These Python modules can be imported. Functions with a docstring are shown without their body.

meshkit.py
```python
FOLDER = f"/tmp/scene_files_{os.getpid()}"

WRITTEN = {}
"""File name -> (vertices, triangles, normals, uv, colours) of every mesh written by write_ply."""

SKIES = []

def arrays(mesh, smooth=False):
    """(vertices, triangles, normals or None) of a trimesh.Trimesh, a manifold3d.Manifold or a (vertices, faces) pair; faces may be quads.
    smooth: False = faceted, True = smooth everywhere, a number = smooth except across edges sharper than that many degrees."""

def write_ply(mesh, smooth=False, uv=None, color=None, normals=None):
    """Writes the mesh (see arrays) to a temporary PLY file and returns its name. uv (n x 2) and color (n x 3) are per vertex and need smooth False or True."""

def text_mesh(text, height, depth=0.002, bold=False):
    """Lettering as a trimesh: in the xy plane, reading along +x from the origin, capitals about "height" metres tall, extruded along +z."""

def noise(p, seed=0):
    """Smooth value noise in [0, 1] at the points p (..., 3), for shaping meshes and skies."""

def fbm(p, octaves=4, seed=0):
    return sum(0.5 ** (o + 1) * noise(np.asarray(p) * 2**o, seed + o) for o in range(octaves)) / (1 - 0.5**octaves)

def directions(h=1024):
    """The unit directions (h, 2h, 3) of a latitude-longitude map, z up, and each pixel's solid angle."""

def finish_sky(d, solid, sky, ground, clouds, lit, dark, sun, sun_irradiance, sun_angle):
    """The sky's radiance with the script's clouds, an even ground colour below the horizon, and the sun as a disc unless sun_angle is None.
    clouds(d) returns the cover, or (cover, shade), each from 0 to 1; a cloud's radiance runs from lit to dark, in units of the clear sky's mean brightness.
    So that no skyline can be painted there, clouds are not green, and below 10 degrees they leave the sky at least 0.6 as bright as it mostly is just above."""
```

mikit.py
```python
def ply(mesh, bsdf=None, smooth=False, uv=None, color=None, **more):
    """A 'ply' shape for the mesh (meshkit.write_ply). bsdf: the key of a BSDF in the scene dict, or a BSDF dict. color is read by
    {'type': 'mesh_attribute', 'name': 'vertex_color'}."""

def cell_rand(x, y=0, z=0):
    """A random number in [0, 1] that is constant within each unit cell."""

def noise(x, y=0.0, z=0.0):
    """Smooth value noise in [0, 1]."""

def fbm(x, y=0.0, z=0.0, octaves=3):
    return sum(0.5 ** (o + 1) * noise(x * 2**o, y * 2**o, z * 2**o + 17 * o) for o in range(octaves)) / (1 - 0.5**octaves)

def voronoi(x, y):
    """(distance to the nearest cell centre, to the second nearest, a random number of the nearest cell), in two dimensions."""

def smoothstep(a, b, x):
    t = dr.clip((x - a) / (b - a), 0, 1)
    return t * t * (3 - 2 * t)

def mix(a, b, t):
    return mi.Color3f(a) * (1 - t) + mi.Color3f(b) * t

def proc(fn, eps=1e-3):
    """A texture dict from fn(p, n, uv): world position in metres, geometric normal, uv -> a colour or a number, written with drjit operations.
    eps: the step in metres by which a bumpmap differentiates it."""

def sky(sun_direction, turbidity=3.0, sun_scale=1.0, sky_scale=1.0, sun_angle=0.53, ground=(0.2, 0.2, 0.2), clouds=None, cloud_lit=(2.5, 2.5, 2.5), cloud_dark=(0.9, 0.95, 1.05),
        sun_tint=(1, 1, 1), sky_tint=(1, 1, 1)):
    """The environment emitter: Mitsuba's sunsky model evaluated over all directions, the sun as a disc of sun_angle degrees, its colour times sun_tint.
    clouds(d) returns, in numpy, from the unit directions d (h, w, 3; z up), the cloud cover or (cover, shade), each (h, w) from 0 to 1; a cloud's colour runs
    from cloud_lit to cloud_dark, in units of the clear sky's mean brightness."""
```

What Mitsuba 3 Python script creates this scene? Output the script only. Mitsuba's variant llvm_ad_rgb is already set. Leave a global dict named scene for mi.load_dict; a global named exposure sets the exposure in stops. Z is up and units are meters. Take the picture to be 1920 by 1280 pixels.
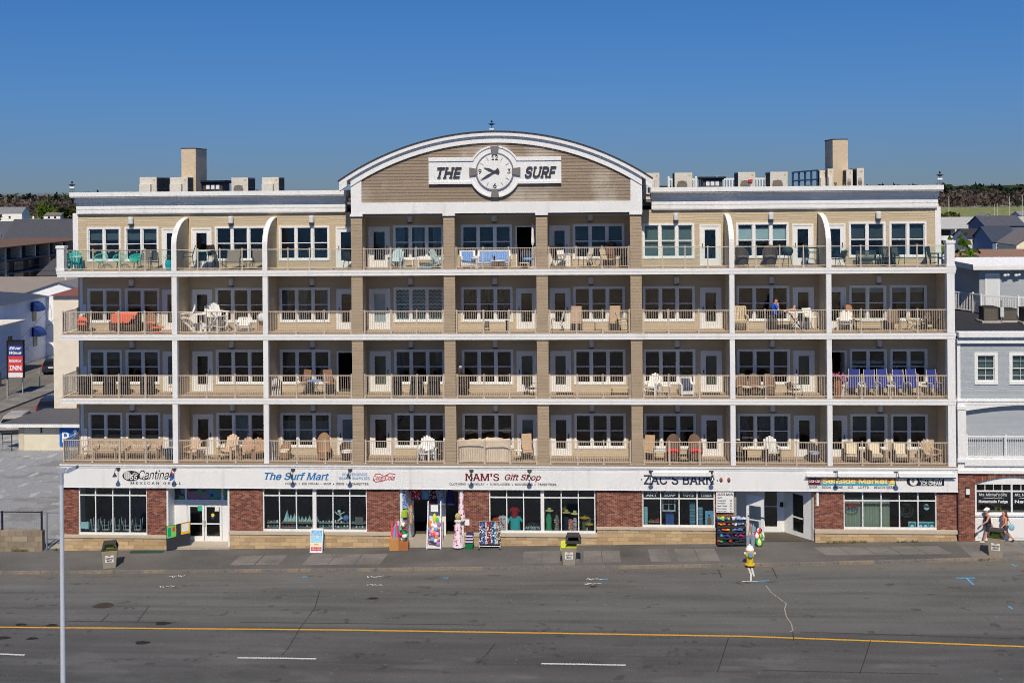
import math, random
import numpy as np
import trimesh, shapely, manifold3d
import drjit as dr, mitsuba as mi, mikit, meshkit
from mikit import fbm, noise, voronoi, cell_rand, smoothstep, mix

random.seed(7)
T = mi.ScalarTransform4f
PI = math.pi
scene, labels = {}, {}

# ---------------------------------------------------------------- camera, sky, exposure
YAW, ROLL, PITCH = 0.053566, 0.0085776, 0.0
EYE = np.array([0.0, -60.0, 18.33])
_s, _c = math.sin(YAW), math.cos(YAW)
FWD = np.array([-_s * math.cos(PITCH), _c * math.cos(PITCH), -math.sin(PITCH)])
RIGHT = np.array([_c, _s, 0.0])
UP0 = np.cross(RIGHT, FWD)
UP = UP0 * math.cos(ROLL) + RIGHT * math.sin(ROLL)
scene['camera'] = {'type': 'perspective', 'fov': math.degrees(2 * math.atan(960 / 2150)), 'fov_axis': 'x',
                   'principal_point_offset_x': 0.0, 'principal_point_offset_y': (640 - 356) / 1280,
                   'near_clip': 0.5, 'far_clip': 9000.0,
                   'to_world': T().look_at(origin=EYE.tolist(), target=(EYE + FWD).tolist(), up=UP.tolist())}
def haze_band(d):
    # pale summer haze thickening towards the horizon all round
    el = np.degrees(np.arcsin(np.clip(d[..., 2], 0, 1)))
    return 0.66 * np.exp(-el / 4.4)
scene['sky'] = mikit.sky((0.04, -1.0, 1.06), turbidity=2.0, ground=(0.14, 0.15, 0.16), sun_tint=(0.90, 0.98, 1.09), sky_tint=(0.15, 0.44, 0.80),
                         clouds=haze_band, cloud_lit=(1.75, 1.9, 1.85))
exposure = 1.6

# ---------------------------------------------------------------- materials
def rgb(*c):
    return {'type': 'rgb', 'value': list(c)}

def coded(p, n, uv):
    # the colour that a mesh carries in its uv (one flat colour per piece), with a faint unevenness
    r = dr.floor(uv.x / 256.0)
    g = uv.x - r * 256.0
    b = uv.y
    k = 0.93 + 0.14 * fbm(p.x * 2.3, p.y * 2.3, p.z * 2.3, 2)
    f = lambda t: dr.power(dr.clip(t / 255.0, 0, 1), 2.2) * k
    return mi.Color3f(f(r), f(g), f(b))

CODED = mikit.proc(coded)
def two(b):
    return {'type': 'twosided', 'b': b}
scene['mat_plain'] = two({'type': 'principled', 'base_color': CODED, 'roughness': 0.7, 'specular': 0.3})
scene['mat_gloss'] = two({'type': 'principled', 'base_color': CODED, 'roughness': 0.25, 'specular': 0.5, 'clearcoat': 0.3})
scene['mat_glass'] = {'type': 'thindielectric', 'int_ior': 1.52, 'specular_transmittance': rgb(0.62, 0.74, 0.77)}

scene['mat_clear'] = {'type': 'thindielectric', 'int_ior': 1.5, 'specular_transmittance': rgb(0.88, 0.94, 0.92)}

def white_col(p, n, uv):
    k = 0.9 + 0.1 * fbm(p.x * 1.7, p.y * 1.7, p.z * 0.5, 3)
    drip = smoothstep(0.62, 0.85, fbm(p.x * 3.1, p.y * 3.1, p.z * 0.35, 3))
    return mi.Color3f(0.80, 0.80, 0.795) * k * (1 - 0.12 * drip)
scene['mat_white'] = two({'type': 'principled', 'base_color': mikit.proc(white_col), 'roughness': 0.45, 'specular': 0.4})

def board_col(base, amt, pitch):
    def fn(p, n, uv):
        row = dr.floor(p.z / pitch)
        seg = dr.floor((p.x + p.y) / 3.7 + 0.37 * row)
        k = 1.0 + amt * (cell_rand(row, seg, 3) - 0.5) + 0.12 * (fbm(p.x * 1.1, p.y, p.z * 2.2, 3) - 0.5)
        return mi.Color3f(*base) * k
    return mikit.proc(fn)
scene['mat_siding'] = two({'type': 'principled', 'base_color': board_col((0.50, 0.41, 0.28), 0.08, 0.135), 'roughness': 0.65, 'specular': 0.3})
scene['mat_pier'] = two({'type': 'principled', 'base_color': board_col((0.36, 0.28, 0.195), 0.10, 0.17), 'roughness': 0.7, 'specular': 0.25})
scene['mat_greysiding'] = two({'type': 'principled', 'base_color': board_col((0.36, 0.39, 0.42), 0.06, 0.12), 'roughness': 0.6, 'specular': 0.3})

def gable_col(p, n, uv):
    row = dr.floor(p.z / 0.17)
    k = 1.0 + 0.16 * (cell_rand(row, dr.floor(p.x / 2.9 + 0.61 * row), 5) - 0.5)
    w = smoothstep(0.45, 0.75, fbm(p.x * 0.7, p.z * 0.5, 3.0, 4))
    return mix(mi.Color3f(0.27, 0.21, 0.155) * k, mi.Color3f(0.40, 0.35, 0.29) * k, w)
scene['mat_gable'] = two({'type': 'principled', 'base_color': mikit.proc(gable_col), 'roughness': 0.75, 'specular': 0.2})

def deck_col(p, n, uv):
    b = dr.floor(p.y / 0.14)
    k = 1.0 + 0.2 * (cell_rand(b, dr.floor(p.x / 3.6 + 0.3 * b), 2) - 0.5)
    gap = smoothstep(0.06, 0.0, dr.abs(p.y / 0.14 - b - 0.5) - 0.44)
    return mi.Color3f(0.30, 0.235, 0.175) * k * (0.45 + 0.55 * gap)
scene['mat_deck'] = two({'type': 'principled', 'base_color': mikit.proc(deck_col), 'roughness': 0.75, 'specular': 0.2})

def rect_mask(p, x0, x1, y0, y1, e=0.02):
    return smoothstep(x0, x0 + e, p.x) * smoothstep(x1, x1 - e, p.x) * smoothstep(y0, y0 + e, p.y) * smoothstep(y1, y1 - e, p.y)

def road_col(p, n, uv):
    g = fbm(p.x * 26, p.y * 26, 0, 3)
    big = fbm(p.x * 0.22, p.y * 0.55, 2.0, 4)
    streak = fbm(p.x * 0.16, p.y * 2.6, 9.0, 4)
    k = 0.72 + 0.34 * g + 0.5 * (big - 0.5) + 0.45 * (streak - 0.5)
    newer = smoothstep(-11.3, -11.5, p.y + 0.08 * (fbm(p.x * 0.4, 1.0, 0, 2) - 0.5))
    base = mix(mi.Color3f(0.120, 0.121, 0.119), mi.Color3f(0.096, 0.096, 0.097), newer)
    light = smoothstep(0.58, 0.75, fbm(p.x * 0.5, p.y * 1.3, 5.0, 3)) * smoothstep(-13.2, -14.0, p.y)
    spot = smoothstep(0.80, 0.86, noise(p.x * 1.3, p.y * 2.4, 4.0)) * smoothstep(0.5, 0.7, noise(p.x * 5, p.y * 5, 7.0))
    grit = smoothstep(0.93, 0.97, noise(p.x * 9, p.y * 9, 1.0))
    dirt = smoothstep(-4.4, -3.55, p.y) * (0.3 + 0.7 * fbm(p.x * 1.2, p.y * 3, 6.0, 3))
    c = base * k * (1 + 0.22 * light) * (1 - 0.3 * spot) + mi.Color3f(0.10, 0.10, 0.095) * grit * 0.5
    return mix(c, mi.Color3f(0.17, 0.145, 0.115) * (0.7 + 0.5 * g), 0.6 * dirt)
scene['mat_road'] = two({'type': 'principled', 'base_color': mikit.proc(road_col), 'roughness': 0.85, 'specular': 0.25})

def walk_col(p, n, uv):
    g = fbm(p.x * 24, p.y * 24, 0, 3)
    big = fbm(p.x * 0.4, p.y * 0.7, 2.0, 4)
    return mi.Color3f(0.122, 0.118, 0.113) * (0.72 + 0.36 * g + 0.7 * (big - 0.5))
scene['mat_walk'] = two({'type': 'principled', 'base_color': mikit.proc(walk_col), 'roughness': 0.85, 'specular': 0.25})

def slab_col(p, n, uv):
    g = fbm(p.x * 20, p.y * 20, 0, 3)
    big = fbm(p.x * 0.9, p.y * 1.4, 3.0, 4)
    return mi.Color3f(0.185, 0.175, 0.165) * (0.7 + 0.36 * g + 0.6 * (big - 0.5))
scene['mat_slab'] = two({'type': 'principled', 'base_color': mikit.proc(slab_col), 'roughness': 0.85, 'specular': 0.2})

def kerb_col(p, n, uv):
    g = fbm(p.x * 14, p.y * 14, p.z * 14, 3)
    big = fbm(p.x * 0.8, 3.0, 3.0, 4)
    return mix(mi.Color3f(0.24, 0.20, 0.155), mi.Color3f(0.17, 0.16, 0.15), smoothstep(0.4, 0.6, big)) * (0.6 + 0.6 * g)
scene['mat_kerb'] = two({'type': 'principled', 'base_color': mikit.proc(kerb_col), 'roughness': 0.85, 'specular': 0.2})

def lot_col(p, n, uv):
    g = fbm(p.x * 9, p.y * 9, 0, 3)
    st = smoothstep(0.56, 0.72, fbm(p.x * 0.55, p.y * 0.9, 3.0, 4))
    pale = smoothstep(0.66, 0.74, fbm(p.x * 1.6, p.y * 1.1, 8.0, 3))
    c = mi.Color3f(0.245, 0.255, 0.27) * (0.78 + 0.4 * g)
    c = mix(c, mi.Color3f(0.14, 0.135, 0.125), 0.55 * st)
    return mix(c, mi.Color3f(0.42, 0.42, 0.42), 0.6 * pale)
scene['mat_lot'] = two({'type': 'principled', 'base_color': mikit.proc(lot_col), 'roughness': 0.8, 'specular': 0.25})

def town_col(p, n, uv):
    g = fbm(p.x * 0.7, p.y * 0.7, 0, 3)
    big = smoothstep(0.42, 0.6, fbm(p.x * 0.03, p.y * 0.03, 1.0, 3))
    return mix(mi.Color3f(0.15, 0.145, 0.14), mi.Color3f(0.085, 0.095, 0.045), big) * (0.6 + 0.7 * g)
scene['mat_town'] = two({'type': 'principled', 'base_color': mikit.proc(town_col), 'roughness': 0.9, 'specular': 0.1})

def marsh_col(p, n, uv):
    g = fbm(p.x * 0.25, p.y * 0.25, 0, 3)
    band = fbm(p.x * 0.006, p.y * 0.02, 1.0, 4)
    side = smoothstep(-250, -190, p.x + 60 * (band - 0.5))
    far = smoothstep(560, 640, p.y + 120 * (band - 0.5))
    c = mix(mi.Color3f(0.088, 0.060, 0.044), mi.Color3f(0.105, 0.095, 0.05), smoothstep(0.45, 0.6, band))
    c = mix(c, mi.Color3f(0.11, 0.125, 0.055), dr.maximum(far, 0.45 * side * smoothstep(0.4, 0.6, band)))
    return c * (0.65 + 0.7 * g)
scene['mat_marsh'] = two({'type': 'principled', 'base_color': mikit.proc(marsh_col), 'roughness': 0.95, 'specular': 0.05})
scene['mat_sand'] = two({'type': 'diffuse', 'reflectance': rgb(0.36, 0.31, 0.24)})
scene['mat_sea'] = two({'type': 'principled', 'base_color': rgb(0.02, 0.06, 0.09), 'roughness': 0.15, 'specular': 0.5})

def leaf_bsdf():
    def fn(p, n, uv):
        r = dr.floor(uv.x / 256.0)
        g = uv.x - r * 256.0
        k = 0.75 + 0.5 * noise(p.x * 1.9, p.y * 1.9, p.z * 1.9)
        f = lambda t: dr.power(dr.clip(t / 255.0, 0, 1), 2.2) * k
        return mi.Color3f(f(r), f(g), f(uv.y))
    return {'type': 'principledthin', 'base_color': mikit.proc(fn), 'roughness': 0.6, 'diff_trans': 0.5, 'spec_trans': 0.0}
scene['mat_leaf'] = leaf_bsdf()

# ---------------------------------------------------------------- mesh builder
def code(c):
    v = [min(max(int(round(t)), 2), 253) for t in c]
    return (v[0] * 256.0 + v[1], float(v[2]))

GREY, WHITE, BLACK = (120, 120, 118), (236, 236, 236), (28, 28, 30)
TAN = (178, 160, 138)

class B:
    """Collects pieces into one mesh; each piece has its own flat colour (sRGB 0-255)."""
    def __init__(self, c=GREY):
        self.v, self.f, self.u, self.n, self.c = [], [], [], 0, c
    def add(self, v, f, c=None):
        v = np.asarray(v, float); f = np.asarray(f, int)
        if f.shape[1] == 4:
            f = np.vstack([f[:, [0, 1, 2]], f[:, [0, 2, 3]]])
        self.v.append(v); self.f.append(f + self.n); self.n += len(v)
        self.u.append(np.tile(code(c or self.c), (len(v), 1)))
        return self
    def mesh(self, m, c=None):
        if hasattr(m, 'to_mesh'):
            q = m.to_mesh(); return self.add(q.vert_properties[:, :3], q.tri_verts, c)
        return self.add(m.vertices, m.faces, c)
    def box(self, x0, x1, y0, y1, z0, z1, c=None):
        v = [(x, y, z) for x in (x0, x1) for y in (y0, y1) for z in (z0, z1)]
        return self.add(v, [[0, 1, 3, 2], [4, 6, 7, 5], [0, 4, 5, 1], [2, 3, 7, 6], [0, 2, 6, 4], [1, 5, 7, 3]], c)
    def hexa(self, p, c=None):
        """eight corners in box order: x slowest, z fastest"""
        return self.add(p, [[0, 1, 3, 2], [4, 6, 7, 5], [0, 4, 5, 1], [2, 3, 7, 6], [0, 2, 6, 4], [1, 5, 7, 3]], c)
    def bar(self, p, q, w=0.03, h=None, c=None):
        """a straight bar of rectangular section from p to q"""
        p, q = np.array(p, float), np.array(q, float); h = h or w
        d = q - p; d /= np.linalg.norm(d) + 1e-12
        a = np.cross(d, (0, 0, 1.0)) if abs(d[2]) < 0.95 else np.cross(d, (0, 1.0, 0))
        a /= np.linalg.norm(a); b = np.cross(d, a)
        v = [e + sx * a * w / 2 + sz * b * h / 2 for e in (p, q) for sx in (-1, 1) for sz in (-1, 1)]
        return self.hexa(v, c)
    def tube(self, pts, r=0.02, n=6, c=None):
        pts = np.array(pts, float)
        rr = np.broadcast_to(r, (len(pts),))
        t = np.gradient(pts, axis=0); t /= np.linalg.norm(t, axis=1, keepdims=True) + 1e-12
        ref = np.array((0.0, 0, 1)) if abs(t[:, 2]).mean() < 0.8 else np.array((1.0, 0, 0))
        a = np.cross(t, ref); a /= np.linalg.norm(a, axis=1, keepdims=True) + 1e-12
        b = np.cross(t, a)
        g = np.arange(n) * 2 * PI / n
        v = (pts[:, None] + rr[:, None, None] * (np.cos(g)[None, :, None] * a[:, None] + np.sin(g)[None, :, None] * b[:, None])).reshape(-1, 3)
        f = [[i * n + j, i * n + (j + 1) % n, (i + 1) * n + (j + 1) % n, (i + 1) * n + j] for i in range(len(pts) - 1) for j in range(n)]
        self.add(v, f, c)
        e = (len(pts) - 1) * n
        caps = [[0, j + 1, j] for j in range(1, n - 1)] + [[e, e + j, e + j + 1] for j in range(1, n - 1)]
        self.f.append(np.array(caps) + self.n - len(v))
        return self
    def lathe(self, prof, x=0, y=0, n=16, c=None):
        """profile [(r, z)...] turned about the vertical through x, y"""
        g = np.arange(n) * 2 * PI / n
        v = [(x + r * math.cos(a), y + r * math.sin(a), z) for r, z in prof for a in g]
        f = [[i * n + j, i * n + (j + 1) % n, (i + 1) * n + (j + 1) % n, (i + 1) * n + j] for i in range(len(prof) - 1) for j in range(n)]
        return self.add(v, f, c)
    def ball(self, x, y, z, r, c=None, s=(1, 1, 1), sub=1):
        m = trimesh.creation.icosphere(subdivisions=sub, radius=1)
        return self.add(m.vertices * r * np.array(s) + (x, y, z), m.faces, c)
    def poly_xz(self, pts, y0, y1, c=None):
        """outline in x, z pushed from y0 to y1"""
        return self.shape(shapely.Polygon(pts), y0, y1, c)
    def shape(self, pg, y0, y1, c=None):
        for g in getattr(pg, 'geoms', [pg]):
            if g.is_empty: continue
            m = trimesh.creation.extrude_polygon(g, abs(y1 - y0), engine='earcut')
            v = np.array(m.vertices)
            self.add(np.stack([v[:, 0], max(y0, y1) - v[:, 2], v[:, 1]], 1), m.faces, c)
        return self
    def poly_yz(self, pts, x0, x1, c=None):
        m = trimesh.creation.extrude_polygon(shapely.Polygon(pts), abs(x1 - x0), engine='earcut')
        v = np.array(m.vertices)
        return self.add(np.stack([min(x0, x1) + v[:, 2], v[:, 0], v[:, 1]], 1), m.faces, c)
    def quad(self, a, b, c_, d, c=None):
        return self.add([a, b, c_, d], [[0, 1, 2, 3]], c)
    def move(self, x=0, y=0, z=0, rz=0, s=1):
        ca, sa = math.cos(rz), math.sin(rz)
        R = np.array([[ca, -sa, 0], [sa, ca, 0], [0, 0, 1]])
        self.v = [(q * s) @ R.T + (x, y, z) for q in self.v]
        return self
    def ply(self, mat='mat_plain', smooth=False):
        v, f, u = np.vstack(self.v), np.vstack(self.f), np.vstack(self.u)
        return mikit.ply(trimesh.Trimesh(v, f, process=False), mat, smooth=smooth, uv=u)

COUNT = {}
def key(name):
    n = COUNT.get(name, 0); COUNT[name] = n + 1
    return name if n == 0 else f'{name}_{n:03d}'
def put(name, b, mat='mat_plain', parent=None, smooth=False, label=None, kind=None, tw=None):
    """one entry of the scene; b is a builder or a shape dict"""
    k = key((parent + '__' if parent else '') + name)
    d = b.ply(mat, smooth) if isinstance(b, B) else dict(b)
    if tw is not None: d['to_world'] = tw
    scene[k] = d
    if label or kind:
        labels[k] = {a: b_ for a, b_ in (('label', label), ('kind', kind)) if b_}
    return k
def thing(name, label, cat, group=None, kind=None):
    k = key(name); labels[k] = {'label': label, 'category': cat}
    if group: labels[k]['group'] = group
    if kind: labels[k]['kind'] = kind
    return k
def single(name, b, label, cat, mat='mat_plain', group=None, smooth=False, kind=None):
    k = put(name, b, mat, smooth=smooth)
    labels[k] = {'label': label, 'category': cat}
    if group: labels[k]['group'] = group
    if kind: labels[k]['kind'] = kind
    return k
def struct(name, b, mat):
    k = put(name, b, mat); labels[k] = {'kind': 'structure'}; return k
def copy_at(name, proto, label, cat, x, y, z, rz=0, group=None, s=1):
    """a thing from a list of (part, shape dict), set down at x, y, z and turned by rz degrees"""
    k = thing(name, label, cat, group)
    m = T().translate([x, y, z]).rotate([0, 0, 1], rz).scale([s, s, s])
    made = {}
    for part, d in proto:
        up, _, last = part.rpartition('__')
        par = k + '__' + made.get(up, up) if up else k
        q = key(par + '__' + last)
        made[part] = q[len(k) + 2:]
        scene[q] = {**d, 'to_world': m}
    return k

def clap(b, x0, x1, z0, z1, y, pitch=0.135, d=0.022, face=-1, c=None):
    """lapped boards on a wall facing -y: each board leans out to its lower edge"""
    n = max(1, round((z1 - z0) / pitch)); h = (z1 - z0) / n
    for i in range(n):
        a, e = z0 + i * h, z0 + (i + 1) * h
        b.add([(x0, y - d, a), (x1, y - d, a), (x1, y - 0.003, e), (x0, y - 0.003, e), (x0, y, a), (x1, y, a)], [[0, 1, 2, 3], [4, 5, 1, 0]], c)
    return b
def clap_side(b, y0, y1, z0, z1, x, nx, pitch=0.135, d=0.022, c=None):
    """the same on a wall facing +x or -x (nx)"""
    n = max(1, round((z1 - z0) / pitch)); h = (z1 - z0) / n
    for i in range(n):
        a, e = z0 + i * h, z0 + (i + 1) * h
        o = x + nx * d
        b.add([(o, y0, a), (o, y1, a), (x + nx * 0.003, y1, e), (x + nx * 0.003, y0, e), (x, y0, a), (x, y1, a)], [[0, 1, 2, 3], [4, 5, 1, 0]], c)
    return b

def sstep(a, b, x):
    t = np.clip((np.asarray(x, float) - a) / (b - a), 0, 1); return t * t * (3 - 2 * t)
def z_walk(x):
    return -0.256 + 0.0187 * np.clip(x, -30, 40)
def z_road(x, y):
    t = sstep(-3.3, -12, y)
    return (z_walk(x) - 0.12) * (1 - t) - 0.3 * t
KERB = [(-60, -3.3), (-29, -3.3), (-18, -3.39), (-10, -3.38), (3, -3.36), (9.4, -3.2), (16.2, -2.9), (22, -2.55), (30, -2.0), (60, -0.5)]
def y_kerb(x):
    return np.interp(x, [k[0] for k in KERB], [k[1] for k in KERB])
def sheet(b, xs, ts, fn, c=None):
    """a grid of points fn(x, t) joined by faces that look up"""
    v = [fn(x, t) for x in xs for t in ts]; n = len(ts)
    f = [[i * n + j, (i + 1) * n + j, (i + 1) * n + j + 1, i * n + j + 1] for i in range(len(xs) - 1) for j in range(n - 1)]
    return b.add(v, f, c)
def mark(b, pts, w, c, lift=0.008):
    """a painted stripe of width w along points of the road"""
    pts = np.array(pts, float)
    t = np.gradient(pts, axis=0); t /= np.linalg.norm(t, axis=1, keepdims=True)
    nrm = np.stack([-t[:, 1], t[:, 0]], 1) * w / 2
    v, f = [], []
    for i, (p, q) in enumerate(zip(pts, nrm)):
        for s in (-1, 1):
            x, y = p + s * q
            v.append((x, y, z_road(x, y) + lift))
        if i: f.append([2 * i - 2, 2 * i, 2 * i + 1, 2 * i - 1])
    return b.add(v, f, c)

# ---------------------------------------------------------------- ground, road, pavement
XS = np.linspace(-60, 60, 61)
struct('road', sheet(B(), XS, np.r_[0, 0.15, np.linspace(0.6, 9, 14), 14, 30, 72][::-1], lambda x, t: (x, y_kerb(x) - 0.02 - t, float(z_road(x, y_kerb(x) - 0.02 - t)))), 'mat_road')
struct('pavement', sheet(B(), XS, [0, 0.3, 1], lambda x, t: (x, y_kerb(x) * (1 - t) + 0.13 + (2.6 if t == 1 else 0), float(z_walk(x)))), 'mat_walk')
kb = B()
for a, e in zip(np.arange(-48, 46, 1.9), np.arange(-46.1, 48, 1.9)):
    e -= 0.02
    za, ze = float(z_walk(a)), float(z_walk(e))
    kb.hexa([(a, y_kerb(a) - 0.06, za - .3), (a, y_kerb(a) - 0.02, za + .012), (a, y_kerb(a) + .13, za - .3), (a, y_kerb(a) + .13, za + .012),
             (e, y_kerb(e) - 0.06, ze - .3), (e, y_kerb(e) - 0.02, ze + .012), (e, y_kerb(e) + .13, ze - .3), (e, y_kerb(e) + .13, ze + .012)])
k_ = struct('kerb', kb, 'mat_kerb')
# lighter concrete panels let into the asphalt pavement
def panel(pts):
    b = B()
    v = [(x, y, float(z_walk(x)) + 0.004) for x, y in pts]
    put('concrete_panel', b.add(v, [[0, 1, 2, 3]]), 'mat_slab', 'pavement')
for x0 in (-13.9, -12.55, -11.2):
    panel([(x0, -2.7), (x0 + 1.3, -2.7), (x0 + 1.45, -1.0), (x0 + .15, -1.0)])
for x0 in (-17.6, -16.3):
    panel([(x0, -2.6), (x0 + 1.2, -2.6), (x0 + 1.3, -1.1), (x0 + .1, -1.1)])
for x0 in (-2.7, -1.75, -0.8, 0.35, 1.3):
    panel([(x0, -2.75), (x0 + .9, -2.75), (x0 + .9, -0.9), (x0, -0.9)])
for x0 in (3.7, 5.05, 6.1):
    panel([(x0, -2.7), (x0 + 1.0, -2.7), (x0 + .95, -0.75), (x0 - .05, -0.75)])
for x0 in (12.1, 13.35, 14.6, 15.85, 17.1):
    panel([(x0 + .35, -2.0), (x0 + 1.55, -2.0), (x0 + 1.2, -0.7), (x0, -0.7)])
panel([(19.4, -2.55), (22.5, -2.35), (22.5, -0.1), (19.4, -0.1)])
panel([(22.55, -2.35), (27, -2.1), (27, -0.1), (22.55, -0.1)])

yl = B()
mark(yl, [(-26.24,-11.87), (-10.48,-11.7), (-2.75,-11.76), (7.03,-11.86), (13.46,-12.27), (19.47,-12.68)], 0.13, (206, 150, 52))
put('yellow_line', yl, 'mat_plain', 'road')
wl = B()
for p, q in (((-26.0, -14.5), (-22.34,-14.73)), ((-13.61,-14.71), (-10.42,-14.71)), ((-1.42,-14.88), (1.88,-14.92))):
    mark(wl, [p, q], 0.12, (196, 196, 192))
put('lane_dash', wl, 'mat_plain', 'road')
# survey paint, cracks, patches
def scribble(name, pts_list, w, c):
    b = B()
    for pts in pts_list: mark(b, pts, w, c, 0.012)
    put(name, b, 'mat_plain', 'road')
rs = random.Random(3)
def scrawl(u0, y0, n=9, L=0.8, h=.16):
    out = []
    for i in range(n):
        x = u0 + L * i / n
        out.append([(x, y0 + rs.uniform(-h, h)), (x + L / n * .9, y0 + rs.uniform(-h, h))])
    return out
PW, PB = (198, 198, 196), (82, 160, 205)
for u in ((-20.3,-3.91), (-20.2,-5.58), (-10.27,-4.27), (-10.07,-5.51), (0.47,-4.86), (0.36,-5.54)):
    scribble('survey_paint', scrawl(u[0], u[1]), 0.05, PW)
scribble('survey_paint', [[(7.79,-5.31), (8.51,-5.32)], [(8.39,-2.96), (8.37,-4.29)], [(8.37,-4.29), (8.21,-5.32)], [(8.55,-3.29), (8.46,-4.66)]], 0.09, PW)
scribble('survey_paint', [[(8.51,-5.32), (9.07,-5.26)], [(17.81,-5.08), (18.69,-5.09)], [(18.27,-5.09), (18.32,-5.95)], [(18.99,-8.36), (19.07,-8.65)], [(21.11,-2.3), (20.99,-2.7)], [(21.01,-3.26), (21.12,-3.65)],
                            [(-13.54,-4.18), (-13.22,-4.19)], [(-6.51,-4.53), (-6.22,-4.54)], [(1.19,-4.87), (1.49,-4.88)]], 0.09, PB)
CR = (158, 150, 140)
scribble('road_crack', [[(8.81,-5.89), (8.91,-6.78), (9.14,-7.51), (9.34,-8.15), (9.14,-8.84), (9.07,-9.75), (9.14,-10.34), (9.07,-11.16), (8.91,-11.34)]], 0.045, CR)
DK = (52, 51, 50)
scribble('road_crack', [[(-12.14,-6.31), (-11.77,-9.04), (-11.83,-11.63), (-11.8,-13.74), (-11.89,-14.44)], [(-3.38,-12.97), (-3.65,-14.07), (-3.94,-14.96)],
                            [(9.02,-11.34), (8.91,-12.25)], [(6.26,-12.05), (5.9,-13.44), (5.37,-15.5)], [(12.03,-12.15), (11.23,-14.31), (10.79,-15.42)]], 0.035, DK)
scribble('tar_seam', [[(-22.37,-11.06), (-17.41,-11.04)], [(-14.61,-10.95), (-10.17,-10.95)], [(-10.17,-10.95), (-3.94,-10.95)], [(9.33,-11.33), (17.93,-11.74)], [(-19.44,-8.78), (-19.11,-11.03)], [(7.14,-15.25), (13.78,-15.37)], [(-20.79,-10.01), (-20.73,-11.01)], [(6.88,-3.55), (6.9,-4.85)], [(9.52,-3.47), (9.5,-4.91)]], 0.05, (64, 62, 60))
mh = B((70, 62, 55))
mx, my = -21.54,-8.9
mh.lathe([(0.001, .016), (.40, .016), (.46, .012), (.46, -.05)], 0, 0, 28)
for i in range(-3, 4): mh.box(-.3, .3, i * .1 - .015, i * .1 + .015, .014, .02, (58, 52, 48))
mh.move(mx, my, float(z_road(mx, my)))
single('manhole_cover', mh, 'round rusty brown manhole cover in the parking lane', 'manhole cover')
st = B((44, 43, 42))
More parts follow.
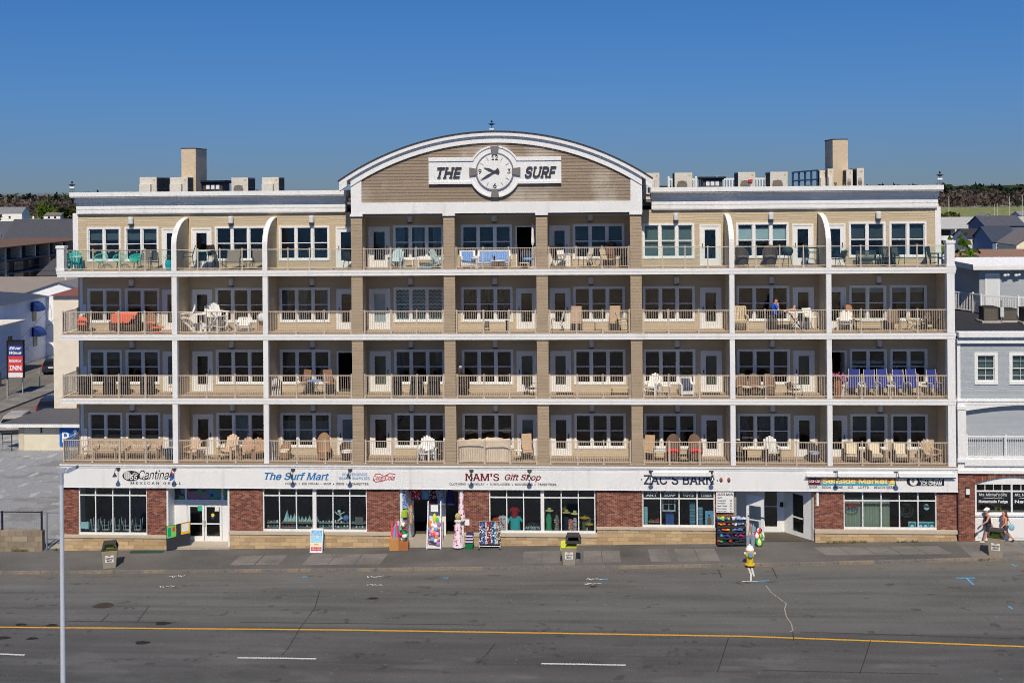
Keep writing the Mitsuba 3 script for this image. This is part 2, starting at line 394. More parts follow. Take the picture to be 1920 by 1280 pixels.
for x, y, r in ((-17.96,-11.19,.28), (-24.11,-11.52,.2), (-22.7,-11.54,.2), (-9.4,-7.55,.22), (-22.85,-13.03,.2), (-18.04,-13.33,.26), (-24.13,-13.01,.25), (0.76,-5.93,.14)):
    st.add([(x + r * (1 + .3 * math.sin(3 * a + x)) * math.cos(a) * 1.2, y + r * .7 * math.sin(a), float(z_road(x, y)) + .010) for a in np.arange(12) * PI / 6], [[0, i, i + 1] for i in range(1, 11)])
put('oil_stain', st, 'mat_plain', 'road')

# land beyond: the town's ground as one sheet to the horizon, marsh, shore
far = B()
far.add([(-6000, -5.5 + 6.2, -1.25), (6000, 0.7, -1.25), (6000, 2300, -1.25), (-6000, 2300, -1.25)], [[0, 1, 2, 3]])
struct('town_ground', far, 'mat_town')
struct('marsh', sheet(B(), np.linspace(-900, 900, 31), np.linspace(395, 1010, 16), lambda x, t: (x, t, -1.0 + 0.25 * math.sin(x * .02) * math.sin(t * .03))), 'mat_marsh')
struct('beach_sand', B().add([(-900, -230, -2.2), (900, -230, -2.2), (900, -74, -.4), (-900, -74, -.4)], [[0, 1, 2, 3]]), 'mat_sand')
struct('sea', B().add([(-6000, -7000, -2.0), (6000, -7000, -2.0), (6000, -200, -2.0), (-6000, -200, -2.0)], [[0, 1, 2, 3]]), 'mat_sea')
struct('concrete_lot', B().add([(-47.6, 0.25, -.75), (-27.55, 0.25, -.75), (-27.55, 30, -.75), (-47.6, 30, -.75)], [[0, 1, 2, 3]]), 'mat_lot')

# ---------------------------------------------------------------- the apartment building
BK = 2.06                                  # the balcony back wall; the fronts stand at y = 0
DECK = [3.965, 7.42, 10.81, 14.19]         # the four balcony floors
XL, XR = -27.5, 19.5
BD = thing('apartment_building', 'five storey beige apartment building with white balconies over brick storefronts', 'building')
def bp(name, b, mat='mat_plain', **kw): return put(name, b, mat, BD, **kw)

# bays: (left edge, right edge) of what stands at the front between them
WHITE_COLS = [(-21.41, -21.13), (-16.50, -16.23), (8.03, 8.29), (12.99, 13.25)]
PIERS = [(-11.75, -11.15), (-6.85, -6.26), (-1.98, -1.38), (2.92, 3.51)]
EDGES = [(-27.5, -27.4), (-21.41, -21.13), (-16.50, -16.23), (-11.75, -11.15), (-6.85, -6.26), (-1.98, -1.38), (2.92, 3.51), (8.03, 8.29), (12.99, 13.25), (19.10, 19.49)]
BAYS = [(EDGES[i][1], EDGES[i + 1][0]) for i in range(9)]
# openings of each bay on the back wall: windows (x0, x1, lights), doors (x0, x1, hinge side)
OPEN = [
    dict(w=[(-26.88, -24.97, 2), (-24.76, -22.84, 2)], d=(-22.67, -21.52), lamp=-24.35),
    dict(w=[(-19.7, -16.88, 3)], d=(-21.02, -19.88), lamp=-18.77),
    dict(w=[(-16.14, -13.34, 3)], d=(-12.99, -11.85), lamp=-14.3),
    dict(w=[(-9.84, -7.07, 3)], d=(-11.19, -10.02), lamp=-8.89),
    dict(w=[(-6.14, -3.34, 3)], d=(-3.16, -2.02), lamp=-4.3),
    dict(w=[(-0.06, 2.72, 3)], d=(-1.34, -0.22), lamp=0.9),
    dict(w=[(3.68, 6.46, 3)], d=(6.74, 7.87), lamp=5.48),
    dict(w=[(8.68, 11.48, 3)], d=(11.66, 12.78), lamp=10.53),
    dict(w=[(14.64, 16.58, 2), (16.77, 18.71, 2)], d=(13.34, 14.47), lamp=16.18),
]
WB, WT, MR, DT = 0.37, 2.28, 1.34, 2.20    # window sill, head, meeting rail, door head above the deck

# core: side walls, roof deck, rear wall, floor plates (all behind the facade)
core = B((176, 160, 138))
core.box(XL + .03, XL + .28, 2.3, 16, -1.2, 17.4); core.box(XR - .28, XR - .03, 2.3, 16, -1.2, 17.4); core.box(XL + .3, XR - .3, 15.7, 16, -1.2, 17.4)
bp('wall', core)
rf = B((92, 92, 94)); rf.box(XL + .05, XR - .05, 2.3, 16, 17.42, 17.6)
bp('roof', rf)
fl = B((70, 62, 54))
for z in DECK: fl.box(XL + .3, XR - .3, 2.26, 15.6, z - .3, z + .02)
bp('floor', fl)
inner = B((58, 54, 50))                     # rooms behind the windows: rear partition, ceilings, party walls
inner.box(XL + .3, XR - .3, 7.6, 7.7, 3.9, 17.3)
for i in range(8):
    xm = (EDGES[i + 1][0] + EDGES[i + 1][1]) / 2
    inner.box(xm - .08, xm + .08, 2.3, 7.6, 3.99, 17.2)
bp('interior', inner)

# back wall cut around its openings; siding boards lie on it as one part
wallp, side = B((160, 140, 108)), B()
for f, z in enumerate(DECK):
    top = 17.2 if f == 3 else DECK[f + 1] - .28
    for i, o in enumerate(OPEN):
        x0 = XL + .1 if i == 0 else (EDGES[i][0] + EDGES[i][1]) / 2
        x1 = XR - .02 if i == 8 else (EDGES[i + 1][0] + EDGES[i + 1][1]) / 2
        if f == 3 and 3 <= i <= 5: top_ = 17.0
        else: top_ = top
        holes = sorted([(a, e, z + WB, z + WT) for a, e, n in o['w']] + [(o['d'][0], o['d'][1], z - .02, z + DT)])
        at = x0
        for a, e, lo, hi in holes:
            a, e = max(a, x0), min(e, x1)
            segs = [(at, a, z - .05, top_), (a, e, hi, top_)] + ([(a, e, z - .05, lo)] if lo > z else [])
            for sx0, sx1, sz0, sz1 in segs:
                if sx1 - sx0 > .01 and sz1 - sz0 > .01:
                    wallp.box(sx0, sx1, BK + .004, BK + .22, sz0, sz1)
                    clap(side, sx0, sx1, sz0, sz1, BK, .135)
            at = e
        wallp.box(at, x1, BK + .004, BK + .22, z - .05, top_); clap(side, at, x1, z - .05, top_, BK, .135)
bp('back_wall', wallp, 'mat_siding')
bp('siding', side, 'mat_siding', kind='stuff')

# windows and doors
def window(parent, x0, x1, zb, zt, zm, n, y, mat='mat_white', casing=.10):
    b = B(WHITE); cw = casing
    b.box(x0, x1, y - .045, y + .08, zt - cw, zt); b.box(x0, x1, y - .06, y + .08, zb, zb + cw)
    b.box(x0, x0 + cw, y - .043, y + .08, zb + cw, zt - cw); b.box(x1 - cw, x1, y - .043, y + .08, zb + cw, zt - cw)
    mw = .13; w = (x1 - x0 - 2 * cw - (n - 1) * mw) / n
    k = key((parent + '__' if parent else '') + 'window')
    panes = []
    for i in range(n):
        a = x0 + cw + i * (w + mw)
        if i: b.box(a - mw, a, y - .04, y + .08, zb + cw, zt - cw)
        s = .035
        for lo, hi, yy in ((zm - .02, zt - cw, y + .025), (zb + cw, zm + .02, y + .05)):
            b.box(a, a + s, yy, yy + .02, lo, hi); b.box(a + w - s, a + w, yy, yy + .02, lo, hi)
            b.box(a + s, a + w - s, yy, yy + .02, lo, lo + .05); b.box(a + s, a + w - s, yy, yy + .02, hi - s, hi)
            panes.append((a + s, a + w - s, yy + .01, lo + .05, hi - s))
    scene[k] = b.ply(mat)
    for a, e, yy, lo, hi in panes:
        put('pane', B().quad((a, yy, lo), (e, yy, lo), (e, yy, hi), (a, yy, hi)), 'mat_glass', k)
    return k
def door(parent, x0, x1, z0, zt, y, handle_left, open_=0, blind=None):
    b = B((226, 228, 230)); cw = .08
    k = key(parent + '__door')
    b.box(x0, x1, y - .045, y + .06, zt - cw, zt); b.box(x0, x0 + cw, y - .043, y + .06, z0, zt - cw); b.box(x1 - cw, x1, y - .043, y + .06, z0, zt - cw)
    a, e, h = x0 + cw, x1 - cw, zt - cw
    if not open_:
        gx0, gx1, gz0, gz1 = a + .2, e - .2, z0 + .38, h - .2
        b.box(a, gx0, y - .01, y + .035, z0, h); b.box(gx1, e, y - .01, y + .035, z0, h)
        b.box(gx0, gx1, y - .01, y + .035, z0, gz0); b.box(gx0, gx1, y - .01, y + .035, gz1, h)
        scene[k] = b.ply('mat_white')
        put('pane', B().quad((gx0, y + .012, gz0), (gx1, y + .012, gz0), (gx1, y + .012, gz1), (gx0, y + .012, gz1)), 'mat_glass', k)
        hx = a + .08 if handle_left else e - .08
        put('handle', B((60, 58, 55)).ball(hx, y - .06, z0 + 1.0, .035).ball(hx, y - .03, z0 + 1.16, .028).box(hx - .02, hx + .02, y - .05, y - .005, z0 + .98, z0 + 1.18), 'mat_plain', k)
    else:
        hx = a if open_ < 0 else e
        b.box(hx - .02, hx + .02, y + .06, y + .95, z0, h)
        scene[k] = b.ply('mat_white')
    return k
def soft(name, x0, x1, z0, z1, y, c, mat='mat_plain', wave=.03, label=None):
    """a hanging curtain with folds, or a flat blind when wave is 0"""
    b = B(c)
    if wave:
        n = max(3, int((x1 - x0) / .045)); xs = np.linspace(x0, x1, n)
        yy = y + wave * np.sin(np.arange(n) * 1.9)
        b.add([(x, q, z) for x, q in zip(xs, yy) for z in (z0, z1)], [[2 * i, 2 * i + 2, 2 * i + 3, 2 * i + 1] for i in range(n - 1)])
    else:
        b.box(x0, x1, y, y + .015, z0, z1)
    bp(name, b, mat, label=label)
rw = random.Random(11)
OPEN_DOORS = {(1, 2): 1, (3, 4): 1, (1, 8): 1}
for f, z in enumerate(DECK):
    for i, o in enumerate(OPEN):
        for a, e, n in o['w']:
            window(BD, a, e, z + WB, z + WT, z + MR, n, BK)
        a, e = o['d']
        door(BD, a, e, z, z + DT, BK, i in (2, 6, 7, 4), OPEN_DOORS.get((f, i), 0))
        lx = o['lamp']; lz = z + 2.62 + (.02 if f == 3 else 0)
        k = key(BD + '__wall_lamp')
        scene[k] = B((205, 206, 210)).lathe([(.001, .2), (.13, .19), (.14, .12), (.14, -.16), (.13, -.2), (.001, -.2)], 0, 0, 12).move(lx, BK - .15, lz).ply('mat_plain', True)
        put('cap', B((70, 68, 66)).lathe([(.001, -.2), (.145, -.2), (.13, -.26), (.001, -.26)], 0, 0, 12).box(-.06, .06, .0, .14, -.1, .12).move(lx, BK - .15, lz), 'mat_plain', k)
# what hangs behind the glass, as the photograph shows it
def W(f, i, j=0): o = OPEN[i]['w'][j]; z = DECK[f]; return o[0] + .1, o[1] - .1, z + WB + .1, z + WT - .1
YC = BK + .2
BL, DKC = (176, 184, 182), (58, 72, 80)
x0, x1, z0, z1 = W(3, 7); soft('blind', x0, x1, z0 + .86, z1 - .2, YC, (205, 214, 212), wave=0)
x0, x1, z0, z1 = W(3, 6); soft('blind', x0, x1, z0 + .05, z1, YC, (120, 130, 122), wave=0)
for j in (0, 1):
    for f, drop, c in ((3, .62, (96, 104, 110)), (2, .12, (70, 90, 96)), (1, .45, (84, 96, 98))):
        x0, x1, z0, z1 = W(f, 0, j); soft('blind', x0, x1, z1 - drop, z1, YC, c, wave=0)
    x0, x1, z0, z1 = W(2, 8, j); soft('blind', x0, x1, z1 - .3, z1, YC, (150, 160, 160), wave=0)
    x0, x1, z0, z1 = W(1, 8, j); soft('blind', x0, x1, z1 - .75, z1 - .6, YC + .25, (190, 196, 190), wave=0)
    x0, x1, z0, z1 = W(3, 8, j); soft('blind', x0, x1, z0 + .85, z1, YC, (74, 80, 84), wave=0)
    x0, x1, z0, z1 = W(0, 0, j); soft('blind', x0, x1, z0, z0 + .55, YC, (130, 140, 140), wave=0)
    x0, x1, z0, z1 = W(0, 8, j); soft('blind', x0, x1, z0 + .8, z1, YC, (62, 76, 74), wave=0)
x0, x1, z0, z1 = W(3, 3)
for a, e in ((x0, x0 + .5), (x0 + 1.05, x0 + 1.5), (x1 - .5, x1)): soft('curtain', a, e, z0, z1, YC, (112, 122, 128))
x0, x1, z0, z1 = W(0, 2); soft('curtain', x0, x1, z0 + .1, z1 - .4, YC + .2, (128, 140, 146), wave=.05)
x0, x1, z0, z1 = W(2, 2); soft('curtain', x0, x0 + .4, z0, z1, YC, (70, 92, 110)); soft('curtain', x1 - .5, x1, z0, z1, YC, (62, 84, 104)); soft('curtain', x0 + 1.0, x0 + 1.4, z0, z1, YC, (62, 84, 104))
x0, x1, z0, z1 = W(0, 1); soft('curtain', x0 + .8, x0 + 1.6, z0, z1, YC, (132, 146, 150), wave=.04)
x0, x1, z0, z1 = W(1, 3); soft('curtain', x0 + .02, x0 + .4, z0, z1, YC, (70, 84, 92)); soft('curtain', x1 - .4, x1, z0, z1, YC, (70, 84, 92))
x0, x1, z0, z1 = W(0, 7); soft('curtain', x0 + .1, x0 + .5, z0, z1, YC, (52, 66, 84)); soft('curtain', x1 - 1.5, x1, z0 + .1, z1, YC + .1, (64, 82, 96))
x0, x1, z0, z1 = W(2, 4); soft('curtain', x0, x1, z0, z1, YC + .3, (40, 66, 78), wave=.05)
# the teal zigzag curtain
x0, x1, z0, z1 = W(2, 3)
zz = B((196, 206, 204)); zz.box(x0, x1, YC + .03, YC + .04, z0, z1)
for r in range(9):
    for q in range(24):
        a = x0 + q * (x1 - x0) / 24; e = a + (x1 - x0) / 24; zc = z0 + .06 + r * .2; h = .1 if q % 2 else 0
        zz.add([(a, YC, zc + .1 - h), (e, YC, zc + h), (e, YC, zc + h + .1), (a, YC, zc + .2 - h)], [[0, 1, 2, 3]], (40, 122, 128))
bp('curtain', zz, label='white curtain with a teal zigzag pattern')
# pale shade on some door panes
for f, i, c in ((2, 3, (198, 206, 210)), (0, 4, (110, 126, 132)), (0, 2, (128, 138, 160)), (1, 3, (104, 102, 84)), (1, 4, (92, 88, 74)), (1, 5, (84, 82, 68)), (1, 6, (96, 94, 78)), (1, 7, (98, 96, 84)), (0, 0, (126, 132, 150)), (1, 0, (110, 114, 118))):
    a, e = OPEN[i]['d']; z = DECK[f]; soft('door_shade', a + .26, e - .26, z + .38, z + 1.95, BK + .05, c, wave=0)

# floor slabs: two white bands with a groove, deck boards on top, grey soffit
for f, z in enumerate(DECK):
    xl, xr = (XL - .16, XR + .07) if f == 3 else (XL, XR + .03)
    if f == 0: continue
    s = B(WHITE); s.box(xl, xr, -.06, BK - .03, z - .16, z - .012); s.box(xl + .03, xr - .01, -.035, BK - .03, z - .178, z - .162); s.box(xl + .03, xr - .02, -.05, BK - .03, z - .31, z - .18)
    k = bp('floor_slab', s, 'mat_white')
    put('soffit', B((205, 200, 192)).box(xl + .1, xr - .1, .05, BK - .05, z - .325, z - .312), 'mat_plain', k)
    put('decking', B().box(xl + .02, xr - .02, -.05, BK - .025, z - .011, z), 'mat_deck', k)
put('decking', B().box(XL, XR + .04, -.12, BK - .025, DECK[0] - .05, DECK[0]), 'mat_deck', BD)

# white posts, shingled piers, party walls
for f, z in enumerate(DECK[:3]):
    top = DECK[f + 1] - .31
    for a, e in WHITE_COLS:
        bp('column', B(WHITE).box(a, e, -.02, .26, z, top), 'mat_white')
        d = B((150, 132, 104)); xm = (a + e) / 2; d.box(xm - .09, xm + .09, .262, BK - .03, z, top)
        clap_side(d, .27, BK - .03, z, top, xm - .09, -1); clap_side(d, .27, BK - .03, z, top, xm + .09, 1)
        bp('party_wall', d, 'mat_siding')
    a, e = 19.10, 19.49
    bp('column', B(WHITE).box(a, e, -.03, .3, z, top).box(a + .09, e, .3, BK, z, top), 'mat_white')
    d = B(); clap_side(d, .3, BK - .03, z, top, a + .085, -1); bp('party_wall', d, 'mat_siding')
    for a, e in PIERS:
        d = B(); d.box(a + .03, e - .03, .0, .6, z, top)
        clap(d, a, e, z, top - .08, .0, .17, .025); clap_side(d, 0, .6, z, top - .08, a + .03, -1, .17, .025); clap_side(d, 0, .6, z, top - .08, e - .03, 1, .17, .025)
        bp('pier', d, 'mat_pier')
        bp('pier_cap', B((116, 100, 84)).box(a - .015, e + .015, -.035, .6, top - .08, top), 'mat_plain')
        d = B(); xm = (a + e) / 2; d.box(xm - .1, xm + .1, .6, BK - .03, z, top); clap_side(d, .6, BK - .03, z, top, xm - .1, -1); clap_side(d, .6, BK - .03, z, top, xm + .1, 1)
        bp('party_wall', d, 'mat_siding')
z = DECK[3]
for a, e in PIERS:
    d = B(); d.box(a + .03, e - .03, .0, .6, z, 17.0); clap(d, a, e, z, 16.93, .0, .17, .025); clap_side(d, 0, .6, z, 16.93, a + .03, -1, .17, .025); clap_side(d, 0, .6, z, 16.93, e - .03, 1, .17, .025)
    bp('pier', d, 'mat_pier')
    bp('pier_cap', B((116, 100, 84)).box(a - .015, e + .015, -.035, .6, 16.93, 17.0), 'mat_plain')
    d = B(); xm = (a + e) / 2; d.box(xm - .1, xm + .1, .6, BK - .03, z, 17.0); clap_side(d, .6, BK - .03, z, 17.0, xm - .1, -1); clap_side(d, .6, BK - .03, z, 17.0, xm + .1, 1)
    bp('party_wall', d, 'mat_siding')
# curved fins between the top balconies
arc = [(0.0, z), (0.0, z + 1.3)] + [(BK * (1 - math.cos(t)), z + 1.3 + 1.42 * math.sin(t)) for t in np.linspace(.12, PI / 2, 12)]
arc = [(min(y, BK - .03), q) for y, q in arc]
for a, e in WHITE_COLS:
    tr = B(WHITE)
    for (y0, q0), (y1, q1) in zip(arc[:-1], arc[1:]):
        n0 = np.array([-(q1 - q0), (y1 - y0)]); n0 = n0 / np.linalg.norm(n0) * .05
        tr.hexa([(x, y0 + dy, q0 + dz) if s == 0 else (x, y1 + dy, q1 + dz) for x in (a, e) for s in (0, 1) for dy, dz in ((0, 0), tuple(n0))])
    k = bp('fin', tr, 'mat_white')
    xm = (a + e) / 2
    put('fin_panel', B().poly_yz([(y + .002, q - .002) for y, q in arc] + [(BK - .03, z)], xm - .1, xm + .1), 'mat_siding', k)

# railings
RC = (190, 176, 160)
def rail(x0, x1, z, posts, end_left=False, glass=False, y=.09, h=1.2):
    k = key(BD + '__railing')
    b = B(RC); b.box(x0, x1, y - .025, y + .025, z + h - .04, z + h); b.box(x0, x1, y - .02, y + .02, z + .10, z + .135)
    scene[k] = b.ply('mat_plain')
    px = [x0 + (x1 - x0) * t for t in posts]
    for x in px:
        put('post', B(RC).box(x - .03, x + .03, y - .03, y + .03, z, z + h + .03).box(x - .036, x + .036, y - .036, y + .036, z + h + .03, z + h + .055).box(x - .055, x + .055, y - .055, y + .055, z, z + .03), 'mat_plain', k)
    if glass:
        ends = [x0] + [p for p in px if x0 + .2 < p < x1 - .2] + [x1]
        for a, e in zip(ends[:-1], ends[1:]):
            put('glass_panel', B().quad((a + .05, y, z + .14), (e - .05, y, z + .14), (e - .05, y, z + h - .04), (a + .05, y, z + h - .04)), 'mat_clear', k)
    else:
        bl = B(RC); n = int((x1 - x0) / .118)
        for i in range(1, n):
            x = x0 + (x1 - x0) * i / n
            bl.box(x - .011, x + .011, y - .011, y + .011, z + .135, z + h - .04)
        put('baluster', bl, 'mat_plain', k, kind='stuff')
    return k
def rail_side(x, y0, y1, z, h=1.2):
    k = key(BD + '__railing'); b = B(RC)
    b.box(x - .025, x + .025, y0, y1, z + h - .04, z + h); b.box(x - .02, x + .02, y0, y1, z + .1, z + .135); scene[k] = b.ply('mat_plain')
    for y in (y0, y1 - .03): put('post', B(RC).box(x - .03, x + .03, y - .03, y + .03, z, z + h + .055), 'mat_plain', k)
    bl = B(RC)
    for y in np.arange(y0 + .12, y1 - .1, .118): bl.box(x - .011, x + .011, y - .011, y + .011, z + .135, z + h - .04)
    put('baluster', bl, 'mat_plain', k, kind='stuff')
for f, z in enumerate(DECK):
    for i, (a, e) in enumerate(BAYS):
        pts = [1 / 3, 2 / 3]
        if 3 <= i <= 5 or (i in (2, 6) and f < 3): pts = [1 / 3, 2 / 3]
        if 3 <= i <= 5: pts = [.012, .345, .66, .988]
        if i == 2 and f < 3: pts = [.33, .67, .99]
        if i == 6 and f < 3: pts = [.01, .3, .65]
        if i == 0: pts = [.26, .51, .75]
        if i == 8: pts = [.26, .51, .75]
        if f == 3 and i in (1, 2, 6, 7): pts = [.24, .5, .76]
        if i == 0 and f < 3: a = -27.4
        if f == 3 and i == 0: a = -27.22
        rail(a + .01, e - .01, z, pts, glass=(f == 3 and not 3 <= i <= 5), h=1.12 if f == 3 else 1.2)
    if f < 3:
        rail_side(-27.4, .09, BK - .05, z)
        bp('corner_trim', B(WHITE).box(-27.3, -27.14, BK - .06, BK + .1, z, DECK[f + 1] - .31).box(-27.13, -26.95, BK - .06, BK - .01, z, z + 1.4), 'mat_white')
for x in (-27.45, 19.3):
    z = DECK[3]; bp('post_block', B(WHITE).box(x - .2, x + .2, -.04, .36, z, z + 1.22).box(x - .24, x + .24, -.08, .4, z + 1.22, z + 1.36).box(x - .23, x + .23, -.07, .39, z, z + .12), 'mat_white')

# cornice and parapet of the two wings
for a, e in ((-27.25, -12.25), (4.02, 19.13)):
    lft, rgt = a < -20, e > 10
    xa, xe = (a - .3 if lft else a), (e + .3 if rgt else e)
    c = B(WHITE)
    c.box(xa, xe, 1.35, 2.5, 18.16, 18.40); c.box(xa + .02, xe - .02, 1.4, 2.5, 18.10, 18.16)
    c.box(xa + .12, xe - .12, 1.74, 2.4, 17.80, 18.10)
    c.box(xa + .16, xe - .16, 1.82, 2.4, 17.66, 17.79); c.box(xa + .16, xe - .16, 1.84, 2.4, 17.46, 17.645); c.box(xa + .16, xe - .16, 1.86, 2.4, 17.24, 17.445)
    c.box(xa + .2, xe - .2, 1.88, 2.4, 17.2, 17.8)
    bp('cornice', c, 'mat_white')
bp('corner_trim', B(WHITE).box(-27.66, -27.36, BK - .05, BK + .1, 14.19, 17.25).box(-27.64, -27.5, BK, 16, 14.19, 17.25), 'mat_white')
bp('corner_trim', B(WHITE).box(19.16, 19.46, BK - .05, BK + .1, 14.19, 17.25).box(19.36, 19.46, BK, 16, 14.19, 17.25), 'mat_white')

# gable: beam, corner posts, weathered boards, arch
CX, CZ, R0 = -4.12, 6.73, 14.70
def arcp(r, x0, x1, n=48): return [(x, CZ + math.sqrt(max(r * r - (x - CX) ** 2, 0))) for x in np.linspace(x0, x1, n)]
bm = B(WHITE); bm.box(-11.72, 3.56, -.1, .5, 17.13, 17.72)
for a, e in PIERS: bm.box(a - .03, e + .04, -.11, .5, 17.0, 17.13)
bp('gable_beam', bm, 'mat_white')
bp('gable_post', B(WHITE).shape(shapely.Polygon([(-11.72, 17.72), (-11.16, 17.72)] + arcp(R0 - .3, -11.16, -11.72, 6)), -.1, .2), 'mat_white')
bp('gable_post', B(WHITE).shape(shapely.Polygon([(2.96, 17.72), (3.56, 17.72)] + arcp(R0 - .3, 3.56, 2.96, 6)), -.1, .2), 'mat_white')
gb = B(); n = int((21.0 - 17.72) / .17)
for i in range(n + 1):
    a = 17.72 + i * .17; e = a + .17
    hw = math.sqrt(max((R0 - .45) ** 2 - (a - CZ) ** 2, 0.04))
    x0, x1 = max(-11.16, CX - hw), min(2.96, CX + hw)
    gb.add([(x0, -.055, a), (x1, -.055, a), (x1, -.03, e), (x0, -.03, e), (x0, -.03, a), (x1, -.03, a)], [[0, 1, 2, 3], [4, 5, 1, 0]])
bp('gable_boards', gb, 'mat_gable', kind='stuff')
def ring(r0, r1, x0, x1): return shapely.Polygon(arcp(r0, x0, x1) + arcp(r1, x1, x0))
bp('gable_frieze', B(WHITE).shape(ring(R0 - .62, R0 - .24, -11.72, 3.56), -.16, .1), 'mat_white')
fs = B(WHITE); fs.shape(ring(R0 - .26, R0 - .06, -12.3, 4.06), -.31, .0); fs.shape(ring(R0 - .5, R0 - .25, -12.3, -11.9).union(ring(R0 - .5, R0 - .25, 3.75, 4.06)), -.30, .1)
bp('gable_fascia', fs, 'mat_white')
rb = B((62, 60, 60)); rb.shape(ring(R0 - .06, R0, -12.36, 4.12), -.36, 9.0)
bp('gable_roof', rb)
sf = B((196, 194, 190)); sf.shape(ring(R0 - .2, R0 - .07, -12.28, 4.04), .0, 9.0)
bp('gable_soffit', sf)
gw = B((168, 150, 124)); gw.box(-11.7, -11.55, .52, 9, 17.0, 18.6); gw.box(3.4, 3.54, .52, 9, 17.0, 18.6); gw.box(-11.7, 3.54, .2, .5, 17.0, 17.7)
gw.shape(shapely.Polygon([(-11.7, 17.1)] + arcp(R0 - .3, -11.7, 3.54) + [(3.54, 17.1)]), .0, .2)
bp('gable_wall', gw)
cl = B((188, 180, 168)); cl.box(-11.7, 3.5, .1, BK, 16.98, 17.02); bp('balcony_ceiling', cl)

# chimneys
for u0, x0, x1, y0, y1, zt in ((0, -22.91, -22.05, 6.0, 8.0, 20.9), (1, 14.72, 15.57, 6.0, 8.0, 21.02)):
    c = B((196, 178, 152)); c.box(x0, x1, y0, y1, 17.6, zt); k = bp('chimney', c)
    put('chimney_cap', B((70, 66, 62)).box(x0 - .02, x1 + .02, y0 - .02, y1 + .02, zt, zt + .05), 'mat_plain', k)

# ---------------------------------------------------------------- street level: fascia, brick, stone base, shop windows
FB, FT = 2.64, 3.91
fa = B(WHITE); fa.box(XL - .02, XR + .06, -.05, .3, FB, FT - .3)
fa.box(XL - .03, XR + .07, -.075, .3, FT - .19, FT - .10); fa.box(XL - .02, XR + .06, -.045, .3, FT - .3, FT - .19); fa.box(XL - .05, XR + .09, -.12, .3, FT - .10, FT)
fa.box(XL - .025, XR + .065, -.06, .3, FB, FB + .05)
bp('fascia', fa, 'mat_white')
for x in (-20.05, -13.6, -7.5, -4.3, 1.9, 7.2, 11.6):
    bp('fascia_panel', B(WHITE).box(x - .6, x + .6, -.056, -.051, FB + .12, FT - .36), 'mat_white')
rb_ = random.Random(5)
BRK = [(136, 86, 70), (122, 76, 64), (144, 96, 80), (114, 72, 62), (130, 82, 68), (102, 66, 58), (150, 108, 92)]
def bricks(parent, x0, x1, z0, z1, y, kz=None):
    b = B((168, 152, 138)); b.box(x0, x1, y + .012, y + .2, z0, z1)
    k = put('brick_panel', b, 'mat_plain', parent)
    q = B(); r = 0; z = z0 + .006
    while z + .066 < z1 + .02:
        x = x0 - (.106 if r % 2 else 0)
        while x < x1 - .02:
            a, e = max(x, x0), min(x + .2, x1); zz = min(z + .066, z1)
            if e - a > .03:
                c = rb_.choice(BRK); d = rb_.uniform(0, .004)
                q.add([(a, y - d, z), (e, y - d, z), (e, y - d, zz), (a, y - d, zz), (a, y + .013, z), (e, y + .013, z), (e, y + .013, zz), (a, y + .013, zz)],
                      [[0, 1, 2, 3], [3, 2, 6, 7], [0, 4, 5, 1], [1, 5, 6, 2], [0, 3, 7, 4]], c)
            x += .212
        z += .077; r += 1
    put('brick', q, 'mat_plain', k, kind='stuff')
    return k
STN = [(186, 160, 122), (176, 150, 114), (194, 168, 130), (168, 142, 108), (180, 156, 126)]
def stone_base(parent, x0, x1, ztop, y, hb=.2):
    """ashlar blocks below a sill, each a block of its own"""
    zg0 = float(z_walk(x0)) - .12
    b = B((150, 132, 108)); b.box(x0, x1, y + .02, y + .25, min(zg0, float(z_walk(x1))) - .1, ztop)
    k = put('stone_base', b, 'mat_plain', parent)
    z, r = ztop, 0
    while z > min(zg0, float(z_walk(x0))) + .02:
        h = hb if r < 3 else .3
        x = x0 - (.28 if r % 2 else 0)
        while x < x1 - .02:
            w = .55; a, e = max(x, x0) + .006, min(x + w, x1) - .006
            zb = z - h + .01
            if e - a > .05 and z > float(z_walk((a + e) / 2)):
                d = rb_.uniform(0, .018)
                put('stone_block', B(rb_.choice(STN)).hexa([(a, y - d, zb), (a, y - d, z), (a, y + .02, zb), (a, y + .02, z), (e, y - d + .004, zb), (e, y - d + .004, z), (e, y + .02, zb), (e, y + .02, z)]), 'mat_plain', k)
            x += w
        z -= h; r += 1
def ledge(parent, x0, x1, z0, z1, y):
    put('ledge', B((186, 174, 156)).box(x0, x1, y - .09, y + .2, z0, z1 - .02).box(x0 + .01, x1 - .01, y - .07, y + .2, z1 - .02, z1), 'mat_plain', parent)
def shop_window(parent, x0, x1, z0, z1, zt, cols, y, post=None, name='shop_window'):
    """white aluminium frame with a row of small lights on top; post: (x0, x1) of a wide middle post"""
    t = .055; b = B(WHITE)
    b.box(x0, x1, y - .04, y + .06, z1 - t, z1); b.box(x0, x1, y - .06, y + .06, z0, z0 + .09)
    xs = [x0] + list(cols) + [x1]
    k = key(parent + '__' + name); pn = []
    for i, x in enumerate(xs):
        w = (post[1] - post[0]) / 2 if post and abs(x - (post[0] + post[1]) / 2) < .02 else t / 2
        a = x if i == 0 else x - w; e = x if i == len(xs) - 1 else x + w
        if i == 0: e = x0 + t
        if i == len(xs) - 1: a = x1 - t
        b.box(a, e, y - .045, y + .06, z0 + .09, z1 - t)
        if i: pn.append((prev, a))
        prev = e
    for a, e in pn: b.box(a, e, y - .035, y + .05, zt - t / 2, zt + t / 2)
    scene[k] = b.ply('mat_white')
    for a, e in pn:
        for lo, hi in ((z0 + .09, zt - t / 2), (zt + t / 2, z1 - t)):
            put('pane', B().quad((a, y, lo), (e, y, lo), (e, y, hi), (a, y, hi)), 'mat_glass', k)
    return k
YB, YW = .10, .20
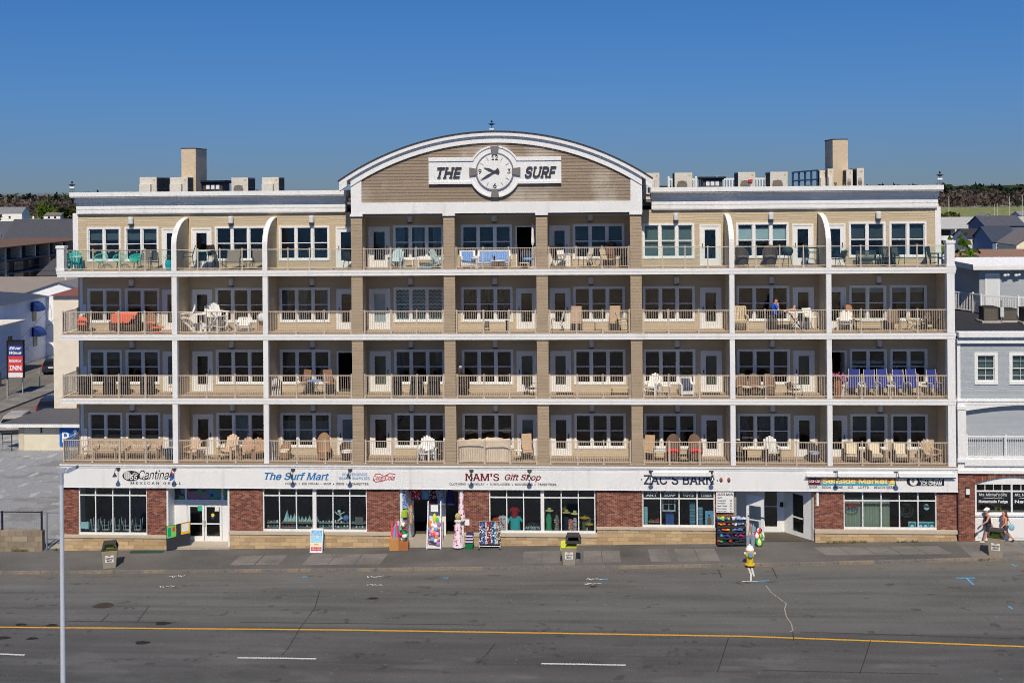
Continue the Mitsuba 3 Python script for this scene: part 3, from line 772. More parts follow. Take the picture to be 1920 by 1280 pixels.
# x of the brick and window edges along the front
XA = [-27.48, -26.62, -22.89, -21.84, -18.42, -16.62, -11.05, -9.32, -5.91, -4.57, 1, 1.07, 3.45, 7.2, 8.18, 12.33, 13.81, 18.53, 19.53]
LA, LB, LC, LD, LE = (-0.06, 0.1), (0.18, 0.35), (0.17, 0.36), (0.57, 0.71), (0.47, 0.67)
for a, e, L in ((XA[0], XA[3], LA), (XA[4], XA[7], LB), (XA[8], XA[11], LC), (XA[11], XA[14], LD), (XA[15], XA[18], LE)):
    stone_base(BD, a, e, L[0], YB - .03); ledge(BD, a - .02, e + .02, L[0], L[1], YB)
for a, e, L in ((XA[0], XA[1], LA), (XA[2], XA[3], LA), (XA[4], XA[5], LB), (XA[6], XA[7], LB), (XA[8], XA[9], LC), (XA[11], XA[12], LD), (XA[15], XA[16], LE), (XA[17], XA[18], LE)):
    bricks(BD, a, e, L[1], FB, YB)
bricks(BD, XA[13], XA[14], LD[1], FB, YB)
shop_window(BD, XA[1], XA[2], LA[1], FB, 2.18, [-25.72, -24.78, -23.85], YW)
shop_window(BD, XA[5], XA[6], LB[1], FB, 2.22, [-15.74, -14.83, -13.86, -12.87, -11.97], YW, (-13.96, -13.76))
shop_window(BD, XA[9], XA[10], LC[1], FB, 2.19, [-3.65, -2.76, -1.77, -0.78, 0.12], YW, (-1.86, -1.68))
shop_window(BD, XA[12], XA[13], LD[1], FB, 2.18, [4.4, 5.36, 6.29], YW)
shop_window(BD, XA[16], XA[17], LE[1], FB, 2.13, [14.79, 15.73, 16.66, 17.6], YW)
# the shops' insides
ins = B((150, 146, 140)); ins.box(XL + .3, XR - .3, 4.6, 4.7, -1.2, 3.9)
for x in (XA[3] - .12, XA[4] + .12, XA[7] - .05, XA[8] + .05, XA[14] + .1, XA[15] - .05): ins.box(x - .06, x + .06, .32, 4.6, -1.2, 3.7)
ins.box(XL + .3, XR - .3, .31, 4.6, 2.72, 2.78, (120, 118, 114))
bp('shop_interior', ins)
sfl = B((84, 78, 70)); sheet(sfl, np.linspace(XL + .3, XR - .3, 12), [.26, 4.6], lambda x, t: (x, t, float(z_walk(x)) + .02)); bp('shop_floor', sfl)

# entrance of the grill: deep doorway with double doors and a painted transom
GD = 1.1
za = float(z_walk(-20)) + .12
step = B((170, 160, 144)); step.box(XA[3], XA[4], .02, 1.4, za - .4, za); bp('step', step)
e1 = B((222, 224, 226))
ex0, ex1 = -21.9, -18.71
dz1, hz0, hz1 = 1.46, 1.46, 1.72
e1.box(ex0, ex1, GD, GD + .12, hz0, hz1); e1.box(XA[3] + .005, XA[3] + .1, .12, GD + .1, za, FB); e1.box(XA[4] - .1, XA[4] - .005, .12, GD + .1, za, FB)
e1.box(ex0, -21.02, GD, GD + .1, za, hz0); e1.box(-19.13, ex1, GD, GD + .1, za, hz0)
for u in (-21.84, -21.12, -19.11): e1.box(u - .05, u + .05, GD, GD + .1, hz1, FB)
bp('entrance_frame', e1, 'mat_white')
bp('entrance_panel', B((240, 240, 240)).box(ex0 + .06, -21.08, GD - .03, GD - .004, za + .75, hz0 - .03), 'mat_white')
for a, e, left in ((-21, -20.12, True), (-20.09, -19.15, False)):
    k = key(BD + '__shop_door'); d = B(WHITE); zt = hz0 - .02; s = .11
    d.box(a, a + s, GD - .01, GD + .04, za, zt); d.box(e - s, e, GD - .01, GD + .04, za, zt); d.box(a + s, e - s, GD - .01, GD + .04, za, za + .26); d.box(a + s, e - s, GD - .01, GD + .04, zt - .1, zt); d.box(a + s, e - s, GD - .02, GD + .04, za + .9, za + .96)
    scene[k] = d.ply('mat_white')
    for lo, hi in ((za + .26, za + .9), (za + .96, zt - .1)): put('pane', B().quad((a + s, GD + .015, lo), (e - s, GD + .015, lo), (e - s, GD + .015, hi), (a + s, GD + .015, hi)), 'mat_glass', k)
    hx = e - .05 if left else a + .05
    put('handle', B((170, 172, 176)).tube([(hx, GD - .02, za + .8), (hx, GD - .08, za + .84), (hx, GD - .08, za + 1.1), (hx, GD - .02, za + 1.14)], .014), 'mat_gloss', k)
def art(p, n, uv):
    a = fbm(p.x * 3.1, p.z * 3.1, 1.0, 3); b = fbm(p.x * 2.2, p.z * 4.0, 5.0, 3)
    c = mix(mi.Color3f(0.03, 0.05, 0.06), mi.Color3f(0.06, 0.25, 0.45), smoothstep(0.5, 0.62, a))
    c = mix(c, mi.Color3f(0.10, 0.30, 0.12), smoothstep(0.55, 0.62, b))
    return mix(c, mi.Color3f(0.30, 0.14, 0.24), smoothstep(0.6, 0.66, fbm(p.x * 2.6, p.z * 2.6, 11.0, 3)))
scene['mat_art'] = two({'type': 'principled', 'base_color': mikit.proc(art), 'roughness': 0.4, 'specular': 0.5})
for a, e in ((-21.78, -21.16), (-21.07, -19.14), (-19.06, ex1 - .1)):
    bp('painted_transom', B().quad((a, GD + .03, hz1), (e, GD + .03, hz1), (e, GD + .03, FB), (a, GD + .03, FB)), 'mat_art')

# gift shop entrance: white recess with two dark doorways
zb = float(z_walk(-7)) + .05
g2 = B((214, 214, 214)); g2.hexa([(XA[7] + .02, .2, zb), (XA[7] + .02, .2, FB), (XA[7] + .42, 1.7, zb), (XA[7] + .42, 1.7, FB), (XA[7] + .14, .2, zb), (XA[7] + .14, .2, FB), (XA[7] + .54, 1.7, zb), (XA[7] + .54, 1.7, FB)])
g2.hexa([(XA[8] - .14, .2, zb), (XA[8] - .14, .2, FB), (XA[8] - .4, 1.7, zb), (XA[8] - .4, 1.7, FB), (XA[8] - .02, .2, zb), (XA[8] - .02, .2, FB), (XA[8] - .28, 1.7, zb), (XA[8] - .28, 1.7, FB)])
da = [(-8.78, -7.94), (-7.04, -6.37)]
g2.box(XA[7] + .4, da[0][0], 1.7, 1.8, zb, FB); g2.box(da[0][1], da[1][0], 1.7, 1.8, zb, FB); g2.box(da[1][1], XA[8] - .28, 1.7, 1.8, zb, FB)
for a, e in da: g2.box(a, e, 1.7, 1.8, 2.1, FB)
bp('entrance_recess', g2, 'mat_white')
bp('entrance_ramp', B((156, 150, 140)).hexa([(XA[7] + .02, -.05, zb - .3), (XA[7] + .02, -.05, zb - .055), (XA[7] + .5, 1.9, zb - .3), (XA[7] + .5, 1.9, zb + .06), (XA[8] - .02, -.05, zb - .3), (XA[8] - .02, -.05, zb + .0), (XA[8] - .3, 1.9, zb - .3), (XA[8] - .3, 1.9, zb + .06)]))

# corner entrance with the angled glass doors
zc = float(z_walk(10)) + .03
e3 = B((226, 228, 230)); bx0, bx1 = 9.78, 11.08
dx0, dx1 = 10.01, 10.77
e3.box(XA[14] + .1, dx0, 1.9, 2.0, zc, FB); e3.box(dx1, bx1, 1.9, 2.0, zc, FB); e3.box(dx0, dx1, 1.9, 2.0, 2.35, FB); e3.box(dx0, dx1, 1.9, 1.98, zc, zc + .28)
ax, ay = np.array([bx1, 1.9]), np.array([XA[15] - .03, .3]); dv = (ay - ax); L3 = np.linalg.norm(dv); dv = dv / L3; nv = np.array([dv[1], -dv[0]])
def wseg(b, s0, s1, z0, z1, t=.08, o=0.0, c=None):
    q = [ax + dv * s + nv * k_ for s in (s0, s1) for k_ in (o, o - t)]
    return b.hexa([(q[0][0], q[0][1], z0), (q[0][0], q[0][1], z1), (q[1][0], q[1][1], z0), (q[1][0], q[1][1], z1), (q[2][0], q[2][1], z0), (q[2][0], q[2][1], z1), (q[3][0], q[3][1], z0), (q[3][0], q[3][1], z1)], c)
d0, d1 = L3 * .24, L3 * .72
wseg(e3, 0, d0, zc, FB); wseg(e3, d1, L3, zc, FB); wseg(e3, d0, d1, 2.3, FB)
bp('entrance_recess', e3, 'mat_white')
k = key(BD + '__shop_door'); d = B((232, 234, 236))
for s0, s1, z0, z1 in ((d0, d0 + .12, zc, 2.3), (d1 - .12, d1, zc, 2.3), (d0 + .12, d1 - .12, zc, zc + .24), (d0 + .12, d1 - .12, 2.18, 2.3), (d0 + .12, d1 - .12, zc + .95, zc + 1.02)): wseg(d, s0, s1, z0, z1, .05, .005)
scene[k] = d.ply('mat_white')
p0, p1 = ax + dv * (d0 + .12), ax + dv * (d1 - .12)
put('pane', B().quad((p0[0], p0[1], zc + .24), (p1[0], p1[1], zc + .24), (p1[0], p1[1], 2.18), (p0[0], p0[1], 2.18)), 'mat_glass', k)
hp = ax + dv * (d1 - .06) + nv * .06
put('handle', B((90, 92, 96)).box(hp[0] - .015, hp[0] + .015, hp[1] - .015, hp[1] + .015, zc + .75, zc + 1.15), 'mat_gloss', k)
k = key(BD + '__shop_door'); scene[k] = B((230, 232, 234)).box(dx0, dx0 + .06, 1.92, 1.97, zc + .28, 2.35).box(dx1 - .06, dx1, 1.92, 1.97, zc + .28, 2.35).box(dx0 + .06, dx1 - .06, 1.92, 1.96, 1.3, 1.34).ply('mat_white')
put('pane', B().quad((dx0 + .06, 1.94, zc + .28), (dx1 - .06, 1.94, zc + .28), (dx1 - .06, 1.94, 2.35), (dx0 + .06, 1.94, 2.35)), 'mat_glass', k)
bp('intercom_panel', B((32, 34, 38)).box(10.87, 11.04, 1.86, 1.9, 1.31, 1.56))
# open door leaf of the toy shop, standing out at an angle
k = key(BD + '__shop_door'); od = B((212, 218, 222)); o0, o1 = np.array([8.93, .9]), np.array([9.77, .45])
oz1 = 2.23
def oseg(b, s0, s1, z0, z1, t=.05, c=None):
    dd = o1 - o0; nn = np.array([dd[1], -dd[0]]) / np.linalg.norm(dd)
    q = [o0 + dd * s + nn * kk for s in (s0, s1) for kk in (0, -t)]
    return b.hexa([(p[0], p[1], zz) for p in (q[0], q[1]) for zz in (z0, z1)] + [(p[0], p[1], zz) for p in (q[2], q[3]) for zz in (z0, z1)], c)
for s0, s1, z0, z1 in ((0, .16, zc, oz1), (.84, 1, zc, oz1), (.16, .84, zc, zc + .3), (.16, .84, oz1 - .55, oz1), (.16, .84, zc + .95, zc + 1.0)): oseg(od, s0, s1, z0, z1)
scene[k] = od.ply('mat_white')
q0, q1 = o0 + (o1 - o0) * .16, o0 + (o1 - o0) * .84
put('pane', B().quad((q0[0], q0[1] + .02, zc + .3), (q1[0], q1[1] + .02, zc + .3), (q1[0], q1[1] + .02, oz1 - .55), (q0[0], q0[1] + .02, oz1 - .55)), 'mat_glass', k)
put('push_bar', oseg(B((60, 62, 66)), .1, 1.05, zc + 1.15, zc + 1.19, -.04), 'mat_plain', k)
bp('downpipe', B(WHITE).box(XA[15] + .08, XA[15] + .2, .03, YB, 1.88, FB), 'mat_white')

# gooseneck lamps over the signs
GL = [-24.37, -21.33, -14.94, -11.89, -5.47, -2.42, 3.9, 7.01, 13.37, 16.44]
for i, x in enumerate(GL):
    dx = .14 * np.clip((-4 - x) / 20, -1, 1)
    k = key(BD + '__sign_lamp')
    scene[k] = B((64, 66, 70)).lathe([(.001, -.05), (.11, -.04), (.12, .0), (.001, .02)], 0, 0, 14).ply('mat_gloss', True)
    g = B((78, 80, 84))
    q = B((72, 74, 78)); a14 = np.arange(15) * 2 * PI / 14
    q.add([(x, -.055, 3.66)] + [(x + .12 * math.cos(a), -.075, 3.66 + .13 * math.sin(a)) for a in a14[:14]], [[0, 1 + j, 1 + (j + 1) % 14] for j in range(14)])
    q.tube([(x, -.06, 3.66), (x, -.2, 3.72), (x, -.38, 3.74), (x, -.52, 3.66), (x, -.55, 3.52)], .018, 6)
    scene[k] = q.ply('mat_gloss')
    put('shade', B((50, 52, 56)).lathe([(.02, .12), (.045, .1), (.06, .03), (.13, -.08), (.125, -.08), (.05, .03), (.001, .1)], x, -.55, 14).move(z=3.44), 'mat_gloss', k)
# rolled-up awnings over two of the signs
for a, e, arm in ((3.93, 6.98, 0), (11.86, 16.48, 1), (16.48, 19.35, 1)):
    k = single('awning_roll', B(WHITE).box(a, e, -.19, -.06, 3.43, 3.62).box(a, e, -.20, -.19, 3.45, 3.50),
               ('long white rolled awning over the orange market sign', 'short white rolled awning over the coffee shop sign')[0 if a < 13 else 1] if arm else 'white rolled awning over the dark capital letters of the barn sign', 'awning', 'mat_white')
    put('front_bar', B((52, 62, 74)).tube([(a - .08, -.19, 3.40), (e + .06, -.19, 3.40)], .03, 8), 'mat_gloss', k)

# ---------------------------------------------------------------- lettering and signs
_tm = {}
def glyphs(text, bold=True):
    """outline of a line of text as a shapely shape, capitals 1 tall, from 0, 0"""
    if (text, bold) not in _tm:
        m = meshkit.text_mesh(text, 1.0, 0.1, bold)
        v, f = np.array(m.vertices), np.array(m.faces)
        t = f[(v[f][:, :, 2] > .05).all(1)]
        _tm[text, bold] = shapely.union_all([shapely.Polygon(v[q][:, :2]).buffer(0.004, join_style='mitre') for q in t]).simplify(0.012)
    return _tm[text, bold]
def serif(g, s=.09, t=.06):
    """slab feet on the stems that end at the base line and the cap line"""
    add = []
    for y, lo, hi in ((.03, -.005, t), (.97, 1 - t, 1.005)):
        x0, _, x1, _ = g.bounds
        c = g.intersection(shapely.LineString([(x0 - 1, y), (x1 + 1, y)]))
        for q in getattr(c, 'geoms', [c]):
            if q.is_empty or q.geom_type != 'LineString': continue
            a, e = q.bounds[0], q.bounds[2]
            if .05 < e - a < .34: add.append(shapely.box(a - s, lo, e + s, hi))
    return g.union(shapely.union_all(add)) if add else g
def letters(text, x0, x1, z0, h, y, c, bold=True, slant=0, serifs=False, depth=.03, b=None):
    """text fitted between x0 and x1, capitals h tall standing on z0, its face at y"""
    g = glyphs(text, bold)
    if serifs: g = serif(g)
    if slant: g = shapely.affinity.affine_transform(g, [1, slant, 0, 1, 0, 0])
    a, _, e, _ = g.bounds
    g = shapely.affinity.affine_transform(g, [(x1 - x0) / (e - a), 0, 0, h, x0 - a * (x1 - x0) / (e - a), z0])
    return (b or B(c)).shape(g, y, y + depth, c)
import shapely.affinity
YS = -.058
def sign(label): return thing('shop_sign', label, 'sign')
DARK, BLUE, NAVY, RED, MAROON = (44, 44, 48), (46, 112, 168), (58, 60, 82), (172, 52, 62), (112, 44, 52)
# the grill
k = sign('black script grill sign with an oval badge, first sign on the white fascia')
ox, oz = -23.67,3.29
t = np.arange(36) * PI / 18
badge = B((36, 36, 38)).shape(shapely.Polygon([(ox + .47 * math.cos(a), oz + .27 * math.sin(a)) for a in t]), YS - .02, YS)
badge.shape(shapely.Polygon([(ox - .2 + .19 * math.cos(a), oz + .02 + .21 * math.sin(a)) for a in t]), YS - .026, YS - .021, (196, 196, 194))
for i in range(3):
    for j in range(3): badge.box(ox - .31 + .1 * i, ox - .28 + .1 * i, YS - .03, YS - .0265, oz - .1 + .1 * j, oz - .06 + .1 * j, (90, 90, 90))
badge.shape(shapely.Polygon([(ox + .02, oz + .06), (ox + .18, oz + .2), (ox + .3, oz + .15), (ox + .4, oz + .08), (ox + .2, oz + .1)]), YS - .026, YS - .021, (170, 170, 168))
letters('55', ox - .06, ox + .34, oz - .2, .25, YS - .03, (236, 236, 234), True, .2, depth=.006, b=badge)
put('badge', badge, 'mat_plain', k)
put('lettering', letters('Cantina', -23.27, -21.62, oz - .17, .46, YS, DARK, False, .32).tube([(-23.21, YS, oz - .12), (-22.98, YS, oz - .2), (-22.69, YS, oz - .14)], .02), 'mat_plain', k)
put('lettering', letters('M E X I C A N   G R I L L', -23.71, -20.96, 2.84, .12, YS, DARK), 'mat_plain', k)
cx, cz = -21.39,3.3
ch = B((46, 96, 176)).shape(shapely.Polygon([(cx - .2 + .26 * math.cos(a), cz + .26 * math.sin(a)) for a in np.linspace(-1.6, .5, 12)] + [(cx - .16 + .12 * math.cos(a), cz + .02 + .12 * math.sin(a)) for a in np.linspace(.5, -1.6, 8)]).buffer(0), YS - .01, YS)
for dx, dz in ((-.12, .1), (-.03, .16), (-.1, .22)): ch.ball(cx + dx, YS, cz + dz - .06, .06, (196, 58, 52), (1, .3, 1))
put('emblem', ch, 'mat_plain', k)
# the convenience shop
k = sign('blue italic market sign with small lines of goods, above the trinket windows')
put('lettering', letters('The Surf Mart', -16.47, -13.02, 3.12, .36, YS, BLUE, True, .28, True), 'mat_plain', k)
put('lettering', letters('COFFEE  \u2022  ICE CREAM  \u2022  BEER  \u2022  WINE  \u2022  CIGARETTES', -15.36, -10.92, 2.86, .11, YS, DARK), 'mat_plain', k)
put('lettering', letters('CONVENIENCE', -12.34, -10.99, 3.35, .13, YS, (92, 136, 176)), 'mat_plain', k)
put('lettering', letters('BEACH SUPPLIES', -12.47, -10.86, 3.14, .13, YS, (92, 136, 176)), 'mat_plain', k)
lx0, lz0 = -10.69,3.13; sc = (-9.48 - -10.69)
cc = B(RED); letters('Coca', lx0 + .02 * sc, lx0 + .44 * sc, lz0, .24, YS, RED, True, .35, b=cc); letters('Cola', lx0 + .53 * sc, lx0 + .97 * sc, lz0, .24, YS, RED, True, .35, b=cc)
cc.tube([(lx0, YS, lz0 + .02), (lx0 + .12 * sc, YS, lz0 - .1), (lx0 + .42 * sc, YS, lz0 - .04), (lx0 + .55 * sc, YS, lz0 + .02)], .022)
cc.tube([(lx0 + .08 * sc, YS, lz0 + .3), (lx0 + .3 * sc, YS, lz0 + .33), (lx0 + .5 * sc, YS, lz0 + .2), (lx0 + .75 * sc, YS, lz0 + .36), (lx0 + sc, YS, lz0 + .3)], .018)
cc.box(lx0 + .45 * sc, lx0 + .52 * sc, YS, YS + .03, lz0 + .1, lz0 + .14)
put('lettering', cc, 'mat_plain', k, label='red script drink logo')
# the gift shop
k = sign('maroon gift shop sign with serif capitals, above the clothes entrance')
put('lettering', letters("NAM'S", -5.82, -4.01, 3.12, .36, YS, MAROON, True, 0, True), 'mat_plain', k)
put('lettering', letters('Gift Shop', -3.73, -1.83, 3.16, .29, YS, MAROON, True, .28, True), 'mat_plain', k)
put('lettering', letters('CLOTHING  \u2022  JEWELRY  \u2022  SUNGLASSES  \u2022  SOUVENIRS  \u2022  TAPESTRIES', -6.63, -1.03, 2.88, .11, YS, DARK), 'mat_plain', k)
# the barn
k = sign('large dark slate capital letters of the barn shop between two dots')
put('lettering', letters("ZAC'S BARN", 3.52, 7.17, 2.98, .47, YS, NAVY, True, 0, True), 'mat_plain', k)
put('dot', B(NAVY).ball(3.41, YS, 3.23, .035), 'mat_plain', k); put('dot', B(NAVY).ball(7.32, YS, 3.19, .035), 'mat_plain', k)
for x, z in ((7.51,3.21), (7.91,3.21)):
    put('sandal_emblem', B((92, 58, 48)).ball(x, YS, z, .11, None, (.8, .12, 1.2)).ball(x, YS - .01, z + .03, .06, (190, 70, 40), (.9, .12, .8)), 'mat_plain', k)
# the market banner and the coffee sign
k = sign('orange and teal banner sign with cream lettering under the long awning')
bx0, bx1, bz0, bz1 = 11.97,16.44,2.98,3.42
bn = B((222, 128, 60)); bn.box(bx0, bx1, YS - .012, YS, bz0, bz1)
hz = (bz0 + bz1) / 2
bn.box(bx0, bx1, YS - .016, YS - .0125, bz0, hz - .03, (82, 160, 180)); bn.box(bx0 + .02, bx0 + .62, YS - .02, YS - .0165, bz0 + .01, bz1 - .01, (96, 36, 50))
bn.shape(shapely.Polygon([(bx1 - .42, bz0 + .06), (bx1 - .04, bz0 + .06), (bx1 - .1, bz0 + .0), (bx1 - .36, bz0 + .0)]).union(shapely.Polygon([(bx1 - .36, bz0 + .1), (bx1 - .14, bz1 - .02), (bx1 - .08, bz0 + .1)])), YS - .022, YS - .017, (240, 214, 120))
put('banner', bn, 'mat_plain', k)
put('lettering', letters('Seaside Market', 12.7, 16, bz0 + .1, .25, YS - .028, (246, 226, 150), True, 0, depth=.01), 'mat_plain', k)
put('lettering', letters('Coca-Cola', bx0 + .06, bx0 + .58, bz0 + .14, .16, YS - .028, (236, 216, 220), True, .3, depth=.006), 'mat_plain', k)
put('lettering', letters('BEER     SODA   WINE     ICE     LOTTO     BEACH GEAR', 12.03, 16.38, 2.81, .12, YS, (70, 74, 92)), 'mat_plain', k)
k = sign('black coffee and ice cream sign with a white portrait roundel')
bx0, bx1, bz0, bz1 = 17.3,18.86,2.98,3.42
put('board', B((40, 42, 50)).box(bx0, bx1, YS - .012, YS, bz0, bz1), 'mat_plain', k)
put('lettering', letters('COFFEE SHOP', bx0 + .3, bx1 - .05, hz + .03, .17, YS - .02, WHITE, True, depth=.007), 'mat_plain', k)
put('lettering', letters('ICE CREAM', bx0 + .38, bx1 - .12, bz0 + .04, .17, YS - .02, WHITE, True, depth=.007), 'mat_plain', k)
rx, rz_ = 17.27,3.21
ro = B((36, 38, 44)).shape(shapely.Polygon([(rx + .29 * math.cos(a), rz_ + .25 * math.sin(a)) for a in t]), YS - .02, YS)
ro.shape(shapely.Polygon([(rx + .05 + .2 * math.cos(a), rz_ - .02 + .2 * math.sin(a)) for a in t]), YS - .026, YS - .021, (222, 220, 216)).shape(shapely.Polygon([(rx + .02 + .08 * math.cos(a), rz_ + .04 + .11 * math.sin(a)) for a in t]), YS - .03, YS - .0265, (120, 118, 116))
put('roundel', ro, 'mat_plain', k)

# the clock and name board on the gable
k = thing('clock_sign', 'white clock between two name panels on the weathered gable', 'clock')
CX0, CZ0 = -4.1, 19.30
o = shapely.union_all([shapely.Point(CX0, CZ0).buffer(1.36, 48), shapely.box(-7.58, 18.66, -.63, 20.07)])
put('board', B(WHITE).shape(o, -.16, -.06), 'mat_white', k)
put('rim', B(WHITE).shape(o.difference(shapely.union_all([shapely.Point(CX0, CZ0).buffer(1.27, 48), shapely.box(-7.6, 18.80, -.6, 19.86)])), -.22, -.16), 'mat_white', k)
put('bezel', B((120, 122, 130)).shape(shapely.Point(CX0, CZ0).buffer(1.0, 40).difference(shapely.Point(CX0, CZ0).buffer(.93, 40)), -.24, -.16), 'mat_plain', k)
put('clock_face', B((240, 240, 240)).shape(shapely.Point(CX0, CZ0).buffer(.93, 40), -.215, -.16), 'mat_white', k)
for a in range(4):
    ca, sa = math.cos(a * PI / 2), math.sin(a * PI / 2)
    p = shapely.Polygon([(-.22, 1.34), (.22, 1.34), (.15, .9), (-.15, .9)])
    put('keystone', B((116, 112, 114)).shape(shapely.affinity.translate(shapely.affinity.rotate(p, 90 * a, origin=(0, 0)), CX0, CZ0), -.27, -.16), 'mat_plain', k)
for i in range(12):
    if i % 3 == 0: continue
    a = PI / 2 - i * PI / 6; ca, sa = math.cos(a), math.sin(a)
    put('hour_mark', B((52, 52, 56)).bar((CX0 + .66 * ca, -.222, CZ0 + .66 * sa), (CX0 + .86 * ca, -.222, CZ0 + .86 * sa), .035, .012), 'mat_plain', k)
for s, dx, dz, w in (('12', -.17, .6, .34), ('3', .66, -.11, .16), ('6', -.09, -.86, .18), ('9', -.86, -.11, .17)):
    put('numeral', letters(s, CX0 + dx, CX0 + dx + w, CZ0 + dz, .24, -.23, (52, 52, 56), depth=.012), 'mat_plain', k)
for nm, hr, L, w in (('hour_hand', 9.667, .62, .11), ('minute_hand', 8.0, .86, .09)):
    a = PI / 2 - hr * PI / 6; d_ = np.array([math.cos(a), math.sin(a)]); n_ = np.array([-d_[1], d_[0]])
    pg = shapely.Polygon([tuple(np.array([CX0, CZ0]) + d_ * s + n_ * q) for s, q in ((-.24, .09), (0, .03), (L * .5, w * .6), (L, .005), (L, -.005), (L * .5, -w * .6), (0, -.03), (-.24, -.09))])
    put(nm, B((70, 68, 72)).shape(pg, -.29 if L > .7 else -.27, -.275 if L > .7 else -.255), 'mat_plain', k)
put('hub', B((70, 68, 72)).shape(shapely.Point(CX0, CZ0).buffer(.06), -.3, -.215), 'mat_plain', k)
for i in range(3):
    a, e = [(-7.13, -5.83), (-2.53, -0.87), (0, 0)][i]
    if i < 2: put('lettering', letters(('THE', 'SURF')[i], a, e, 19.0, .53, -.25, (62, 62, 70), True, .26, True, .06), 'mat_plain', k)

# ---------------------------------------------------------------- the grey neighbour on the right
NB = thing('grey_building', 'pale grey clapboard building with white trim over brick arches', 'building')
def np_(name, b, mat='mat_plain', **kw): return put(name, b, mat, NB, **kw)
NX0, NX1 = 19.60, 34.0
nw = B((150, 156, 162)); nw.box(NX0 + .02, NX1, .25, 24, 3.5, 10.5); np_('wall', nw, 'mat_greysiding')
np_('roof', B((50, 50, 54)).box(NX0 + .05, NX1, .3, 24, 10.50, 10.61))
sd = B()
wins = [(20.47, 21.64), (22.21, 23.38), (25.4, 26.57), (27.1, 28.27)]
at = NX0 + .15
for a, e in wins + [(NX1, NX1)]:
    clap(sd, at, a, 7.42, 10.28, .05, .12)
    if a < NX1: clap(sd, a, e, 7.42, 8.16, .05, .12); clap(sd, a, e, 9.80, 10.28, .05, .12)
    at = e
np_('siding', sd, 'mat_greysiding', kind='stuff')
for a, e in wins:
    k = window(NB, a, e, 8.16, 9.80, 8.98, 1, .05, casing=.16)
    put('blind', B((112, 120, 118)).box(a + .18, e - .18, .2, .22, 8.3, 9.66), 'mat_plain', k)
    put('muntin', B(WHITE).box((a + e) / 2 - .012, (a + e) / 2 + .012, .09, .11, 8.3, 9.66).box(a + .18, e - .18, .092, .108, 9.33, 9.35).box(a + .18, e - .18, .092, .108, 8.6, 8.62), 'mat_white', k)
c = B(WHITE); c.box(NX0, NX1, -.32, .3, 10.62, 10.86); c.box(NX0 + .1, NX1, -.02, .3, 10.49, 10.62); c.box(NX0 - .03, NX1, -.14, .3, 10.28, 10.48)
np_('cornice', c, 'mat_white')
np_('corner_board', B(WHITE).box(NX0 - .01, NX0 + .15, .0, .25, 7.42, 10.28), 'mat_white')
c = B(WHITE); c.box(NX0 - .03, NX1, -.06, .3, 7.12, 7.42); c.box(NX0 - .05, NX1, -.10, .3, 7.30, 7.38)
np_('band_course', c, 'mat_white')
# loggia with a low arch, white balustrade, sliding doors behind
lo = B(WHITE)
arch_o = shapely.box(NX0 - .02, 3.6, 27.2, 7.12).difference(shapely.union_all([shapely.box(20.0, 4.4, 25.7, 6.82), shapely.Polygon([(20.0, 6.8)] + [(20.0 + 5.7 * s, 6.82 + .28 * math.sin(PI * s)) for s in np.linspace(0, 1, 20)] + [(25.7, 6.8)])]))
lo.shape(arch_o, -.04, .3); np_('loggia_front', lo, 'mat_white')
np_('pilaster', B(WHITE).box(NX0 - .04, 19.98, -.12, -.041, 4.36, 6.9).box(NX0 - .07, 20.01, -.16, -.041, 6.9, 7.08).box(NX0 - .07, 20.01, -.16, -.041, 4.2, 4.38), 'mat_white')
bx = B(WHITE); bx.box(19.9, 27.2, -.14, -.041, 4.02, 4.36); bx.box(NX0 - .05, 27.2, -.12, -.041, 3.62, 3.78); np_('balcony_beam', bx, 'mat_white')
np_('loggia_wall', B((186, 190, 194)).box(20.0, 25.7, 1.9, 2.0, 4.36, 7.1).box(20.0, 25.7, .3, 1.9, 4.3, 4.38, (140, 128, 112)).box(19.99, 20.06, .3, 1.9, 4.36, 7.1).box(20.0, 25.7, .3, 2, 7.1, 7.16), 'mat_plain')
for a, e, n in ((20.35, 21.75, 3), (21.85, 23.0, 2)):
    k = np_('sliding_door', B(WHITE).box(a, e, 1.82, 1.9, 6.45, 6.6).box(a, a + .07, 1.82, 1.9, 4.4, 6.45).box(e - .07, e, 1.82, 1.9, 4.4, 6.45).box(a + (e - a) / n, a + (e - a) / n + .05, 1.84, 1.9, 4.4, 6.45), 'mat_white')
    put('pane', B((24, 32, 34)).box(a + .07, e - .07, 1.875, 1.895, 4.42, 6.45), 'mat_gloss', k)
k = np_('balustrade', B(WHITE).box(20.02, 25.7, -.03, .03, 5.47, 5.53).box(20.02, 25.7, -.02, .02, 4.45, 4.5), 'mat_white')
for x in (20.05, 22.0, 23.9, 25.65): put('post', B(WHITE).box(x - .04, x + .04, -.04, .04, 4.36, 5.6), 'mat_white', k)
bl = B(WHITE)
for x in np.arange(20.16, 25.6, .11): bl.box(x - .012, x + .012, -.012, .012, 4.5, 5.47)
put('baluster', bl, 'mat_white', k, kind='stuff')
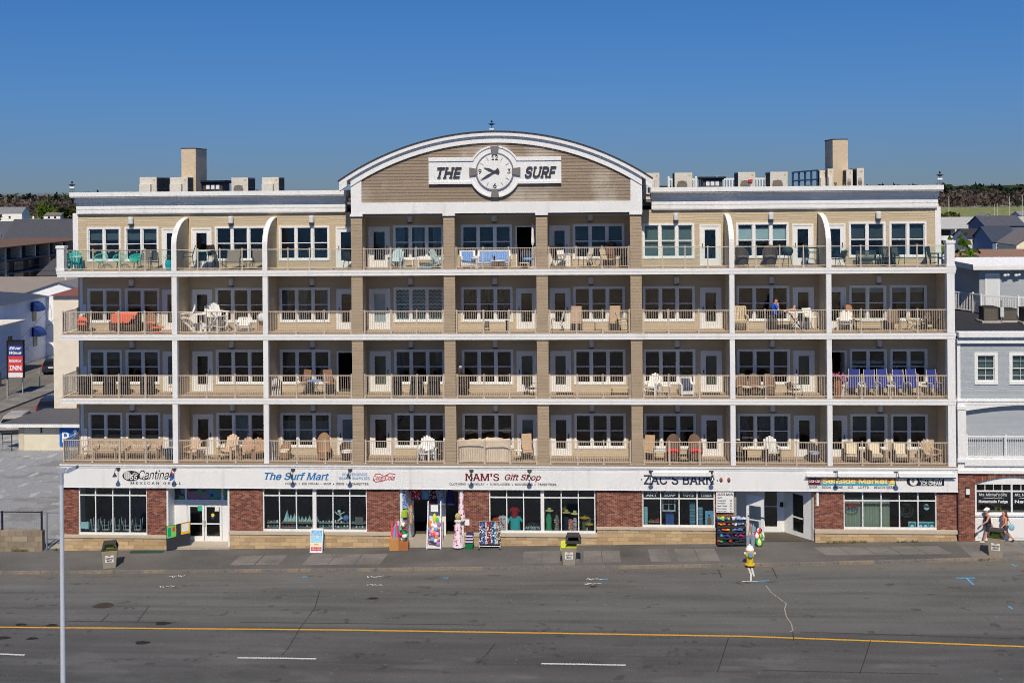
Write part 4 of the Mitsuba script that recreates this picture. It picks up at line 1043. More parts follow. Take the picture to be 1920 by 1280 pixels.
# ground floor: brick piers, soldier arch, shop front
k_b = bricks(NB, NX0, 20.43, .0, 3.6, .0)
bricks(NB, 24.3, 25.3, .15, 3.6, .0)
ar = B(); n = 46
np_('brick_spandrel', B((128, 72, 58)).shape(shapely.box(20.43, 2.9, 24.3, 3.61).difference(shapely.Polygon([(20.43, 2.9)] + [(20.43 + 3.87 * s, 3.1 + .36 * math.sin(PI * s)) for s in np.linspace(0, 1, 24)] + [(24.3, 2.9)])), .02, .25))
for i in range(n):
    s0, s1 = i / n, (i + .86) / n
    P = lambda s, o: (20.43 + 3.87 * s, 3.1 + .36 * math.sin(PI * s) + o)
    put('arch_brick', B(rb_.choice(BRK)).shape(shapely.Polygon([P(s0, 0), P(s1, 0), P(s1, .22), P(s0, .22)]), -.02, .05), 'mat_plain', k_b)
sw = B(WHITE); fr = shapely.Polygon([(20.43, .1)] + [(20.43 + 3.87 * s, 3.1 + .36 * math.sin(PI * s)) for s in np.linspace(0, 1, 24)] + [(24.3, .1)])
hole = shapely.union_all([shapely.box(20.55, 2.70, 22.27, 3.02), shapely.box(20.55, 1.58, 22.27, 2.64), shapely.box(22.36, 2.70, 24.1, 3.02), shapely.box(22.36, 1.58, 24.1, 2.64)])
sw.shape(fr.difference(hole), .10, .2); sw.box(20.43, 24.3, .02, .1, 1.40, 1.5)
for a, e in ((20.6, 21.75), (21.85, 23.0), (23.1, 24.2)): sw.box(a, e, .07, .1, .3, 1.3)
k = np_('shop_front', sw, 'mat_white')
for x0 in (20.55, 22.36):
    for i in (1, 2, 3): put('muntin', B(WHITE).box(x0 + .43 * i - .015, x0 + .43 * i + .015, .13, .17, 2.70, 3.02), 'mat_white', k)
    put('pane', B().quad((x0, .15, 1.58), (x0 + 1.73, .15, 1.58), (x0 + 1.73, .15, 3.02), (x0, .15, 3.02)), 'mat_glass', k)
    put('window_film', B((38, 42, 52)).box(x0 + .01, x0 + 1.71, .165, .17, 1.98, 2.63), 'mat_plain', k)
    q = key(k + '__lettering')
    lt = B((226, 226, 226)); letters("Mrs. Mitchell's Gifts", x0 + .12, x0 + 1.55, 2.42, .13, .14, (226, 226, 226), False, .3, depth=.006, b=lt)
    letters('\u2014 Established Since 1970 \u2014', x0 + .3, x0 + 1.4, 2.29, .05, .14, (216, 216, 216), depth=.006, b=lt)
    letters('Homemade Fudge' if x0 < 21 else 'Nauticals', x0 + .12, x0 + 1.58, 2.07, .14, .14, (226, 226, 226), True, depth=.006, b=lt)
    scene[q] = lt.ply('mat_plain')
np_('shop_interior', B((70, 68, 66)).box(20.45, 24.2, 2.6, 2.7, 0, 3.5).box(20.45, 24.2, .26, 2.6, .1, .14).box(20.45, 24.2, .26, 2.6, 3.4, 3.5))
np_('wall_lamp', B((225, 226, 226)).box(19.95, 20.13, -.12, -.0, 2.55, 2.86).box(19.93, 20.15, -.14, -.0, 2.86, 2.9, (60, 60, 62)).box(19.93, 20.15, -.14, -.0, 2.5, 2.55, (60, 60, 62)))
# toy dog in the window
dg = B((180, 176, 96)); dg.ball(21.75, .5, 1.78, .13, None, (1.5, .8, .9)).ball(21.5, .5, 1.92, .09, None, (1.2, .9, 1)).bar((21.93, .5, 1.85), (22.15, .5, 1.95), .035)
for dx in (-.12, .12):
    for dy in (-.05, .05): dg.bar((21.75 + dx, .5 + dy, 1.75), (21.75 + dx, .5 + dy, 1.6), .05)
single('toy_dog', dg, 'small yellow-green toy dog in the fudge shop window', 'toy')
np_('display_ledge', B((120, 112, 100)).box(20.5, 24.2, .3, .8, 1.5, 1.6))
# penthouse on the roof
PH = thing('roof_house', 'small grey clapboard penthouse with a pale door on the flat dark roof', 'building')
pw = B(); pw.box(24.45, 33.9, 10.78, 17, 10.62, 13.3); put('wall', pw, 'mat_greysiding', PH)
ps_ = B(); clap(ps_, 24.45, 24.8, 10.62, 13.2, 10.76, .12); clap(ps_, 25.62, 33.9, 10.62, 13.2, 10.76, .12); clap(ps_, 24.8, 25.62, 13.05, 13.2, 10.76, .12); put('siding', ps_, 'mat_greysiding', PH, kind='stuff')
put('roof', B(WHITE).box(23.9, 34, 10.2, 17.4, 13.55, 13.62).box(23.9, 34, 10.15, 10.3, 13.3, 13.55).box(23.9, 24.0, 10.3, 17.4, 13.3, 13.55, (120, 140, 170)), 'mat_white', PH)
kd = put('door', B((206, 210, 212)).box(24.86, 25.56, 10.7, 10.77, 10.62, 12.95), 'mat_plain', PH)
put('frame', B(WHITE).box(24.78, 24.86, 10.68, 10.78, 10.62, 13.05).box(25.56, 25.64, 10.68, 10.78, 10.62, 13.05).box(24.86, 25.56, 10.68, 10.78, 12.95, 13.05), 'mat_white', kd)
for x in (25.95, 26.6): put('floodlight', B((210, 212, 214)).box(x - .04, x + .04, 10.5, 10.76, 12.98, 13.06).ball(x - .08, 10.46, 12.95, .11).ball(x + .1, 10.46, 12.98, .1), 'mat_plain', PH)
def white_rail(label, pts, z, h=1.15):
    k = thing('roof_railing', label, 'railing'); n = len(pts)
    for (x0, y0), (x1, y1) in zip(pts[:-1], pts[1:]):
        put('top_rail', B(WHITE).bar((x0, y0, z + h), (x1, y1, z + h), .06, .07).bar((x0, y0, z + .12), (x1, y1, z + .12), .04, .05), 'mat_white', k)
        L = math.hypot(x1 - x0, y1 - y0); b = B(WHITE)
        for s in np.arange(.13, L, .13) / L: b.box(x0 + (x1 - x0) * s - .013, x0 + (x1 - x0) * s + .013, y0 + (y1 - y0) * s - .013, y0 + (y1 - y0) * s + .013, z + .12, z + h)
        put('baluster', b, 'mat_white', k, kind='stuff')
    for x, y in pts: put('post', B(WHITE).box(x - .05, x + .05, y - .05, y + .05, z, z + h + .1), 'mat_white', k)
white_rail('white railing along the left edge of the dark flat roof', [(21.6, 14.6), (22.9, 14.4), (24.3, 11.4), (24.4, 10.3)], 10.61)
white_rail('white railing in front of the penthouse door and siding', [(24.4, 10.3), (26.1, 9.0), (28.5, 9.0)], 10.61)
def condenser(x, y, z, w, d, h, label):
    k = thing('roof_condenser', label, 'air conditioner', 'square condensers on the flat roof')
    b = B((86, 82, 76)); b.box(x, x + w, y, y + d, z + .1, z + h); put('casing', b, 'mat_plain', k)
    l = B((112, 106, 96))
    for i in range(12): l.box(x + .05 + (w - .1) * i / 12, x + .05 + (w - .1) * (i + .45) / 12, y - .012, y, z + .18, z + h - .1)
    put('louvre', l, 'mat_plain', k, kind='stuff')
    put('top', B((64, 62, 58)).box(x - .02, x + w + .02, y - .02, y + d + .02, z + h, z + h + .04).lathe([(.3, h + z + .04), (.32, h + z + .07), (.05, h + z + .08), (.001, h + z + .08)], x + w / 2, y + d / 2, 16), 'mat_plain', k)
    put('plinth', B((176, 172, 164)).box(x - .12, x + w + .12, y - .1, y + d + .1, z, z + .1), 'mat_plain', k)
condenser(23.05, 6.0, 10.62, .80, .8, .85, 'brown grey louvred condenser nearest the white building on the dark roof')
condenser(24.15, 6.2, 10.62, .80, .8, .72, 'brown grey louvred condenser in the middle of the dark roof')
condenser(25.05, 5.4, 10.62, .80, .8, .85, 'dark condenser at the far end of the row on the roof')
single('electrical_box', B((196, 200, 204)).box(23.93, 24.13, 5.9, 6.0, 10.95, 11.5).bar((24.0, 5.95, 10.62), (24.0, 5.95, 11.9), .05, .05, (120, 120, 122)), 'pale grey electrical box on a post between two roof condensers', 'electrical box')
# things on the loggia

# ---------------------------------------------------------------- left side: lot, wall, fence, shed, street, cars
rw2 = thing('retaining_wall', 'low tan block wall under the black fence beside the concrete lot', 'wall')
for r in range(4):
    for i in range(14):
        a = -33.6 + i * .42 - (.2 if r % 2 else 0); e = a + .41
        if a < -28.6:
            e = min(e, -28.58)
            if e - a < .05: continue
            put('block', B(random.choice([(150, 136, 116), (140, 128, 110), (158, 144, 124), (132, 120, 104)])).box(a, e, -.02 - random.uniform(0, .015), .3, -.85 + r * .29, -.57 + r * .29), 'mat_plain', rw2)
fk = thing('black_fence', 'black pipe fence with wire mesh on top of the block wall', 'fence')
put('rail', B((40, 44, 54)).tube([(-33.6, .12, 1.27), (-28.64, .12, 1.27)], .03), 'mat_plain', fk)
for x in (-30.84, -28.66): put('post', B((34, 38, 46)).box(x - .04, x + .04, .08, .16, .31 if x < -29 else -.75, 1.32), 'mat_plain', fk)
ms = B((110, 114, 120))
for i in range(40):
    x = -33.4 + i * .12; ms.bar((x, .12, .33), (x, .12, 1.25), .004)
for i in range(8): ms.bar((-33.6, .12, .4 + i * .11), (-28.7, .12, .4 + i * .11), .004)
put('wire_mesh', ms, 'mat_plain', fk, kind='stuff')
gk = thing('lot_gate', 'grey steel gate between the block wall and the brick corner', 'gate')
put('frame', B((120, 122, 138)).box(-28.42, -28.35, .08, .14, -.72, 1.3).tube([(-28.4, .11, 1.25), (-27.6, .11, 1.25)], .03).tube([(-28.4, .11, -.2), (-27.6, .11, -.2)], .015), 'mat_plain', gk)
single('handrail', B((60, 62, 66)).tube([(-28.3, .2, -.6), (-27.6, .6, -.15)], .03).hexa([(-28.3, .3, -.75), (-28.3, .3, -.7), (-28.3, .5, -.75), (-28.3, .5, -.7), (-27.6, .4, -.75), (-27.6, .4, -.3), (-27.6, .6, -.75), (-27.6, .6, -.3)], (170, 164, 150)), 'dark handrail on the pale ramp edge behind the steel gate', 'handrail')
def weed(x, y, z, n, h, label, group=None):
    b = B((78, 88, 40)); r = random.Random(int(x * 100) + 7)
    for i in range(n):
        a = r.uniform(0, 2 * PI); l = h * r.uniform(.5, 1); t = r.uniform(.2, .8); px, py = x + r.uniform(-.25, .25) * n / 30, y + r.uniform(-.06, .06)
        tip = (px + l * t * math.cos(a), py - abs(l * t * math.sin(a)) * .6, z + l * (1 - t * .5)); w = .012
        b.add([(px - w, py, z), (px + w, py, z), tip], [[0, 1, 2]], r.choice([(84, 92, 42), (104, 104, 56), (66, 80, 36), (128, 116, 72)]))
    single('weed_tuft', b, label, 'weed', 'mat_leaf', group)
weed(-29.9, -.1, -.78, 40, .32, 'green weed tuft at the foot of the tan block wall')
weed(-29.45, -.1, -.78, 22, .2, 'smaller weed tuft beside the block wall near its end')
weed(-27.75, .0, -.74, 26, .3, 'weed tuft by the pole at the foot of the brick corner')
for i, (x, n) in enumerate(((13.95, 60), (13.2, 34), (14.6, 40), (16.7, 30), (17.3, 22))):
    weed(x, -.06, float(z_walk(x)), n, .24, ('long dry weed tuft below the market window, at its widest', 'weed tuft left of the widest one under the market window', 'dry weeds just right of the widest tuft under the market window', 'small weed tuft under the clock window', 'last small weed tuft before the brick pier')[i], 'weeds along the stone base')
weed(19.9, -2.75, float(z_walk(19.9)) - .08, 30, .18, 'dark weed growing from the kerb near the right bin')
# shed with the parking sign
sh = thing('shed', 'low cream shed with a dark flat roof at the back of the lot', 'shed')
put('wall', B((216, 208, 186)).box(-41.5, -34, 23.5, 27, -.8, 1.12), 'mat_plain', sh)
put('roof', B((84, 84, 88)).hexa([(-42.9, 23.0, 1.2), (-42.9, 23.0, 1.26), (-41.8, 28.5, 1.2), (-41.8, 28.5, 1.42), (-33, 23.0, 1.2), (-33, 23.0, 1.26), (-33, 28.5, 1.2), (-33, 28.5, 1.42)]), 'mat_plain', sh)
put('gutter', B(WHITE).box(-42.95, -33, 22.9, 23.02, 1.06, 1.28), 'mat_white', sh)
put('corner_trim', B((196, 186, 164)).box(-41.5, -41.1, 23.46, 23.5, -.8, 1.1), 'mat_plain', sh)
put('lamp', B((60, 60, 60)).box(-39.8, -39.72, 23.4, 23.5, .55, .95), 'mat_plain', sh)
sk = thing('parking_sign', 'blue parking sign with a white letter P and arrow on the cream shed', 'sign')
put('panel', B((38, 106, 190)).box(-38.35, -36.9, 23.4, 23.45, -.42, .95), 'mat_plain', sk)
put('lettering', letters('P', -38.15, -37.62, -.1, .72, 23.37, WHITE), 'mat_plain', sk)
put('arrow', B(WHITE).bar((-37.5, 23.38, .0), (-37.15, 23.38, .35), .09, .02).bar((-37.15, 23.38, .3), (-37.15, 23.38, .7), .09, .02).poly_xz([(-37.35, .62), (-36.95, .62), (-37.15, .85)], 23.37, 23.39), 'mat_plain', sk)
single('pipe_rail', B((58, 60, 64)).tube([(-42.6, 23.2, -.8), (-42.6, 23.2, .65), (-41.9, 23.2, .65)], .04).tube([(-42.6, 23.2, -.1), (-41.9, 23.2, -.1)], .03).tube([(-41.9, 23.2, -.8), (-41.9, 23.2, .65)], .04), 'black pipe rail standing beside the cream shed corner', 'railing')
# side street with kerbs
street = B(); street.box(-50.6, -43.2, 1, 260, -1.2, -.93); struct('side_street', street, 'mat_road')
sw_ = B(); sw_.box(-53.2, -50.7, 1, 260, -1.2, -.80); struct('side_pavement', sw_, 'mat_slab')
struct('side_lot', B().box(-75, -53.25, 1, 110, -1.2, -.9), 'mat_road')
single('kerb_stop', B((206, 176, 60)).box(-53.9, -52.0, 66, 66.4, -.8, -.62), 'yellow concrete kerb stop by the side street', 'kerb stop')
def box_house(name, label, x0, x1, y0, y1, z0, zw, zr, wc, rc, axis='x', wins=(), mat='mat_plain', oh=.4, cat='house', group=None, hip=False):
    """a house with a pitched roof whose ridge runs along the axis; wins: rectangles (x0, x1, z0, z1) on its front, ('s', y0, y1, z0, z1) on its right side"""
    k = thing(name, label, cat, group)
    w = B(wc); w.box(x0, x1, y0, y1, z0, zw)
    xm, ym = (x0 + x1) / 2, (y0 + y1) / 2
    if zr > zw and not hip:
        if axis == 'x': w.poly_yz([(y0, zw), (y1, zw), (ym, zr - .05)], x0, x1)
        else: w.poly_xz([(x0, zw), (x1, zw), (xm, zr - .05)], y0, y1)
    put('wall', w, mat, k)
    r = B(rc)
    if zr <= zw: r.box(x0 - oh, x1 + oh, y0 - oh, y1 + oh, zw + .01, zw + .22)
    elif hip:
        dx = min((x1 - x0) / 2, (y1 - y0) / 2)
        c = [(x0 - oh, y0 - oh, zw), (x1 + oh, y0 - oh, zw), (x1 + oh, y1 + oh, zw), (x0 - oh, y1 + oh, zw)]
        rr = [(x0 + dx, ym, zr), (x1 - dx + .01, ym, zr)] if (x1 - x0) >= (y1 - y0) else [(xm, y0 + dx, zr), (xm, y1 - dx + .01, zr)]
        if (x1 - x0) >= (y1 - y0): r.add(c + rr, [[0, 1, 5], [0, 5, 4], [1, 2, 5], [2, 3, 4], [2, 4, 5], [3, 0, 4], [0, 2, 1], [0, 3, 2]])
        else: r.add(c + rr, [[0, 1, 4], [1, 2, 5], [1, 5, 4], [2, 3, 5], [3, 0, 4], [3, 4, 5], [0, 2, 1], [0, 3, 2]])
    else:
        t = .12
        if axis == 'x':
            for s in (0, 1):
                ye = y0 - oh if s == 0 else y1 + oh; ze = zw - oh * (zr - zw) / (ym - y0)
                r.hexa([(x, yy, zz) for x in (x0 - oh, x1 + oh) for yy, zz in ((ye, ze), (ye, ze + t), (ym, zr), (ym, zr + t))])
        else:
            for s in (0, 1):
                xe = x0 - oh if s == 0 else x1 + oh; ze = zw - oh * (zr - zw) / (xm - x0)
                r.hexa([p for xx, zz in ((xe, ze), (xm, zr)) for p in ((xx, y0 - oh, zz), (xx, y0 - oh, zz + t), (xx, y1 + oh, zz), (xx, y1 + oh, zz + t))])
    put('roof', r, 'mat_plain', k)
    for q in wins:
        if q[0] == 's':
            _, a, e, lo, hi = q
            kk = put('window', B(WHITE).box(x1 + .01, x1 + .07, a - .1, a, lo - .1, hi + .1).box(x1 + .01, x1 + .07, e, e + .1, lo - .1, hi + .1).box(x1 + .01, x1 + .07, a, e, hi, hi + .1).box(x1 + .01, x1 + .07, a, e, lo - .1, lo).box(x1 + .01, x1 + .06, a, e, (lo + hi) / 2 - .03, (lo + hi) / 2 + .03), 'mat_plain', k)
            put('pane', B((30, 36, 44)).box(x1 + .012, x1 + .03, a, e, lo, hi), 'mat_gloss', kk)
        else:
            a, e, lo, hi = q
            kk = put('window', B(WHITE).box(a - .1, a, y0 - .07, y0 - .01, lo - .1, hi + .1).box(e, e + .1, y0 - .07, y0 - .01, lo - .1, hi + .1).box(a, e, y0 - .07, y0 - .01, hi, hi + .1).box(a, e, y0 - .07, y0 - .01, lo - .1, lo).box(a, e, y0 - .06, y0 - .01, (lo + hi) / 2 - .03, (lo + hi) / 2 + .03), 'mat_plain', k)
            put('pane', B((30, 36, 44)).box(a, e, y0 - .03, y0 - .012, lo, hi), 'mat_gloss', kk)
    return k
# white lodging house with blue awnings
h1 = box_house('white_inn', 'tall white inn with blue awnings and a low dark roof', -80, -62.2, 60, 73, -1, 6.3, 7.6, (214, 220, 230), (62, 70, 84), 'y', [('s', 62.5, 63.4, 2.2, 4.6)], hip=True)
h1b = box_house('inn_wing', 'lower white wing of the inn with a pale flat roof', -82, -59.6, 48, 60.5, -1, 4.6, 4.6, (206, 212, 224), (196, 192, 184), 'y', [('s', 57.5, 58.6, 1.6, 3.4), ('s', 52.6, 53.6, 1.8, 2.8), ('s', 57.5, 58.6, -.4, 1.0)], cat='house')
def awning(y, z, label, x=-62.2):
    b = B((28, 62, 124)); n = 8
    for i in range(n):
        a0, a1 = i * PI / 2 / n, (i + 1) * PI / 2 / n
        P = lambda a: (x + 1.0 * math.sin(a), z - 1.0 * (1 - math.cos(a)))
        (xa, z0), (xb, z1) = P(a0), P(a1)
        b.hexa([(xa, y, z0), (xa, y, z0 + .03), (xa, y + 1.6, z0), (xa, y + 1.6, z0 + .03), (xb, y, z1), (xb, y, z1 + .03), (xb, y + 1.6, z1), (xb, y + 1.6, z1 + .03)])
    b.poly_xz([(x, z - 1.0), (x + 1.0, z - 1.0)] + [(x + math.sin(a), z - 1 + math.cos(a)) for a in np.linspace(PI / 2, 0, 7)][1:], y - .01, y + .01, (20, 44, 92))
    k = single('window_awning', b, label, 'awning', group='blue awnings on the inn wall')
    put('window', B((22, 28, 38)).box(x, x + .05, y + .3, y + 1.3, z - 2.2, z - .6), 'mat_gloss', h1)
awning(68.2, 5.9, 'upper curved blue awning on the shaded inn wall'); awning(68.4, 3.0, 'lower curved blue awning on the shaded inn wall')
single('window_fan', B((30, 34, 40)).box(-59.6, -59.2, 57.6, 58.4, .95, 1.5), 'dark air conditioner under a window of the inn wing', 'air conditioner')
ik = thing('inn_sign', 'red white and blue sign board of the motor inn on a dark post', 'sign')
sx, sy = -53.4, 47.0
for i, (z0, z1, c) in enumerate(((3.95, 4.3, (40, 42, 50)), (2.9, 3.95, (40, 64, 132)), (1.35, 2.9, (196, 70, 76)), (.85, 1.3, (226, 222, 222)))):
    put('panel', B(c).box(sx - .72, sx + .72, sy - .1, sy + .1, z0, z1 - .02), 'mat_plain', ik)
put('frame', B((30, 30, 34)).box(sx - .8, sx - .72, sy - .14, sy + .14, .8, 4.4).box(sx + .72, sx + .8, sy - .14, sy + .14, .8, 4.4).box(sx - .8, sx + .8, sy - .14, sy + .14, 4.3, 4.4), 'mat_plain', ik)
put('post', B((44, 46, 52)).box(sx - .9, sx - .8, sy - .06, sy + .06, -.9, 4.4), 'mat_plain', ik)
for s, z0, h, it in (('Silver', 3.5, .28, .3), ('Wave', 3.05, .28, .3), ('Motor', 2.3, .26, 0), ('INN', 1.55, .42, 0)):
    put('lettering', letters(s, sx - .6, sx + .6, z0, h, sy - .14, (236, 236, 240), True, it), 'mat_plain', ik)
box_house('white_cottage', 'narrow white gabled house between the inn and the beige tower', -66, -55.2, 72, 84, -1, 6.2, 7.9, (236, 238, 240), (110, 110, 114), 'y', [(-59.9, -59.0, 3.6, 4.3), (-58.9, -58.0, .6, 2.9)], oh=.25)
box_house('beige_block', 'windowless beige building with a red brown hipped roof behind the shed', -43.2, -30.5, 33, 46, -1, 9.9, 12.0, (222, 212, 196), (118, 78, 72), 'x', (), oh=.35, hip=True, cat='building')
for z0, z1 in ((1.4, 4.0),): single('shutter_door', B((96, 78, 56)).box(-41.25, -40.7, 32.9, 33.02, z0 - 2, z1), 'brown strip of a door in the beige wall beside the balconies', 'door')
# post and wire fence along the side pavement
pf = thing('wire_fence', 'thin steel posts with wire along the side street', 'fence')
for i, y in enumerate((44.5, 47.5, 51, 54.5)): put('post', B((160, 164, 168)).box(-53.06, -52.98, y, y + .08, -.8, 1.0), 'mat_plain', pf)
put('wire', B((120, 124, 128)).tube([(-53.02, 44.5, .95), (-53.02, 54.5, .95)], .012, 4), 'mat_plain', pf)
single('stone_wall', B((132, 124, 112)).box(-59.6, -57.4, 44, 52, -.9, .6), 'low rough stone wall below the inn wing', 'wall')

# cars
def car_mesh(L, W_, H, hood, roof0, roof1, tail, belt, c):
    """side outlines lofted across the width; nose towards -y"""
    b = B(c); hw = W_ / 2
    prof = [(0, .32), (0, .62), (.06, .72), (hood, belt), (roof0, H - .03), ((roof0 + roof1) / 2, H), (roof1, H - .05), (tail, belt + .08), (L - .05, belt - .02), (L, .5), (L, .32)]
    cut = [(-1, hw * .94, 0), (-.8, hw, 1), (.8, hw, 1), (1, hw * .94, 0)]
    n = len(prof); rows = []
    for s in (-1, -.985, .985, 1):
        row = []
        for y, z in prof:
            inset = .22 * max(0, (z - belt) / (H - belt)) if z > belt else 0
            k_ = 1 if abs(s) == 1 else .0
            row.append((math.copysign(1, s) * (hw - inset - (.0 if k_ else .05)), y, z + (0 if k_ else (.03 if z > .4 else 0))))
        rows.append(row)
    v = [p for r in rows for p in r]; f = []
    for i in range(3):
        for j in range(n - 1): f.append([i * n + j, i * n + j + 1, (i + 1) * n + j + 1, (i + 1) * n + j])
    b.add(v, f)
    for i in (0, 3): b.f.append(np.array([[0, j, j + 1] for j in range(1, n - 1)]) + b.n - len(v) + i * n)
    b.add([(-hw * .9, 0, .32), (hw * .9, 0, .32), (hw * .9, L, .32), (-hw * .9, L, .32)], [[0, 1, 2, 3]])
    return b
def car(label, x, y, z, rz, c, H=1.65, group=None, cat='car'):
    L, W_ = 4.5, 1.82; belt = .98
    k = thing('parked_car', label, cat, group); m = T().translate([x, y, z]).rotate([0, 0, 1], rz)
    roof0, roof1, tail, hood = 1.75, 3.75, 4.25, 1.1
    def p(n_, b, mat, par=k): return put(n_, b, mat, par, tw=m)
    p('body', car_mesh(L, W_, H, hood, roof0, roof1, tail, belt, c), 'mat_gloss')
    g = (20, 24, 30)
    p('rear_window', B(g).hexa([(-.66, roof1 + .03, H - .1), (-.66, roof1 + .0, H - .12), (-.78, tail + .02, belt + .16), (-.78, tail - .04, belt + .14), (.66, roof1 + .03, H - .1), (.66, roof1, H - .12), (.78, tail + .02, belt + .16), (.78, tail - .04, belt + .14)]), 'mat_gloss')
    p('windscreen', B(g).hexa([(-.78, hood + .06, belt + .1), (-.78, hood + .12, belt + .06), (-.66, roof0 - .06, H - .06), (-.66, roof0, H - .1), (.78, hood + .06, belt + .1), (.78, hood + .12, belt + .06), (.66, roof0 - .06, H - .06), (.66, roof0, H - .1)]), 'mat_gloss')
    for s in (-1, 1):
        for y0, y1 in ((1.75, 2.55), (2.62, 3.4)):
            p('side_window', B(g).hexa([(s * (.92 - .03), y0 - .1, belt + .05), (s * (.72 + .0), y0 + .1, H - .14), (s * (.92 - .03), y1, belt + .05), (s * .72, y1, H - .14), (s * .925, y0 - .1, belt + .05), (s * .735, y0 + .1, H - .14), (s * .925, y1, belt + .05), (s * .735, y1, H - .14)]), 'mat_gloss')
        p('tail_light', B((176, 24, 30)).box(s * .9 - .14, s * .9 + .02 if s > 0 else s * .9 + .14, L - .28, L + .015, belt - .22, belt + .04), 'mat_gloss')
        p('headlight', B((220, 224, 228)).box(s * .75 - .14, s * .75 + .14, -.02, .1, .6, .74), 'mat_gloss')
        for yy in (.85, 3.55):
            q = p('wheel', B((22, 22, 24)).poly_yz([(yy + .34 * math.cos(a), .34 + .34 * math.sin(a)) for a in np.arange(16) * PI / 8], s * .72 if s > 0 else -.93, s * .93 if s > 0 else -.72), 'mat_plain')
            p('rim', B((150, 152, 156)).poly_yz([(yy + .2 * math.cos(a), .34 + .2 * math.sin(a)) for a in np.arange(12) * PI / 6], s * .93, s * .94), 'mat_gloss', q)
    p('number_plate', B((225, 228, 226)).box(-.26, .26, L, L + .02, .72, .86), 'mat_plain')
    p('bumper', B((40, 42, 46)).box(-.86, .86, L - .06, L + .05, .36, .56), 'mat_plain')
    return k
car('black hatchback seen from behind beside the inn wall', -56.6, 63.5, -.9, 192, (30, 34, 40))
car('silver hatchback cut off by the picture edge beside the cream shed', -45.6, 33.2, -.92, 190, (150, 146, 140), 1.6)
car('dark blue hatchback showing its roof above the cream shed', -45.9, 40.5, -.92, 188, (28, 34, 52))
car('dark red hatchback parked beyond the black one', -58.0, 71.0, -.9, 188, (110, 34, 36))
single('traffic_barrel', B((226, 110, 60)).lathe([(.3, 0), (.3, .05), (.28, .06), (.27, 1.0), (.1, 1.05), (.001, 1.05)], -56.5, 68.5, 12).lathe([(.285, .3), (.283, .5)], -56.5, 68.5, 12, (240, 236, 230)).lathe([(.282, .62), (.28, .8)], -56.5, 68.5, 12, (240, 236, 230)).move(z=-.3), 'orange and white traffic barrel behind the black car', 'barrel')

# brown motel with fins and balconies receding into the distance
mo = thing('brown_motel', 'long dark brown motel with pale fins between its balconies', 'building')
put('wall', B((58, 58, 64)).box(-135, -119.0, 128, 215, -1, 7.2), 'mat_plain', mo)
rfm = B((92, 74, 62)); rfm.hexa([(-137, 126, 7.3), (-137, 126, 7.5), (-137, 217, 7.3), (-137, 217, 7.5), (-116.6, 126, 7.3), (-116.6, 126, 7.5), (-116.6, 217, 7.3), (-116.6, 217, 7.5)]); put('roof', rfm, 'mat_plain', mo)
for fz in (1.7, 4.5): put('floor_slab', B((96, 98, 106)).box(-119, -117.0, 128, 215, fz, fz + .22), 'mat_plain', mo)
for i, y in enumerate(np.arange(131, 216, 6.5)):
    put('fin', B((206, 192, 168) if i % 4 != 1 else (186, 158, 140)).box(-119, -116.8, y, y + .35, 4.9 if i % 3 else 1.0, 7.3), 'mat_plain', mo)
    put('window', B((20, 28, 40)).box(-119.0, -118.9, y + 1.2, y + 5.4, 2.1, 4.0), 'mat_gloss', mo); put('window', B((20, 28, 40)).box(-119.0, -118.9, y + 1.2, y + 5.4, 4.95, 6.8), 'mat_gloss', mo); put('window', B((20, 28, 40)).box(-119.0, -118.9, y + 1.2, y + 5.4, -.6, 1.4), 'mat_gloss', mo)
    rl = B((58, 72, 84))
    for fz in (1.9, 4.7): rl.box(-117.04, -117.0, y + .4, y + 6.4, fz + .9, fz + 1.0)
    put('balcony_rail', rl, 'mat_plain', mo)
box_house('tan_house', 'tan house with a wide dark roof behind the beige tower', -104, -82, 158, 172, -1, 2.6, 5.2, (196, 168, 140), (76, 74, 78), 'x', [(-99, -97.5, .3, 1.9)])
box_house('grey_shed_house', 'low house with a brown grey roof in front of the tan one', -98, -72, 118, 132, -1, 1.8, 4.6, (150, 138, 126), (132, 124, 118), 'x', ())
box_house('slate_roof_house', 'steep dark slate house with a white dormer far behind the wing', -150, -128, 232, 250, -1, 4.0, 11.5, (108, 112, 120), (74, 76, 84), 'x', [(-135, -132.6, .8, 2.8)])
dm = B((232, 232, 234)); k = thing('dormer_house', 'grey house with a row of white dormer windows', 'house')
put('wall', B((120, 122, 130)).box(-168, -148, 238, 252, -1, 6), 'mat_plain', k); put('roof', B((82, 84, 92)).poly_yz([(237, 6), (253, 6), (245, 11)], -168.5, -147.5), 'mat_plain', k)
for i in range(3): put('window', B((30, 34, 44)).box(-164 + 4.4 * i, -162 + 4.4 * i, 237.6, 238.4, 5.0, 7.8), 'mat_gloss', k); put('window_frame', B(WHITE).box(-164.4 + 4.4 * i, -164 + 4.4 * i, 237.5, 238.5, 4.8, 8.2).box(-162 + 4.4 * i, -161.6 + 4.4 * i, 237.5, 238.5, 4.8, 8.2).box(-164.4 + 4.4 * i, -161.6 + 4.4 * i, 237.5, 238.5, 7.8, 8.2), 'mat_plain', k)
box_house('white_bungalow', 'white bungalow with a pale roof below the dormer houses', -122, -98, 205, 219, -1, 4.4, 7.2, (232, 234, 238), (206, 208, 212), 'y', [(-118, -116, 1.6, 3.4), (-114.5, -112.5, 1.6, 3.4)])
box_house('porch_house', 'small white porch house beside the motel end', -116, -106, 190, 199, -1, 2.4, 4.0, (222, 222, 224), (120, 120, 126), 'x', [(-114, -112.6, .2, 1.9), (-111.5, -110, .2, 1.9)])
